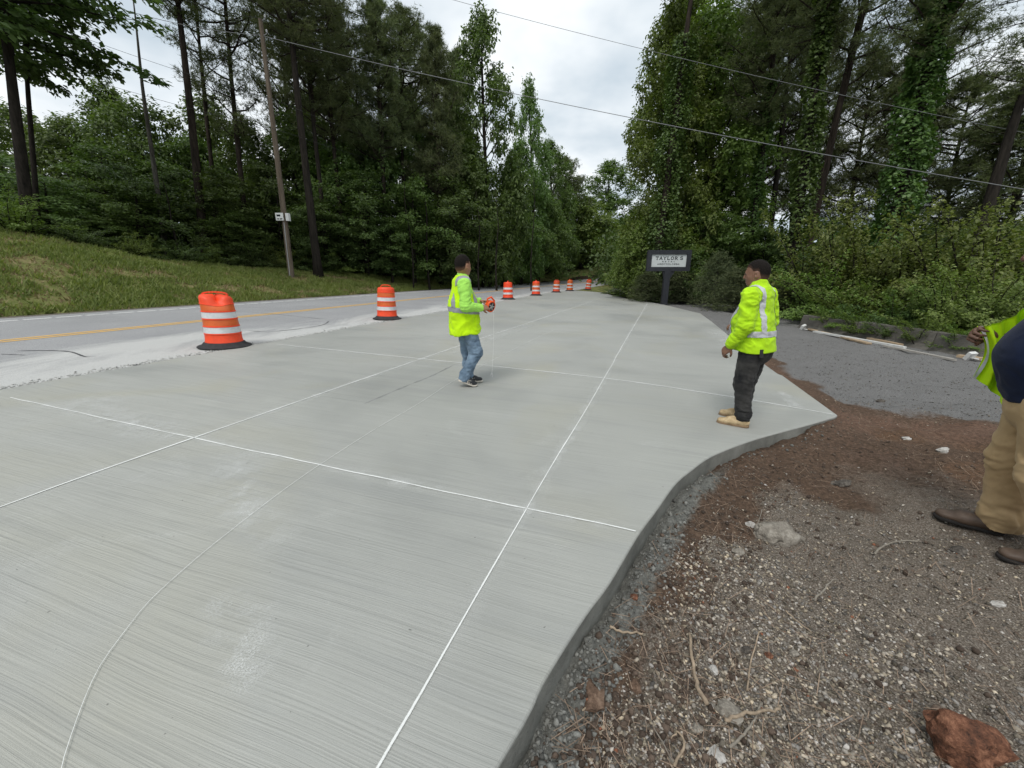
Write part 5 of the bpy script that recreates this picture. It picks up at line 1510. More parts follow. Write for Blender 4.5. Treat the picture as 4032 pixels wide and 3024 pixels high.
def scrap(px, py, s_, label, mat='white_scrap', rot=0.5):
    a = gp(px, py, 0.03); a[2] = float(dirt_z(a[:1], a[1:2], False)[0])
    m = MB(); m.box((0, 0, s_ * 0.5), (s_ * 1.0, s_ * 0.45, s_ * 1.1), Matrix.Rotation(0.5, 3, 'X') @ Matrix.Rotation(rot, 3, 'Z')); m.box((s_ * .5, -s_ * 0.2, s_ * 0.2), (s_ * 1.1, s_ * .7, s_ * 0.2), Matrix.Rotation(0.2, 3, 'Y'))
    o = m.build('scrap_block', mat, None, False, a); tag(o, label, 'debris')
scrap(3160, 1296, 0.17, 'white scrap lying at the end of the first barrier')
scrap(3815, 1420, 0.16, 'white scrap on the pale plank by the shrubs', rot=0.1)

# ------------------------------------------------------------------ stones, sticks, gravel
def mat_rock(name, lo, mid, hi):
    m, nt, out = newmat(name)
    b = pbsdf(nt, out, 0.95, 0.15)
    v = objco(nt)
    f = tnoise(nt, 14, 6, 0.75, v); g = tnoise(nt, 70, 4, 0.7, v)
    k = mth(nt, 'ADD', mth(nt, 'MULTIPLY', f, 0.65), mth(nt, 'MULTIPLY', g, 0.35))
    nt.links.new(ramp(nt, k, (0.34, lo), (0.5, mid), (0.66, hi)), b.inputs['Base Color'])
    bump(nt, b, k, 1.0, 0.02)
mat_rock('grey_rock', (0.10, 0.09, 0.075), (0.25, 0.225, 0.19), (0.42, 0.39, 0.34))
mat_rock('red_rock', (0.022, 0.018, 0.016), (0.15, 0.068, 0.042), (0.36, 0.18, 0.11))
mat_rock('dark_rock', (0.03, 0.027, 0.024), (0.09, 0.08, 0.07), (0.2, 0.18, 0.155))
mat_rock('white_rock', (0.26, 0.25, 0.23), (0.45, 0.43, 0.40), (0.62, 0.60, 0.57))
mat_rock('brown_rock', (0.045, 0.03, 0.022), (0.13, 0.085, 0.06), (0.26, 0.18, 0.13))
def dz1(p): return float(dirt_z(np.array([p[0]]), np.array([p[1]]))[0])
def rock(px, py, wpx, hpx, label, mat, seed, rot=0.0, sub=3, squash=0.7):
    """rock whose outline covers about wpx x hpx photo pixels"""
    global rng
    p = gpd(px, py)
    dist = np.linalg.norm(p - np.array([0, 0, CAMH]))
    d = ray(px, py); k = np.linalg.norm(d)
    wid = wpx / FPX * dist / k
    bm = bmesh.new(); bmesh.ops.create_icosphere(bm, subdivisions=sub, radius=1)
    V = np.array([v.co[:] for v in bm.verts]); F = [[v.index for v in f.verts] for f in bm.faces]; bm.free()
    rr = np.random.default_rng(seed)
    for _ in range(9):                                  # chip flat facets off
        n_ = rr.normal(size=3); n_ /= np.linalg.norm(n_); c_ = 0.62 + 0.25 * rr.random()
        e = V @ n_ - c_; V = V - np.clip(e, 0, None)[:, None] * n_
    V *= (1 + 0.17 * fbm(V[:, 0] * 1.9 + seed, V[:, 1] * 1.9, V[:, 2] * 1.9, 5, 0.6))[:, None]
    asp = hpx / wpx
    V *= np.array([1.0, min(1.4, max(0.45, asp * 1.05)), squash * min(1, asp + 0.15)]) * wid / 2
    me = mesh('rock', V, F, True); me.set_sharp_from_angle(angle=R(28))
    o = obj('rock', me, mat, None, (p[0], p[1], p[2] + 0.14 * wid * squash * min(1, asp + .15)), rot)
    tag(o, label, 'rock', 'rocks lying on the dirt')
rock(3055, 2120, 175, 105, 'large tan concrete lump in the middle of the dirt', 'grey_rock', 3, -0.2, 4, 0.85)
rock(3795, 2955, 260, 215, 'rust-red rock in the lower right corner', 'red_rock', 12, -0.55, 4, 0.95)
rock(2868, 2815, 105, 90, 'pale rough stone at the lower end of the bent stick', 'grey_rock', 5, -0.4)
rock(2325, 2740, 105, 130, 'reddish brown clod against the slab edge', 'brown_rock', 6, 0.4)
rock(3312, 1912, 85, 32, 'flat dark stone slab right of the dirt middle', 'dark_rock', 11, 0.1)
rock(3712, 1778, 62, 32, 'whitish stone left of the khaki trousers', 'white_rock', 12, 0.2)
rock(2820, 2980, 75, 60, 'angular grey stone at the bottom edge below the sticks', 'white_rock', 14, 0.5)
rock(2955, 2068, 38, 32, 'small white stone beside the tan concrete lump', 'white_rock', 15)
rock(2808, 2640, 40, 48, 'small pale stone right of the bent stick', 'white_rock', 16, 0.3)
rock(2500, 2705, 62, 50, 'small brown stone beside the reddish clod', 'brown_rock', 17)
rock(3775, 2170, 62, 40, 'dark round stone between the brown shoes', 'dark_rock', 18)
rock(2935, 2560, 38, 34, 'small grey-brown stone between two sticks', 'dark_rock', 19)
rock(3125, 2575, 36, 34, 'small rounded grey stone right of the straight thin stick', 'grey_rock', 20)
rock(2740, 2870, 48, 44, 'small pale grey stone left of the forked twig', 'grey_rock', 21)
rock(3468, 1582, 36, 18, 'dark lump on the gravel lot behind the clay', 'dark_rock', 22)
rock(2905, 2175, 52, 36, 'flat buff stone below the tan concrete lump', 'grey_rock', 23)
rock(3930, 2382, 58, 30, 'white stone in the gravel at the right margin', 'white_rock', 24)
rock(2500, 2350, 34, 28, 'small orange-red stone by the slab edge', 'red_rock', 25)
rock(3030, 2580, 34, 26, 'small red stone beside the straight thin stick', 'red_rock', 26)
rock(3150, 1700, 34, 18, 'pale flat stone at the slab corner', 'white_rock', 27)
rock(3570, 1720, 40, 20, 'pale flat stone on the clay left of the khaki trousers', 'white_rock', 28)
simple('bark_stick', (0.30, 0.235, 0.17), 0.9, 0.15, 0.35, 30, 0.5, 60)
simple('grey_stick', (0.24, 0.215, 0.18), 0.9, 0.15, 0.3, 30, 0.5, 60)
def stick(px, r, label, mat='bark_stick', lift=0.015, fork=None):
    def pts(q, n=14):
        P = smooth_line(np.array([gpd(*p) for p in q]), n) if len(q) > 2 else np.array([gpd(*q[0]) + (gpd(*q[1]) - gpd(*q[0])) * k for k in np.linspace(0, 1, n)])
        zz = np.array([dz1(p) for p in P])
        P[:, 2] = np.convolve(np.r_[zz[0], zz[0], zz, zz[-1], zz[-1]], np.ones(5) / 5, 'valid') + r + lift
        P[1:-1] += rng.normal(size=(n - 2, 3)) * r * 0.25
        return P
    P = pts(px); o0 = P[0].copy()
    r = r * 0.85
    m = MB(); m.tube(P - o0, np.linspace(r, r * 0.65, len(P)), 8, jitter=0.25)
    if fork: m.tube(pts(fork, 8) - o0, np.linspace(r * 0.7, r * 0.3, 8), 6)
    o = m.build('stick', mat, None, True, o0)
    tag(o, label, 'stick', 'sticks lying on the dirt')
stick([(2782, 2790), (2745, 2720), (2728, 2640), (2718, 2570), (2712, 2510)], 0.0105, 'thick bent stick with peeling bark, longest on the dirt')
stick([(2940, 2730), (2950, 2640), (2965, 2575), (2988, 2498)], 0.005, 'straight thin stick right of the thick bent stick')
stick([(2850, 2860), (2960, 2840), (3065, 2820)], 0.0085, 'reddish stick lying across another by the pale stone', lift=0.03)
stick([(2870, 2958), (2925, 2905), (2960, 2860), (2995, 2785)], 0.006, 'grey stick passing under the reddish one', 'grey_stick')
stick([(2650, 3030), (2690, 2960), (2682, 2915), (2660, 2895)], 0.0065, 'hooked twig at the bottom edge', fork=[(2660, 2900), (2640, 2925)])
stick([(3205, 2378), (3240, 2340), (3262, 2310), (3285, 2290)], 0.0065, 'short knobbly stick in the gravel middle', 'grey_stick')
stick([(3440, 2195), (3470, 2165), (3530, 2150), (3612, 2140)], 0.007, 'crooked grey stick left of the front brown shoe', 'grey_stick')
stick([(2400, 2480), (2460, 2495), (2530, 2508)], 0.0075, 'brown stick lying beside the slab edge')
stick([(3090, 2415), (3140, 2460), (3195, 2505)], 0.0045, 'straight pale twig right of the dirt middle')
stick([(2290, 2820), (2340, 2800), (2375, 2775)], 0.005, 'short pale twig under the reddish clod')
stick([(2650, 3020), (2610, 2940), (2570, 2870), (2550, 2800)], 0.003, 'long wispy stem left of the hooked twig', 'grey_stick')
stick([(3090, 2080), (3140, 2120), (3190, 2170)], 0.003, 'wispy root behind the tan concrete lump', 'grey_stick')
stick([(3000, 2010), (2985, 2060), (2975, 2090)], 0.003, 'curled wisp above the small white stone', 'grey_stick')

def attr_mat(name, rough=0.9):
    m, nt, out = newmat(name)
    b = pbsdf(nt, out, rough, 0.2)
    v = objco(nt)
    f = tnoise(nt, 160, 3, 0.7, v)
    nt.links.new(mixc(nt, 1.0, attr(nt, 'tone'), ramp(nt, f, (0.3, 0.7), (0.7, 1.15)), 'MULTIPLY'), b.inputs['Base Color'])
attr_mat('pebbles')
def gravel():
    global rng
    rng = np.random.default_rng(55)
    bm = bmesh.new(); bmesh.ops.create_icosphere(bm, subdivisions=1, radius=1)
    IV = np.array([v.co[:] for v in bm.verts]); IF = np.array([[v.index for v in f.verts] for f in bm.faces]); bm.free()
    OV = np.array([[1, 0, 0], [-1, 0, 0], [0, 1, 0], [0, -1, 0], [0, 0, 1], [0, 0, -1]], float); OF = np.array([[0, 2, 4], [2, 1, 4], [1, 3, 4], [3, 0, 4], [2, 0, 5], [1, 2, 5], [3, 1, 5], [0, 3, 5]])
    def batch(name, n, rmin, rmax, smin, smax, bv, bf, label, power=1.0):
        a = R(-8) + (R(72) - R(-8)) * rng.random(n)
        r = rmin * (rmax / rmin) ** (rng.random(n) ** power)
        x = r * np.sin(a); y = r * np.cos(a)
        ins = in_poly(slab_poly, x, y); e = dist_edge(x, y)
        sl, gr, cl, lo, sw = zones(x, y)
        prob = 0.10 + 1.0 * np.clip(gr * 1.5 + 0.75 * fbm(x * 1.9, y * 1.9, 3.0, 3) - 0.42, 0, 1) + 0.04 * sl + 0.9 * lo
        prob = prob * (1 - 0.6 * np.clip(sw, 0, 1)) * (1 - 0.6 * np.clip(cl, 0, 1)) * np.clip(e / 0.05, 0, 1)
        keep = (~ins) & (rng.random(n) < prob)
        x, y, e, sl, lo, r = x[keep], y[keep], e[keep], sl[keep], lo[keep], r[keep]; n = len(x)
        sz = smin * (smax / smin) ** (rng.random(n) ** 2.2)
        z = dirt_z(x, y) + sz * 0.25
        S = np.stack([sz * (0.8 + 0.5 * rng.random(n)), sz * (0.6 + 0.4 * rng.random(n)), sz * (0.4 + 0.35 * rng.random(n))], 1)
        th = rng.random(n) * 6.283; c_, s_ = np.cos(th), np.sin(th)
        B = bv[None] * (1 + 0.28 * rng.normal(size=(n, len(bv), 1)) * 0.6)
        B = B * S[:, None, :]
        X = B[..., 0] * c_[:, None] - B[..., 1] * s_[:, None]; Y = B[..., 0] * s_[:, None] + B[..., 1] * c_[:, None]
        tl = rng.normal(size=(n, 1)) * 0.4
        V = np.stack([X + x[:, None], Y + y[:, None], B[..., 2] + X * tl + z[:, None]], -1).reshape(-1, 3)
        F = (bf[None] + (np.arange(n) * len(bv))[:, None, None]).reshape(-1, 3)
        me = mesh(name, V, F, False)
        v = rng.random(n)
        br = np.where(v < 0.34, 0.07 + 0.09 * rng.random(n), np.where(v < 0.76, 0.17 + 0.15 * rng.random(n), 0.31 + 0.24 * rng.random(n)))
        br = br * (1 - 0.62 * lo)
        wrm = rng.random(n)
        T = np.stack([br * (1.02 + 0.14 * wrm), br * (0.96 + 0.01 * wrm), br * (0.90 - 0.20 * wrm)], 1)
        sm = sl > 0.35
        T[sm] = np.stack([0.13 + 0.12 * rng.random(sm.sum())] * 3, 1) * np.array([1, 1, 0.93])
        rd = rng.random(n) < 0.006
        T[rd] = np.array([0.26, 0.11, 0.065])
        vcol(me, 'tone', np.repeat(T, len(bv), 0))
        o = obj(name, me, 'pebbles'); tag(o, label, 'gravel', kind='stuff')
    batch('gravel', 34000, 0.75, 2.6, 0.0045, 0.0125, IV, IF, 'pale crushed gravel strewn over the dirt beside the slab', 0.8)
    batch('gravel', 44000, 0.75, 4.2, 0.0030, 0.0075, OV, OF, 'fine grit between the pale gravel stones', 0.8)
    batch('gravel', 36000, 2.6, 14, 0.005, 0.014, OV, OF, 'dark crushed gravel of the lot beyond the dirt', 0.8)
    # crumbs and clods of soil, darker, everywhere on the brown strip
    def crumbs(n):
        a = R(-8) + (R(70) - R(-8)) * rng.random(n); r = 0.8 * (5.5 / 0.8) ** rng.random(n)
        x = r * np.sin(a); y = r * np.cos(a)
        ins = in_poly(slab_poly, x, y); e = dist_edge(x, y)
        keep = (~ins) & (e > 0.012) & (rng.random(n) < np.where(e < 0.6, 1.0, 0.18))
        x, y, e = x[keep], y[keep], e[keep]; n = len(x)
        sz = 0.003 * (0.017 / 0.003) ** (rng.random(n) ** 2.6)
        B = OV_J = IV[None] * (1 + 0.2 * rng.normal(size=(n, len(IV), 1))) * (sz[:, None] * (0.7 + 0.5 * rng.random((n, 3))))[:, None, :]
        z = dirt_z(x, y) + sz * 0.2
        V = (B + np.stack([x, y, z], 1)[:, None, :]).reshape(-1, 3)
        F = (IF[None] + (np.arange(n) * len(IV))[:, None, None]).reshape(-1, 3)
        me = mesh('soil_crumbs', V, F, False)
        br = 0.035 + 0.065 * rng.random(n)
        grey = e < 0.02 + 0.22 * rng.random(n)
        T = np.stack([br * 1.32, br * 0.98, br * 0.76], 1)
        T[grey] = (0.09 + 0.15 * rng.random(grey.sum()))[:, None] * np.array([1, 1, 0.92])
        vcol(me, 'tone', np.repeat(T, len(IV), 0))
        o = obj('soil_crumbs', me, 'pebbles'); tag(o, 'dark soil crumbs and clods along the slab edge', 'soil', kind='stuff')
    crumbs(27000)
    # pine needles and bits of straw
    def straw(n):
        a = R(-5) + R(77) * rng.random(n); r = 1.0 * (9 / 1.0) ** rng.random(n)
        x = r * np.sin(a); y = r * np.cos(a)
        ins = in_poly(slab_poly, x, y); e = dist_edge(x, y)
        sl, gr, cl, lo, sw = zones(x, y)
        keep = (~ins) & (e > 0.08) & (rng.random(n) < (0.10 + 1.2 * np.clip(sw, 0, 1)) * (1 - 0.9 * lo))
        x, y = x[keep], y[keep]; n = len(x)
        L = 0.05 + 0.11 * rng.random(n); th = rng.random(n) * 6.283
        w = 0.0007 + 0.0008 * rng.random(n)
        z = dirt_z(x, y) + 0.006 + 0.012 * rng.random(n)
        d = np.stack([np.cos(th) * L / 2, np.sin(th) * L / 2, rng.normal(size=n) * 0.008], 1); s_ = np.stack([-np.sin(th) * w, np.cos(th) * w, 0 * w], 1)
        P = np.stack([x, y, z], 1)
        V = np.stack([P - d - s_, P - d + s_, P + d + s_, P + d - s_], 1).reshape(-1, 3)
        me = mesh('pine_straw', V, np.arange(len(V)).reshape(-1, 4))
        br = 0.10 + 0.22 * rng.random(n)
        vcol(me, 'tone', np.repeat(np.stack([br * 1.2, br * 0.88, br * 0.64], 1), 4, 0))
        o = obj('pine_straw', me, 'pebbles'); tag(o, 'brown pine needles littering the dirt', 'pine straw', kind='stuff')
    straw(34000)
    # rough slurry crumbs on the road side of the slab
    n = 5500
    s_ = -1 + 34 * rng.random(n) ** 1.6
    t_ = np.interp(s_, [-14, 36], [7.2, 6.9]) + 0.02 + np.abs(rng.normal(size=n)) * 0.10
    x, y = xy(s_, t_)
    sz = 0.004 + 0.012 * rng.random(n) ** 2
    B = OV[None] * (1 + 0.3 * rng.normal(size=(n, 6, 1))) * sz[:, None, None] * np.array([1.2, 1.2, 0.7])
    V = (B + np.stack([x, y, CF * t_ - 0.005], 1)[:, None, :]).reshape(-1, 3)
    me = mesh('slurry_crumbs', V, (OF[None] + (np.arange(n) * 6)[:, None, None]).reshape(-1, 3))
    br = np.where(rng.random(n) < 0.05, 0.16, 0.40 + 0.2 * rng.random(n))
    vcol(me, 'tone', np.repeat(np.stack([br, br, br * 0.95], 1), 6, 0))
    tag(obj('slurry_crumbs', me, 'pebbles'), 'rough pale slurry crumbs along the joint of slab and road', 'slurry', kind='stuff')
gravel()
# weeds at the far tip of the slab
for px, yt, dep, sc, lab in ((2420, 1120, 34, 0.32, 'low weedy grass clump at the far tip of the slab'), (2480, 1100, 30, 0.34, 'weedy clump between the slab tip and the sign')):
    q = at(px, 1150, dep)
    root = empty('weed_clump', (q[0], q[1], float(land(q[0], q[1])) - 0.1))
    crown_on(root, 'sumac', Matrix.Diagonal((sc * 1.5, sc * 1.5, sc * 0.8, 1)))
    tag(root, lab, 'weeds')
# ------------------------------------------------------------------ people: distance fields turned into continuous surfaces
class Field:
    def __init__(s, lo, hi, h):
        s.h = h; s.lo = np.array(lo, float)
        s.n = np.ceil((np.array(hi) - s.lo) / h).astype(int) + 1
        s.F = np.full(tuple(s.n), 0.5, np.float32)
    def block(s, lo, hi):
        a = np.clip(np.floor((np.array(lo) - s.lo) / s.h).astype(int), 0, s.n - 1)
        b = np.clip(np.ceil((np.array(hi) - s.lo) / s.h).astype(int) + 1, 1, s.n)
        if (b <= a).any(): return None, None
        g = np.meshgrid(*[s.lo[i] + s.h * np.arange(a[i], b[i]) for i in range(3)], indexing='ij')
        return tuple(slice(a[i], b[i]) for i in range(3)), np.stack(g, -1)
    def put(s, sl, d, k, sub=False):
        A = s.F[sl]
        if sub:
            d = -d
            h = np.clip(k - np.abs(A - d), 0, None) / k
            s.F[sl] = np.maximum(A, d) + h * h * k * 0.25
        else:
            h = np.clip(k - np.abs(A - d), 0, None) / k
            s.F[sl] = np.minimum(A, d) - h * h * k * 0.25
    def cone(s, a, b, ra, rb, k=0.02, sc=(1, 1, 1), sub=False):
        """round cone from a to b; sc widens the section along x, y, z"""
        a = np.array(a, float); b = np.array(b, float); sc = np.array(sc, float)
        m = max(ra, rb) * max(sc) + k + 2 * s.h
        sl, P = s.block(np.minimum(a, b) - m, np.maximum(a, b) + m)
        if sl is None: return
        Q = (P - a) / sc; ba = (b - a) / sc
        L = max(float(ba @ ba), 1e-9)
        t = np.clip((Q @ ba) / L, 0, 1)
        d = np.linalg.norm(Q - t[..., None] * ba, axis=-1) - (ra + (rb - ra) * t)
        s.put(sl, d * min(sc), k, sub)
    def ell(s, c, r, k=0.02, rot=None, sub=False):
        c = np.array(c, float); r = np.array(r, float)
        m = max(r) + k + 2 * s.h
        sl, P = s.block(c - m, c + m)
        if sl is None: return
        Q = P - c
        if rot is not None: Q = Q @ np.array(rot)
        k0 = np.linalg.norm(Q / r, axis=-1); k1 = np.linalg.norm(Q / (r * r), axis=-1) + 1e-9
        s.put(sl, k0 * (k0 - 1) / k1, k, sub)
    def cut(s, fn):
        """keep only where fn(P) < 0"""
        sl, P = s.block(s.lo, s.lo + s.n * s.h)
        s.F[sl] = np.maximum(s.F[sl], fn(P))
    def surf(s):
        F = s.F; n = np.array(F.shape)
        ins = F < 0
        cells = np.zeros(tuple(n - 1)); pos = np.zeros(tuple(n - 1) + (3,)); 
        idx = np.stack(np.meshgrid(*[np.arange(k) for k in n], indexing='ij'), -1)
        for ax in range(3):
            o = [(0, 0, 0)]
            e = np.eye(3, dtype=int)[ax]
            A = F[tuple(slice(0, n[i] - e[i]) for i in range(3))]; B = F[tuple(slice(e[i], n[i]) for i in range(3))]
            X = (A < 0) != (B < 0)
            w = np.nonzero(X)
            t = A[w] / (A[w] - B[w])
            p = np.stack(w, 1).astype(float); p[:, ax] += t
            o1, o2 = [i for i in range(3) if i != ax]
            for d1 in (0, 1):
                for d2 in (0, 1):
                    q = np.stack(w, 1); q[:, o1] -= d1; q[:, o2] -= d2
                    ok = (q >= 0).all(1) & (q < n - 1).all(1)
                    np.add.at(cells, tuple(q[ok].T), 1); np.add.at(pos, tuple(q[ok].T), p[ok])
        occ = cells > 0
        ids = np.full(cells.shape, -1); ids[occ] = np.arange(occ.sum())
        V = pos[occ] / cells[occ][:, None] * s.h + s.lo
        faces = []
        for ax in range(3):
            e = np.eye(3, dtype=int)[ax]
            A = ins[tuple(slice(0, n[i] - e[i]) for i in range(3))]; B = ins[tuple(slice(e[i], n[i]) for i in range(3))]
            o1, o2 = (ax + 1) % 3, (ax + 2) % 3
            for flip, X in ((False, A & ~B), (True, ~A & B)):
                q = np.stack(np.nonzero(X), 1)
                q = q[(q[:, o1] > 0) & (q[:, o2] > 0) & (q[:, o1] < n[o1] - 1) & (q[:, o2] < n[o2] - 1)]
                def gid(d1, d2):
                    r = q.copy(); r[:, o1] -= d1; r[:, o2] -= d2
                    return ids[tuple(r.T)]
                f = np.stack([gid(1, 1), gid(0, 1), gid(0, 0), gid(1, 0)], 1)
                faces.append(f[:, ::-1] if flip else f)
        Fq = np.concatenate(faces)
        Fq = Fq[(Fq >= 0).all(1)]
        return V, Fq
def relax(V, F, it=2, lam=0.5):
    for _ in range(it):
        S = np.zeros_like(V); c = np.zeros(len(V))
        for i in range(4):
            for j in ((i + 1) % 4, (i + 3) % 4):
                np.add.at(S, F[:, i], V[F[:, j]]); np.add.at(c, F[:, i], 1)
        V = V * (1 - lam) + lam * S / np.maximum(c, 1)[:, None]
    return V
def vnormals(V, F):
    n = np.cross(V[F[:, 2]] - V[F[:, 0]], V[F[:, 3]] - V[F[:, 1]])
    o = np.zeros_like(V)
    for i in range(4): np.add.at(o, F[:, i], n)
    return o / (np.linalg.norm(o, axis=1)[:, None] + 1e-12)
def folds(V, F, amp, f=(9, 9, 16), seed=0, ridged=True):
    """creases of cloth"""
    n = vnormals(V, F)
    w = fbm(V[:, 0] * 3 + seed, V[:, 1] * 3, V[:, 2] * 3, 2)
    x = V * np.array(f) + w[:, None] * 1.6
    d = fbm(x[:, 0] + seed * 3.1, x[:, 1], x[:, 2], 3, 0.5)
    if ridged: d = (0.45 - np.abs(d)) * 1.3
    a = amp(V) if callable(amp) else amp
    return V + n * (d * a)[:, None]
def body_obj(name, fld, mat, parent=None, it=2, amp=None, f=(9, 9, 16), seed=0):
    V, F = fld.surf()
    V = relax(V, F, it)
    if amp is not None: V = relax(folds(V, F, amp, f, seed), F, 1, 0.3)
    o = obj(name, mesh(name, V, F, True), mat, parent)
    return o, V, F
def band(name, V, F, pred, mat, parent, out=0.004):
    """reflective tape: the faces of a garment for which pred holds, set slightly proud"""
    n = vnormals(V, F)
    keep = pred(V[F].mean(1), n[F].mean(1))
    f = F[keep]
    u, inv = np.unique(f, return_inverse=True)
    v = V[u] + n[u] * out
    return obj(name, mesh(name, v, inv.reshape(-1, 4), True), mat, parent)
def nv(v): v = np.array(v, float); return v / np.linalg.norm(v)
def hand(fl, wrist, fwd, up, side, curl=(0.5, 0.6, 0.7, 0.8), thumb=0.5, spread=0.02, s=1.0):
    """palm and five fingers; fwd = towards the knuckles, up = back of the hand, side = +1 thumb on the fwd x up side"""
    fwd = nv(fwd); up = np.array(up, float); up = nv(up - fwd * (up @ fwd)); lat = np.cross(fwd, up) * side
    w = np.array(wrist, float)
    kn = w + fwd * 0.085 * s
    R_ = np.c_[lat, fwd, up]
    fl.ell(w + fwd * 0.048 * s, (0.040 * s, 0.056 * s, 0.017 * s), 0.012, R_)
    for i in range(4):
        L = (0.036, 0.040, 0.038, 0.030)[i] * s; r = (0.0092, 0.0094, 0.009, 0.0080)[i] * s
        p = kn + lat * (0.029 - 0.0195 * i) * s + fwd * (0.004, 0.008, 0.005, -0.004)[i] * s
        fl.cone(p - fwd * 0.03 * s, p, 0.0095 * s, r * 1.05, 0.010)
        a = 0.0
        for j in range(3):
            a += curl[i] * (0.85, 1.15, 0.8)[j]
            d = fwd * math.cos(a) - up * math.sin(a) + lat * (spread * (1.5 - i))
            q = p + d * L * (1.0, 0.72, 0.6)[j]
            fl.cone(p, q, r * (1.0, 0.95, 0.88)[j], r * (0.95, 0.88, 0.75)[j], 0.004)
            p = q
    p = w + fwd * 0.018 * s + lat * 0.026 * s - up * 0.006 * s
    d = nv(lat * 0.8 + fwd * 0.75 - up * 0.35)
    q = p + d * 0.042 * s
    fl.cone(p, q, 0.0155 * s, 0.0115 * s, 0.012)
    d = nv(lat * (0.55 - thumb) + fwd * 0.8 - up * (0.25 + thumb * 0.7))
    p, q = q, q + d * 0.032 * s
    fl.cone(p, q, 0.011 * s, 0.0098 * s, 0.004)
    d = nv(lat * (0.3 - thumb) + fwd * 0.8 - up * (0.3 + thumb * 0.9))
    fl.cone(q, q + d * 0.024 * s, 0.0098 * s, 0.008 * s, 0.004)
def rotz3(a): c, s = math.cos(a), math.sin(a); return np.array([[c, -s, 0], [s, c, 0], [0, 0, 1]])
def head(fl, c, turn, s=1.0, nod=0.0, jowl=0.0):
    """skull, jaw, face and ears; local +y is the face"""
    Rz = rotz3(turn)
    cx, sx = math.cos(nod), math.sin(nod)
    Rm = Rz @ np.array([[1, 0, 0], [0, cx, -sx], [0, sx, cx]])
    c = np.array(c, float)
    T = lambda p: c + Rm @ (np.array(p) * s)
    fl.ell(T((0, -0.012, 0.025)), np.array((0.076, 0.097, 0.098)) * s, 0.02, Rm)
    fl.ell(T((0, 0.018, -0.035)), np.array((0.066, 0.072, 0.080)) * s, 0.03, Rm)
    fl.ell(T((0, -0.03, -0.035)), np.array((0.064, 0.058, 0.06)) * s, 0.03, Rm)
    fl.ell(T((0, 0.052, -0.088)), np.array((0.038 + jowl, 0.034, 0.026)) * s, 0.03, Rm)
    for q in (-1, 1):
        fl.ell(T((q * 0.034, 0.052, -0.038)), np.array((0.028, 0.03, 0.03)) * s, 0.02, Rm)      # cheek
        fl.ell(T((q * 0.033, 0.090, 0.004)), np.array((0.015, 0.010, 0.010)) * s, 0.012, Rm, True)   # eye socket
        fl.ell(T((q * 0.033, 0.079, 0.001)), np.array((0.013, 0.011, 0.0085)) * s, 0.004, Rm)   # lids
        fl.ell(T((q * 0.079, -0.010, -0.012)), np.array((0.009, 0.022, 0.033)) * s, 0.008, Rm @ rotz3(-q * 0.35))  # ear
        fl.ell(T((q * 0.085, -0.004, -0.012)), np.array((0.006, 0.010, 0.016)) * s, 0.006, Rm, True)
        fl.ell(T((q * 0.011, 0.098, -0.036)), np.array((0.010, 0.011, 0.009)) * s, 0.008, Rm)   # nostril wing
    fl.cone(T((0, 0.085, 0.012)), T((0, 0.103, -0.030)), 0.010 * s, 0.0135 * s, 0.014)
    fl.cone(T((-0.030, 0.084, 0.020)), T((0.030, 0.084, 0.020)), 0.009 * s, 0.009 * s, 0.015)      # brow
    fl.cone(T((-0.018, 0.086, -0.061)), T((0.018, 0.086, -0.061)), 0.007 * s, 0.007 * s, 0.008)
    fl.cone(T((-0.017, 0.085, -0.074)), T((0.017, 0.085, -0.074)), 0.0075 * s, 0.0075 * s, 0.008)
    fl.cone(T((-0.020, 0.094, -0.0675)), T((0.020, 0.094, -0.0675)), 0.0035 * s, 0.0035 * s, 0.004, sub=True)
    return T, Rm
def hair(parent, c, Rm, s, mat, h=0.005, low=0.0, thick=0.004):
    c = np.array(c, float)
    f = Field(c - 0.15, c + 0.16, h)
    T = lambda p: c + Rm @ (np.array(p) * s)
    f.ell(T((0, -0.014, 0.027)), np.array((0.076 + thick, 0.098 + thick, 0.098 + thick)) * s, 0.01, Rm)
    f.ell(T((0, 0.018, -0.035)), np.array((0.066 + thick, 0.072 + thick, 0.080)) * s, 0.03, Rm)
    f.ell(T((0, -0.03, -0.035)), np.array((0.064 + thick, 0.058 + thick, 0.06)) * s, 0.03, Rm)
    def region(P):
        Q = ((P - c) @ Rm) / s
        x, y, z = np.abs(Q[..., 0]), Q[..., 1], Q[..., 2]
        line = np.interp(y, [-0.12, -0.075, -0.045, -0.030, 0.018, 0.030, 0.05, 0.11], [-0.062 + low, -0.060 + low, -0.045, 0.022, 0.022, 0.045, 0.060, 0.070])
        return (line - z) * 0.8
    f.cut(region)
    o, V, F = body_obj('hair', f, mat, parent, 1)
    Q = ((V - c) @ Rm) / s
    ln = np.interp(Q[:, 1], [-0.12, -0.075, -0.045, -0.030, 0.018, 0.030, 0.05, 0.11], [-0.062 + low, -0.060 + low, -0.045, 0.022, 0.022, 0.045, 0.060, 0.070])
    fd = np.clip((Q[:, 2] - ln) / 0.06, 0, 1) * 0.75 + 0.25 * np.clip((Q[:, 2] + 0.02) / 0.06, 0, 1)
    vcol(o.data, 'length', np.c_[fd, fd, fd])
    return o
def eyes(parent, T, Rm, s):
    for q in (-1, 1):
        m = MB()
        bm = bmesh.new(); bmesh.ops.create_uvsphere(bm, u_segments=10, v_segments=8, radius=0.0085 * s)
        V = np.array([v.co[:] for v in bm.verts]); F = [[v.index for v in f.verts] for f in bm.faces]; bm.free()
        obj('eye', mesh('eye', V + T((q * 0.033, 0.0835, 0.001)), F, True), 'eye_dark', parent)
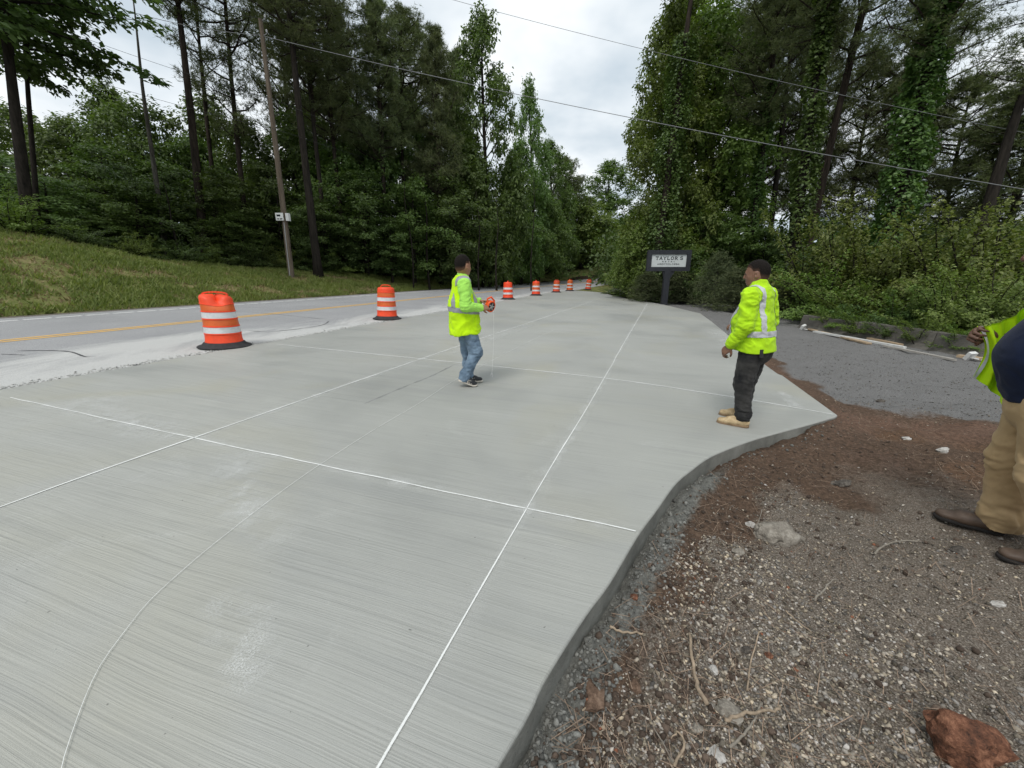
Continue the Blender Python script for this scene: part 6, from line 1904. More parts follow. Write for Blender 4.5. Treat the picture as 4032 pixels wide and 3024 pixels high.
def shoe(parent, name, heel, toe, z, mat, sole, s=1.0, width=0.046, roll=0.0, pitch=0.0, high=0.07, h=0.006):
    """shoe pointing from heel to toe (x, y) with its sole at height z; pitch lifts the heel"""
    heel = np.array(heel, float); toe = np.array(toe, float)
    d = toe - heel; L = np.linalg.norm(d); a = math.atan2(-d[0], d[1])
    f = Field((-0.075, -0.03, 0.0), (0.075, L + 0.03, high + 0.09), h)
    f.cone((0, 0.045, 0.048), (0, L * 0.55, 0.046), 0.043, 0.045, 0.02, (1, 1, 0.9))
    f.cone((0, L * 0.55, 0.042), (0.004, L - 0.052, 0.034), 0.047, 0.044, 0.03, (1.05, 1, 0.68))
    f.cone((0, 0.05, 0.05), (0, 0.06, high + 0.02), 0.042, 0.044, 0.025, (0.95, 1.1, 1))
    f.cone((0, 0.07, high + 0.01), (0, L * 0.6, 0.055), 0.035, 0.03, 0.03)
    f.cut(lambda P: 0.020 - P[..., 2])
    f.cut(lambda P: P[..., 2] - (high + 0.05))
    V, F = f.surf(); V = relax(V, F, 1)
    g = Field((-0.08, -0.03, -0.01), (0.08, L + 0.03, 0.05), h)
    g.cone((0, 0.042, 0.012), (0, L * 0.5, 0.012), 0.046, 0.044, 0.02)
    g.cone((0, L * 0.5, 0.012), (0.003, L - 0.052, 0.012), 0.047, 0.050, 0.02)
    g.cut(lambda P: np.abs(P[..., 2] - 0.012) - 0.0125)
    V2, F2 = g.surf(); V2 = relax(V2, F2, 1)
    cp, sp = math.cos(pitch), math.sin(pitch)
    def place(Q):
        Q = Q.copy(); y = Q[:, 1] - (L - 0.07); zz = Q[:, 2].copy()
        Q[:, 1] = np.where(y < 0, y * cp + zz * sp, y) + (L - 0.07); Q[:, 2] = np.where(y < 0, zz * cp - y * sp, zz)
        c, s_ = math.cos(a), math.sin(a)
        return np.c_[heel[0] + Q[:, 0] * c - Q[:, 1] * s_, heel[1] + Q[:, 0] * s_ + Q[:, 1] * c, z + Q[:, 2]]
    o = obj(name, mesh(name, place(V), F, True), mat, parent)
    obj('sole', mesh('sole', place(V2), F2, True), sole, o)
    return o, place, L

def cloth(name, c, var=0.12, rough=0.85, c2=None, scale=7.0, weave=420.0):
    m, nt, out = newmat(name)
    b = pbsdf(nt, out, rough, 0.15)
    v = objco(nt)
    f = tnoise(nt, scale, 5, 0.65, v); w = tnoise(nt, weave, 2, 0.5, v)
    lo = tuple(x * (1 - var) for x in c); hi = tuple(min(1, x * (1 + var)) for x in (c2 or c))
    nt.links.new(ramp(nt, f, (0.32, lo), (0.68, hi)), b.inputs['Base Color'])
    bump(nt, b, w, 0.25, 0.003)
    b.inputs['Sheen Weight'].default_value = 0.08
cloth('hivis_yellow', (0.60, 0.92, 0.006), 0.05)
cloth('hivis_lime', (0.37, 0.74, 0.12), 0.08)
cloth('hivis_shirt', (0.42, 0.71, 0.016), 0.14)
cloth('vest_yellow', (0.50, 0.80, 0.008), 0.10)
cloth('blue_jeans', (0.09, 0.145, 0.215), 0.35, c2=(0.17, 0.235, 0.31), scale=6)
cloth('black_jeans', (0.012, 0.013, 0.016), 0.3, c2=(0.042, 0.041, 0.039), scale=5)
cloth('khaki', (0.40, 0.275, 0.145), 0.10, c2=(0.46, 0.33, 0.185), scale=4)
cloth('navy_knit', (0.008, 0.014, 0.038), 0.2, scale=5)
simple('reflective_tape', (0.30, 0.31, 0.33), 0.4, 0.5, 0.1, 20)
simple('reflective_bright', (0.50, 0.51, 0.54), 0.4, 0.5, 0.1, 20)
simple('tape_border', (0.55, 0.80, 0.02), 0.8, 0.1, 0.05)
simple('eye_dark', (0.03, 0.02, 0.015), 0.2, 0.5)
simple('hair_black', (0.011, 0.009, 0.008), 0.9, 0.08, 0.4, 90, 0.6, 250)
def mat_hair(name, skin):
    m, nt, out = newmat(name)
    b = pbsdf(nt, out, 0.85, 0.12)
    v = objco(nt)
    f = tnoise(nt, 170, 3, 0.7, v)
    sepa = nt.nodes.new('ShaderNodeSeparateColor'); nt.links.new(attr(nt, 'length'), sepa.inputs[0])
    c = mixc(nt, ramp(nt, sepa.outputs[0], (0.0, 0.12), (0.65, 1.0)), skin, mixc(nt, ramp(nt, f, (0.35, 0.0), (0.65, 1.0)), (0.005, 0.004, 0.0035), (0.020, 0.016, 0.014)))
    nt.links.new(c, b.inputs['Base Color'])
    bump(nt, b, f, 0.9, 0.006)
mat_hair('hair_tan', (0.16, 0.085, 0.055)); mat_hair('hair_brown', (0.11, 0.06, 0.042)); mat_hair('hair_deep', (0.07, 0.04, 0.028))
def skinmat(name, c):
    m, nt, out = newmat(name)
    b = pbsdf(nt, out, 0.5, 0.35)
    v = objco(nt)
    f = tnoise(nt, 14, 4, 0.6, v)
    nt.links.new(ramp(nt, f, (0.3, tuple(x * 0.85 for x in c)), (0.7, tuple(x * 1.12 for x in c))), b.inputs['Base Color'])
    b.inputs['Subsurface Weight'].default_value = 0.08
    b.inputs['Subsurface Radius'].default_value = (0.01, 0.004, 0.002)
    bump(nt, b, tnoise(nt, 150, 3, 0.6, v), 0.15, 0.003)
skinmat('skin_tan', (0.30, 0.155, 0.095))
skinmat('skin_brown', (0.20, 0.105, 0.07))
skinmat('skin_deep', (0.13, 0.068, 0.045))
simple('shoe_black', (0.022, 0.024, 0.027), 0.6, 0.3, 0.3, 12)
simple('shoe_white', (0.52, 0.48, 0.42), 0.7, 0.3, 0.15, 12)
simple('boot_tan', (0.36, 0.245, 0.125), 0.85, 0.2, 0.25, 14, c2=(0.50, 0.39, 0.24))
simple('boot_sole', (0.22, 0.15, 0.09), 0.85, 0.2, 0.25, 14)
simple('shoe_brown', (0.055, 0.036, 0.026), 0.55, 0.35, 0.25, 12, c2=(0.085, 0.058, 0.042))
simple('shoe_sole_dark', (0.022, 0.020, 0.019), 0.8, 0.2, 0.2, 12)
simple('lace', (0.20, 0.12, 0.06), 0.8, 0.2)
simple('reel_orange', (0.80, 0.10, 0.02), 0.45, 0.35, 0.08)
simple('reel_dark', (0.03, 0.03, 0.032), 0.6, 0.3, 0.3, 30)
simple('silver', (0.6, 0.6, 0.6), 0.3, 0.5, metal=0.8)
HV = 0.0083
def stand_on(px, py, drop=0.0):
    p = gp(px, py, drop); return p

def lean(body, k, z0=0.12):
    for o in [body] + list(body.children_recursive):
        n = len(o.data.vertices); c = np.empty(n * 3, np.float32); o.data.vertices.foreach_get('co', c); c = c.reshape(-1, 3)
        c[:, 1] += k * np.clip(c[:, 2] - z0, 0, None)
        o.data.vertices.foreach_set('co', c.ravel()); o.data.update()

# ---------------- man with the string reel, walking to the right
def person_reel():
    p = stand_on(1838, 1513)
    root_loc = (p[0], p[1], plane_z(p[0], p[1]) + 0.002)
    head_c = (0.0, 0.0, 1.565); turn = R(34)
    B = Field((-0.42, -0.42, 0.0), (0.42, 0.5, 1.72), HV)
    Rh, Lh = (0.095, 0.0, 0.86), (-0.095, 0.0, 0.86)
    Rk, Ra = (0.11, 0.115, 0.455), (0.11, -0.055, 0.135)
    Lk, La = (-0.09, 0.045, 0.455), (-0.085, 0.035, 0.09)
    Rs, Re, Rw = (0.185, -0.03, 1.335), (0.255, -0.035, 1.07), (0.165, 0.19, 1.04)
    Ls, Le, Lw = (-0.185, -0.02, 1.335), (-0.25, 0.02, 1.08), (-0.02, 0.215, 1.115)
    # body
    B.cone((0, 0, 0.90), (0, -0.01, 1.14), 0.125, 0.12, 0.04, (1.2, 1, 1)); B.cone((0, -0.01, 1.14), (0, -0.02, 1.32), 0.12, 0.10, 0.04, (1.35, 1, 1))
    B.cone((0, -0.02, 1.36), (0, -0.005, 1.49), 0.062, 0.056, 0.03)
    for s_, e_, w_ in ((Rs, Re, Rw), (Ls, Le, Lw)):
        B.cone(s_, e_, 0.055, 0.042, 0.03); B.cone(e_, w_, 0.042, 0.029, 0.015)
    for h_, k_, a_ in ((Rh, Rk, Ra), (Lh, Lk, La)):
        B.cone(h_, k_, 0.082, 0.055, 0.03); B.cone(k_, a_, 0.055, 0.038, 0.02)
    T, Rm = head(B, head_c, turn, 1.08, -0.05, 0.004)
    hand(B, Rw, (-0.28, 0.9, 0.05), (0.75, 0.2, 0.5), 1, (0.5, 0.6, 0.65, 0.7), 0.5)
    hand(B, Lw, (0.45, 0.8, -0.02), (-0.35, 0.1, 0.95), 1, (0.45, 0.55, 0.6, 0.7), 0.5)
    body, _, _ = body_obj('person', B, 'skin_tan', None, 1)
    body.location = root_loc; body.rotation_euler.z = R(18) - R(90)
    hair(body, head_c, Rm, 1.08, 'hair_tan', low=-0.005)
    eyes(body, T, Rm, 1.08)
    # lime long-sleeved shirt
    S = Field((-0.4, -0.3, 0.75), (0.4, 0.4, 1.52), HV)
    S.cone((0, 0, 0.86), (0, -0.01, 1.14), 0.145, 0.14, 0.04, (1.2, 1, 1)); S.cone((0, -0.01, 1.14), (0, -0.02, 1.33), 0.135, 0.105, 0.04, (1.4, 1, 1))
    S.cone((0, -0.02, 1.36), (0, -0.01, 1.435), 0.085, 0.072, 0.03)
    for s_, e_, w_ in ((Rs, Re, Rw), (Ls, Le, Lw)):
        S.cone(s_, e_, 0.082, 0.066, 0.04); S.cone(e_, np.array(e_) + (np.array(w_) - np.array(e_)) * 0.93, 0.066, 0.047, 0.02)
    body_obj('shirt', S, 'hivis_lime', body, 1, 0.014, (8, 8, 15), 2)
    # loose vest, open sides bridged
    W = Field((-0.34, -0.34, 0.64), (0.34, 0.34, 1.50), HV)
    W.cone((0, 0.008, 0.60), (0, -0.015, 1.08), 0.215, 0.184, 0.05, (1.1, 1.0, 1)); W.cone((0, -0.02, 1.08), (0, -0.03, 1.32), 0.18, 0.12, 0.05, (1.22, 1, 1))
    W.cone((-0.12, -0.025, 1.375), (0.12, -0.025, 1.375), 0.085, 0.085, 0.04, (1, 1, 0.75)); W.cone((0, -0.03, 1.38), (0, -0.02, 1.42), 0.10, 0.085, 0.03)
    W.cut(lambda P: (0.70 + 0.02 * np.sin(P[..., 1] * 9 + 1) + 0.012 * np.sin(P[..., 0] * 25)) - P[..., 2])
    W.cut(lambda P: P[..., 2] - (1.445 - 0.25 * np.clip(P[..., 1], -0.02, 0.2)))
    for sx in (1, -1):
        W.cone((sx * 0.30, -0.02, 1.30), (sx * 0.30, -0.01, 1.13), 0.125, 0.11, 0.02, (0.75, 0.85, 1), sub=True)
    vest, V, F = body_obj('vest', W, 'vest_yellow', body, 1, lambda V: 0.008 + 0.012 * np.clip(1.2 - V[:, 2], 0, 0.4) / 0.4, (6, 6, 5), 5)
    waist = lambda C, n: np.abs(C[:, 2] - (1.005 - 0.12 * C[:, 1])) < 0.030
    band('reflective_stripe', V, F, lambda C, n: waist(C, n) & (np.abs(n[:, 2]) < 0.6), 'reflective_tape', vest)
    for sx in (1, -1):
        band('reflective_stripe', V, F, lambda C, n: (C[:, 2] > 1.04) & (np.abs(np.hypot((C[:, 1] + 0.03) / 0.145, np.clip(C[:, 2] - 1.22, 0, 1) / 0.185) - 1) < 0.19) & (C[:, 0] * sx > 0.10), 'reflective_tape', vest)
    # jeans
    J = Field((-0.3, -0.3, 0.05), (0.3, 0.35, 0.95), HV)
    J.cone((0, -0.01, 0.80), (0, 0, 0.90), 0.135, 0.13, 0.05, (1.25, 1.02, 1))
    for h_, k_, a_, ax in ((Rh, Rk, Ra, 0), (Lh, Lk, La, 1)):
        J.cone(np.array(h_) - (0, 0, 0.02), k_, 0.112, 0.083, 0.03)
        a2 = np.array(a_) + (0, 0.0, -0.015)
        J.cone(k_, a2, 0.080, 0.060, 0.03)
        J.cone(a2 + (0, 0.012, 0.05), a2 + (0, 0, 0.01), 0.066, 0.064, 0.02)
    body_obj('jeans', J, 'blue_jeans', body, 1, lambda V: 0.011 + 0.012 * np.exp(-((V[:, 2] - 0.16) / 0.10) ** 2) + 0.008 * np.exp(-((V[:, 2] - 0.45) / 0.1) ** 2), (7, 7, 14), 9)
    for nm, heel, toe, zz, pit in (('shoe', (0.11, -0.155), (0.12, 0.125), 0.0, 0.42), ('shoe', (-0.085, -0.035), (-0.09, 0.25), 0.0, 0.0)):
        o, place, L = shoe(body, nm, heel, toe, zz, 'shoe_black', 'shoe_white', 1.0, pitch=pit, high=0.06)
        for k in range(3):                               # three pale slanting stripes on each flank
            for sx in (1, -1):
                y0 = L * (0.40 + 0.09 * k)
                q = np.array([(sx * 0.056, y0, 0.028), (sx * 0.056, y0 + 0.013, 0.028), (sx * 0.050, y0 - 0.012, 0.070), (sx * 0.050, y0 - 0.025, 0.070)])
                obj('stripe', mesh('stripe', place(q), [(0, 1, 2, 3)]), 'shoe_white', o)
    tag(body, 'man in yellow vest and blue jeans walking with an orange reel', 'person')
    # the reel in his hands
    M = Matrix.Translation(root_loc) @ Matrix.Rotation(R(18) - R(90), 4, 'Z')
    rc = M @ Vector((0.085, 0.325, 1.055))
    rr = empty('string_reel', rc)
    rr.rotation_euler = (0, R(12), R(18) - R(90) + R(25))
    m = MB()
    a = np.linspace(0, 2 * math.pi, 28, endpoint=False)
    ox, oz = 0.062 * np.cos(a) * (1 + 0.15 * np.sin(a)), 0.072 * np.sin(a)
    secs = [(-0.034, 0.80), (-0.034, 0.98), (-0.026, 1.06), (0.0, 1.08), (0.026, 1.06), (0.034, 0.98), (0.034, 0.80)]
    V = np.concatenate([np.c_[np.full(28, y), ox * k, oz * k] for y, k in secs])
    F = [(i * 28 + j, i * 28 + (j + 1) % 28, (i + 1) * 28 + (j + 1) % 28, (i + 1) * 28 + j) for i in range(6) for j in range(28)]
    auto_smooth(obj('case', mesh('case', V, F), 'reel_orange', rr), 40)
    m = MB(); m.tube([(-0.026, 0, 0), (0.026, 0, 0)], 0.060, 20); spool = m.build('spool', 'reel_dark', rr)
    for k in range(5):
        an = k * 1.2566
        m = MB(); m.box((0.03, 0.026 * math.cos(an), 0.026 * math.sin(an)), (0.012, 0.042, 0.012), Matrix.Rotation(an, 3, 'X')); m.build('spoke', 'silver', spool)
    m = MB(); m.tube([(0.0, -0.05, 0.05), (0.0, -0.06, 0.10), (0.0, 0.0, 0.12), (0.0, 0.06, 0.07), (0, 0.055, 0.03)], 0.013, 8); auto_smooth(m.build('grip', 'reel_orange', rr), 50)
    Mi = rr.matrix_basis.inverted()
    g0 = Vector((rc[0] + 0.045, rc[1], rc[2] - 0.06))
    hk = Vector((rc[0] + 0.01, rc[1] - 0.01, plane_z(rc[0], rc[1]) + 0.14))
    pts = [Mi @ (g0 + (hk - g0) * k + Vector((0.012 * math.sin(k * 3.1), 0, 0))) for k in np.linspace(0, 1, 12)]
    m = MB(); m.tube([tuple(q) for q in pts], 0.0012, 5); m.build('string', 'white_chalk', rr)
    an = np.linspace(0.4, 5.6, 10)
    m = MB(); m.tube([tuple(Mi @ (hk + Vector((0.014 * math.sin(t), 0, -0.022 - 0.02 * math.cos(t) + 0.02)))) for t in an], 0.003, 6); m.build('hook', 'silver', rr)
    tag(rr, 'orange string reel held by the walking man, hook dangling', 'reel')
person_reel()

# ---------------- man in long-sleeved safety shirt and dark jeans
def person_shirt():
    p = stand_on(2930, 1668)
    root_loc = (p[0], p[1], plane_z(p[0], p[1]) + 0.002)
    head_c = (0.0, 0.0, 1.56); turn = R(14)
    B = Field((-0.42, -0.36, 0.0), (0.42, 0.46, 1.72), HV)
    Rh, Lh = (0.105, -0.05, 0.86), (-0.105, -0.05, 0.86)
    Rk, Ra = (0.13, 0.06, 0.47), (0.15, 0.10, 0.09)
    Lk, La = (-0.115, 0.0, 0.47), (-0.11, -0.02, 0.09)
    Ls, Le, Lw = (-0.205, -0.045, 1.345), (-0.265, -0.04, 1.065), (-0.245, 0.10, 0.85)
    Rs, Re, Rw = (0.205, -0.045, 1.345), (0.27, -0.06, 1.08), (0.16, 0.20, 1.02)
    B.cone((0, -0.03, 0.90), (0, 0.0, 1.10), 0.135, 0.145, 0.04, (1.2, 1, 1)); B.cone((0, 0, 1.10), (0, -0.035, 1.34), 0.14, 0.11, 0.04, (1.4, 1, 1))
    B.cone((0, -0.045, 1.37), (0, -0.012, 1.49), 0.070, 0.063, 0.03)
    for s_, e_, w_ in ((Rs, Re, Rw), (Ls, Le, Lw)):
        B.cone(s_, e_, 0.06, 0.047, 0.03); B.cone(e_, w_, 0.047, 0.032, 0.015)
    for h_, k_, a_ in ((Rh, Rk, Ra), (Lh, Lk, La)):
        B.cone(h_, k_, 0.09, 0.06, 0.03); B.cone(k_, a_, 0.06, 0.04, 0.02)
    T, Rm = head(B, head_c, turn, 1.05, -0.06, 0.008)
    hand(B, Lw, (-0.05, 0.62, -0.78), (-0.9, 0.25, 0.2), -1, (0.75, 0.8, 0.85, 0.9), 0.6, s=1.06)
    hand(B, Rw, (-0.75, 0.62, 0.05), (0.3, 0.3, 0.9), -1, (0.5, 0.55, 0.6, 0.7), 0.5)
    body, _, _ = body_obj('person', B, 'skin_brown', None, 1)
    rz = R(127) - R(90)
    body.location = root_loc; body.rotation_euler.z = rz
    hair(body, head_c, Rm, 1.05, 'hair_brown', low=0.0)
    eyes(body, T, Rm, 1.05)
    S = Field((-0.42, -0.36, 0.66), (0.42, 0.40, 1.54), HV)
    S.cone((0, -0.035, 0.72), (0, 0.0, 1.06), 0.194, 0.184, 0.05, (1.17, 1.02, 1)); S.cone((0, 0.0, 1.06), (0, -0.035, 1.34), 0.175, 0.125, 0.05, (1.32, 1, 1))
    S.cone((-0.10, -0.05, 1.36), (0.10, -0.05, 1.36), 0.085, 0.085, 0.03); S.cone((0, -0.045, 1.39), (0, -0.03, 1.455), 0.092, 0.078, 0.03)
    for s_, e_, w_ in ((Rs, Re, Rw), (Ls, Le, Lw)):
        w2 = np.array(e_) + (np.array(w_) - np.array(e_)) * 0.92
        S.cone(s_, e_, 0.084, 0.066, 0.04); S.cone(e_, w2, 0.066, 0.050, 0.02)
    def hem(P):                                           # notched tails at both sides
        x, y = np.abs(P[..., 0]), P[..., 1]
        side = np.clip((x - 0.10) / 0.08, 0, 1)
        h = 0.80 + 0.012 * np.sin(y * 16) - 0.02 * np.clip(y, 0, 0.2) / 0.2
        d = h - P[..., 2]
        return d
    S.cut(hem)
    shirt, V, F = body_obj('shirt', S, 'hivis_shirt', body, 1, lambda V: np.clip((V[:, 2] - 0.80) / 0.1, 0, 1) * (0.009 + 0.011 * (np.abs(V[:, 0]) > 0.19)), (10, 10, 17), 4)
    torso = lambda C: (np.abs(C[:, 0]) < 0.24)
    band('reflective_stripe', V, F, lambda C, n: (np.abs(C[:, 2] - 0.985) < 0.028) & (np.abs(n[:, 2]) < 0.6) & (np.hypot(C[:, 0] / 0.25, (C[:, 1]) / 0.22) < 1.12) & ~((C[:, 0] < -0.16) & (C[:, 1] > -0.01)), 'reflective_bright', shirt)
    for sx in (1, -1):
        band('reflective_stripe', V, F, lambda C, n: (np.abs(C[:, 0] * sx - (0.125 + 0.03 * np.clip(1.35 - C[:, 2], 0, 1))) < 0.026) & (C[:, 2] > 1.013) & (C[:, 1] < -0.03), 'reflective_bright', shirt)
        band('reflective_stripe', V, F, lambda C, n: (np.abs(C[:, 0] * sx - 0.135) < 0.024) & (C[:, 2] > 1.013) & (C[:, 1] >= -0.03) & (n[:, 1] > 0.1), 'reflective_bright', shirt)
    m = MB(); m.box((-0.15, -0.165, 0.80), (0.05, 0.02, 0.08)); m.build('phone_case', 'reel_dark', body)
    J = Field((-0.34, -0.3, 0.05), (0.34, 0.32, 0.98), HV)
    J.cone((0, -0.045, 0.80), (0, -0.035, 0.93), 0.145, 0.138, 0.05, (1.18, 1.05, 1))
    J.ell((-0.08, -0.10, 0.84), (0.09, 0.08, 0.10), 0.04); J.ell((0.08, -0.10, 0.84), (0.09, 0.08, 0.10), 0.04)
    for h_, k_, a_ in ((Rh, Rk, Ra), (Lh, Lk, La)):
        a2 = np.array(a_) + (0, 0, 0.015)
        J.cone(np.array(h_) * (0.9, 1, 1) - (0, 0, 0.02), k_, 0.108, 0.090, 0.03); J.cone(k_, a2, 0.086, 0.066, 0.03); J.cone(a2 + (0, 0.0, 0.05), a2 + (0, 0, 0.015), 0.071, 0.068, 0.02)
    body_obj('jeans', J, 'black_jeans', body, 1, lambda V: 0.010 + 0.013 * np.exp(-((V[:, 2] - 0.15) / 0.09) ** 2) + 0.006 * np.exp(-((V[:, 2] - 0.47) / 0.1) ** 2), (7, 7, 14), 13)
    ft = R(14)
    for heel, toe in (((-0.09, -0.085), (-0.20, 0.205)), ((0.165, 0.03), (0.08, 0.32))):
        o, place, L = shoe(body, 'boot', heel, toe, 0.0, 'boot_tan', 'boot_sole', 1.0, high=0.085)
        m = MB()
        for k in range(4):
            y = L * 0.50 - 0.022 * k; z_ = 0.078 + 0.014 * k
            q = place(np.array([(-0.022, y, z_), (0.0, y + 0.006, z_ + 0.012), (0.022, y, z_)])); m.tube(q, 0.0028, 5)
        m.build('laces', 'lace', o)
    lean(body, 0.075)
    tag(body, 'man in long-sleeved lime safety shirt and dark dusty jeans', 'person')
person_shirt()

# ---------------- man cut by the right margin: navy shirt, khaki trousers, holding his vest open
def person_navy():
    heel = gp(3944, 2118, 0.06); toe = gp(3657, 2033, 0.06)
    d = toe - heel; hd = math.atan2(d[1], d[0])
    rz = hd - R(90)
    # local frame: right foot (far side) forward; its heel at (0.12, -0.02)
    c, s_ = math.cos(rz), math.sin(rz)
    lx, ly = 0.11, -0.06
    root = np.array([heel[0] - (lx * c - ly * s_), heel[1] - (lx * s_ + ly * c)])
    gz = min(dz1(root), dz1(heel), dz1(toe)) + 0.02
    head_c = (0.0, 0.135, 1.645); turn = R(6)
    B = Field((-0.44, -0.42, 0.0), (0.44, 0.62, 1.80), 0.0066)
    Rh, Lh = (0.105, -0.03, 0.90), (-0.105, -0.03, 0.90)
    Rk, Ra = (0.12, 0.01, 0.49), (0.115, -0.035, 0.09)
    Lk, La = (-0.14, -0.07, 0.49), (-0.185, -0.225, 0.09)
    Ls, Le, Lw = (-0.215, -0.02, 1.40), (-0.31, -0.14, 1.13), (-0.31, -0.10, 0.88)
    Rs, Re, Rw = (0.215, -0.02, 1.40), (0.31, 0.0, 1.13), (0.215, 0.235, 1.19)
    B.cone((0, -0.02, 0.95), (0, 0.04, 1.10), 0.15, 0.17, 0.04, (1.15, 1, 1)); B.cone((0, 0.03, 1.10), (0, -0.01, 1.40), 0.165, 0.115, 0.04, (1.35, 1, 1))
    B.cone((0, 0.0, 1.42), (0, 0.085, 1.56), 0.072, 0.066, 0.03)
    for q_, e_, w_ in ((Rs, Re, Rw), (Ls, Le, Lw)):
        B.cone(q_, e_, 0.062, 0.048, 0.03); B.cone(e_, w_, 0.048, 0.032, 0.015)
    for h_, k_, a_ in ((Rh, Rk, Ra), (Lh, Lk, La)):
        B.cone(h_, k_, 0.095, 0.062, 0.03); B.cone(k_, a_, 0.062, 0.042, 0.02)
    T, Rm = head(B, head_c, turn, 1.06, -0.02, 0.006)
    hand(B, Rw, (-0.55, 0.80, 0.10), (0.35, 0.75, 0.35), 1, (1.0, 1.05, 1.1, 1.15), 0.75, s=1.12)
    hand(B, Lw, (0.05, 0.3, -0.9), (-0.9, 0.2, 0.1), -1, (0.6, 0.65, 0.7, 0.75), 0.5, s=1.08)
    body, _, _ = body_obj('person', B, 'skin_deep', None, 1)
    body.location = (root[0], root[1], gz); body.rotation_euler.z = rz; body.scale = (1.04, 1.04, 1.06)
    hair(body, head_c, Rm, 1.06, 'hair_deep')
    eyes(body, T, Rm, 1.06)
    S = Field((-0.42, -0.36, 0.76), (0.42, 0.42, 1.56), HV)
    S.cone((0, -0.02, 0.90), (0, 0.03, 1.10), 0.182, 0.203, 0.05, (1.10, 1.0, 1)); S.cone((0, 0.025, 1.12), (0, -0.01, 1.39), 0.192, 0.14, 0.05, (1.25, 1, 1))
    S.cone((-0.11, -0.015, 1.41), (0.11, -0.015, 1.41), 0.088, 0.088, 0.03); S.cone((0, -0.01, 1.44), (0, 0.0, 1.49), 0.095, 0.085, 0.03)
    for q_, e_ in ((Rs, Re), (Ls, Le)):
        S.cone(q_, np.array(q_) + (np.array(e_) - np.array(q_)) * 0.85, 0.095, 0.085, 0.04)
    S.cut(lambda P: (0.865 + 0.006 * np.sin(P[..., 0] * 20)) - P[..., 2])
    body_obj('tee_shirt', S, 'navy_knit', body, 1, 0.007, (6, 6, 8), 21)
    # vest: worn on the back and sides, right front panel pulled forward by the right hand
    W = Field((-0.40, -0.40, 0.70), (0.40, 0.50, 1.54), HV)
    W.cone((0, -0.03, 0.84), (0, 0.02, 1.10), 0.215, 0.235, 0.05, (1.12, 1.02, 1)); W.cone((0, 0.02, 1.12), (0, -0.015, 1.39), 0.222, 0.155, 0.05, (1.22, 1, 1))
    W.cone((-0.12, -0.02, 1.43), (0.12, -0.02, 1.43), 0.085, 0.085, 0.03)
    W.cut(lambda P: 0.80 - P[..., 2]); W.cut(lambda P: P[..., 2] - 1.50)
    W.cut(lambda P: np.where(P[..., 0] > 0, P[..., 1] - 0.13, P[..., 1] + 0.02))
    for sx in (1, -1): W.cone((sx * 0.34, -0.02, 1.36), (sx * 0.34, 0.0, 1.15), 0.15, 0.13, 0.02, (0.7, 0.9, 1), sub=True)
    vest, V, F = body_obj('vest', W, 'vest_yellow', body, 1, 0.008, (6, 6, 6), 25)
    # the pulled panel: a hanging sheet from the right chest to the fist, then falling
    nu, nv_ = 26, 34
    Vp = []
    hx = np.array((0.155, 0.315, 1.185))
    for i in range(nu):
        u = i / (nu - 1)
        a_top = np.array((0.215, 0.10, 1.42)); 
        top = a_top * (1 - u) + (hx + np.array((0, 0.0, 0.05))) * u + np.array((0, 0, -0.05)) * math.sin(math.pi * u)
        for j in range(nv_):
            v = j / (nv_ - 1)
            bot = np.array((0.235, 0.10, 0.80)) * (1 - u) + np.array((0.20, 0.255, 0.93)) * u
            pnt = top * (1 - v) + bot * v
            wv_ = 0.022 * math.sin(u * 13 + v * 3) * (0.35 + v) + 0.012 * math.sin(u * 29 + v * 5)
            pnt = pnt + np.array((1, 0.25, 0)) * wv_ + np.array((0, -0.045, 0)) * math.sin(math.pi * v) * u
            Vp.append(pnt)
    Vp = np.array(Vp)
    off_ = np.array((-0.004, 0.0, 0))
    I = np.arange(nu * nv_).reshape(nu, nv_)
    f1 = np.stack([I[:-1, :-1], I[1:, :-1], I[1:, 1:], I[:-1, 1:]], -1).reshape(-1, 4)
    rim = np.r_[I[0], I[-1][::-1]]
    F2 = [tuple(q) for q in f1] + [tuple(q[::-1] + nu * nv_) for q in f1]
    per = list(I[:, 0]) + list(I[-1, 1:]) + list(I[-2::-1, -1]) + list(I[0, -2:0:-1])
    N2 = nu * nv_
    F2 += [(per[k], per[(k + 1) % len(per)], per[(k + 1) % len(per)] + N2, per[k] + N2) for k in range(len(per))]
    pan = obj('vest_front', mesh('vest_front', np.r_[Vp, Vp + off_], F2, True), 'vest_yellow', vest)
    k0 = 22
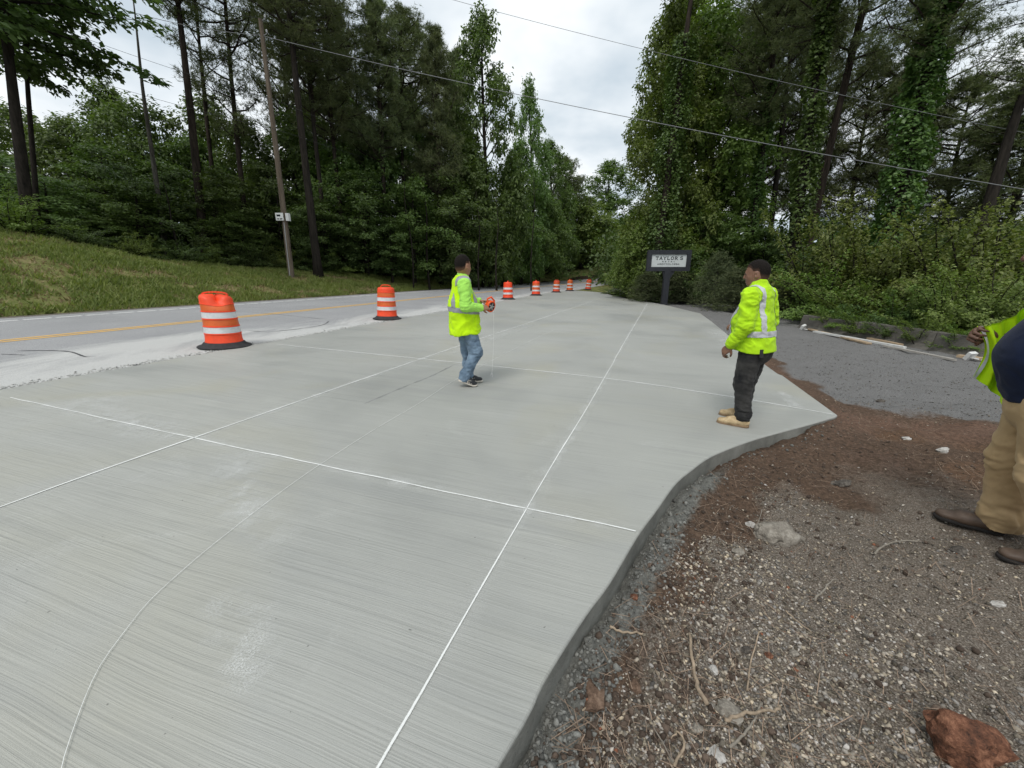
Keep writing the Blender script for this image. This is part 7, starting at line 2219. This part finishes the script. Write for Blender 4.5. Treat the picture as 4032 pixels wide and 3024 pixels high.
    Vs = np.r_[Vp[I[k0]], Vp[I[k0 + 2]]] + np.array((-0.010, 0, 0))
    ns = nv_
    obj('reflective_stripe', mesh('reflective_stripe', Vs, [(q, q + 1, ns + q + 1, ns + q) for q in range(ns - 1)]), 'reflective_bright', vest)
    J = Field((-0.34, -0.34, 0.04), (0.34, 0.36, 1.02), HV)
    J.cone((0, -0.03, 0.84), (0, -0.01, 0.97), 0.165, 0.17, 0.05, (1.15, 1.02, 1))
    for h_, k_, a_ in ((Rh, Rk, Ra), (Lh, Lk, La)):
        a2 = np.array(a_) + (0, 0.0, -0.01)
        J.cone(np.array(h_) - (0, 0, 0.02), k_, 0.132, 0.104, 0.03); J.cone(k_, a2 + (0, 0, 0.03), 0.102, 0.090, 0.03); J.cone(a2 + (0, 0.005, 0.06), a2, 0.095, 0.094, 0.02)
    body_obj('trousers', J, 'khaki', body, 1, lambda V: 0.006 + 0.020 * np.exp(-((V[:, 2] - 0.13) / 0.09) ** 2) + 0.006 * np.exp(-((V[:, 2] - 0.5) / 0.12) ** 2), (5, 5, 12), 31)
    for heel_, toe_ in (((lx, ly), (lx, ly + 0.31)), ((-0.19, -0.29), (-0.215, 0.015))):
        o, place, L = shoe(body, 'shoe', heel_, toe_, 0.0, 'shoe_brown', 'shoe_sole_dark', 1.0, high=0.045)
        m = MB()
        for k in range(3):
            y = L * 0.50 - 0.025 * k; z_ = 0.082 + 0.008 * k
            m.tube(place(np.array([(-0.03, y, z_ - 0.008), (-0.01, y + 0.004, z_ + 0.006), (0.012, y + 0.006, z_ + 0.006), (0.03, y, z_ - 0.008)])), 0.0026, 5)
        an = np.linspace(0, 6.28, 14)
        m.tube(place(np.c_[-0.03 - 0.016 * np.abs(np.sin(an / 2)), L * 0.5 - 0.03 + 0.03 * np.cos(an), 0.078 - 0.03 * np.sin(an / 2)]), 0.0024, 5)
        m.build('laces', 'lace', o)
    an = np.linspace(0, 6.28, 16)
    lean(body, -0.01)
    tag(body, 'man in navy shirt and khaki trousers cut off by right margin', 'person')
person_navy()
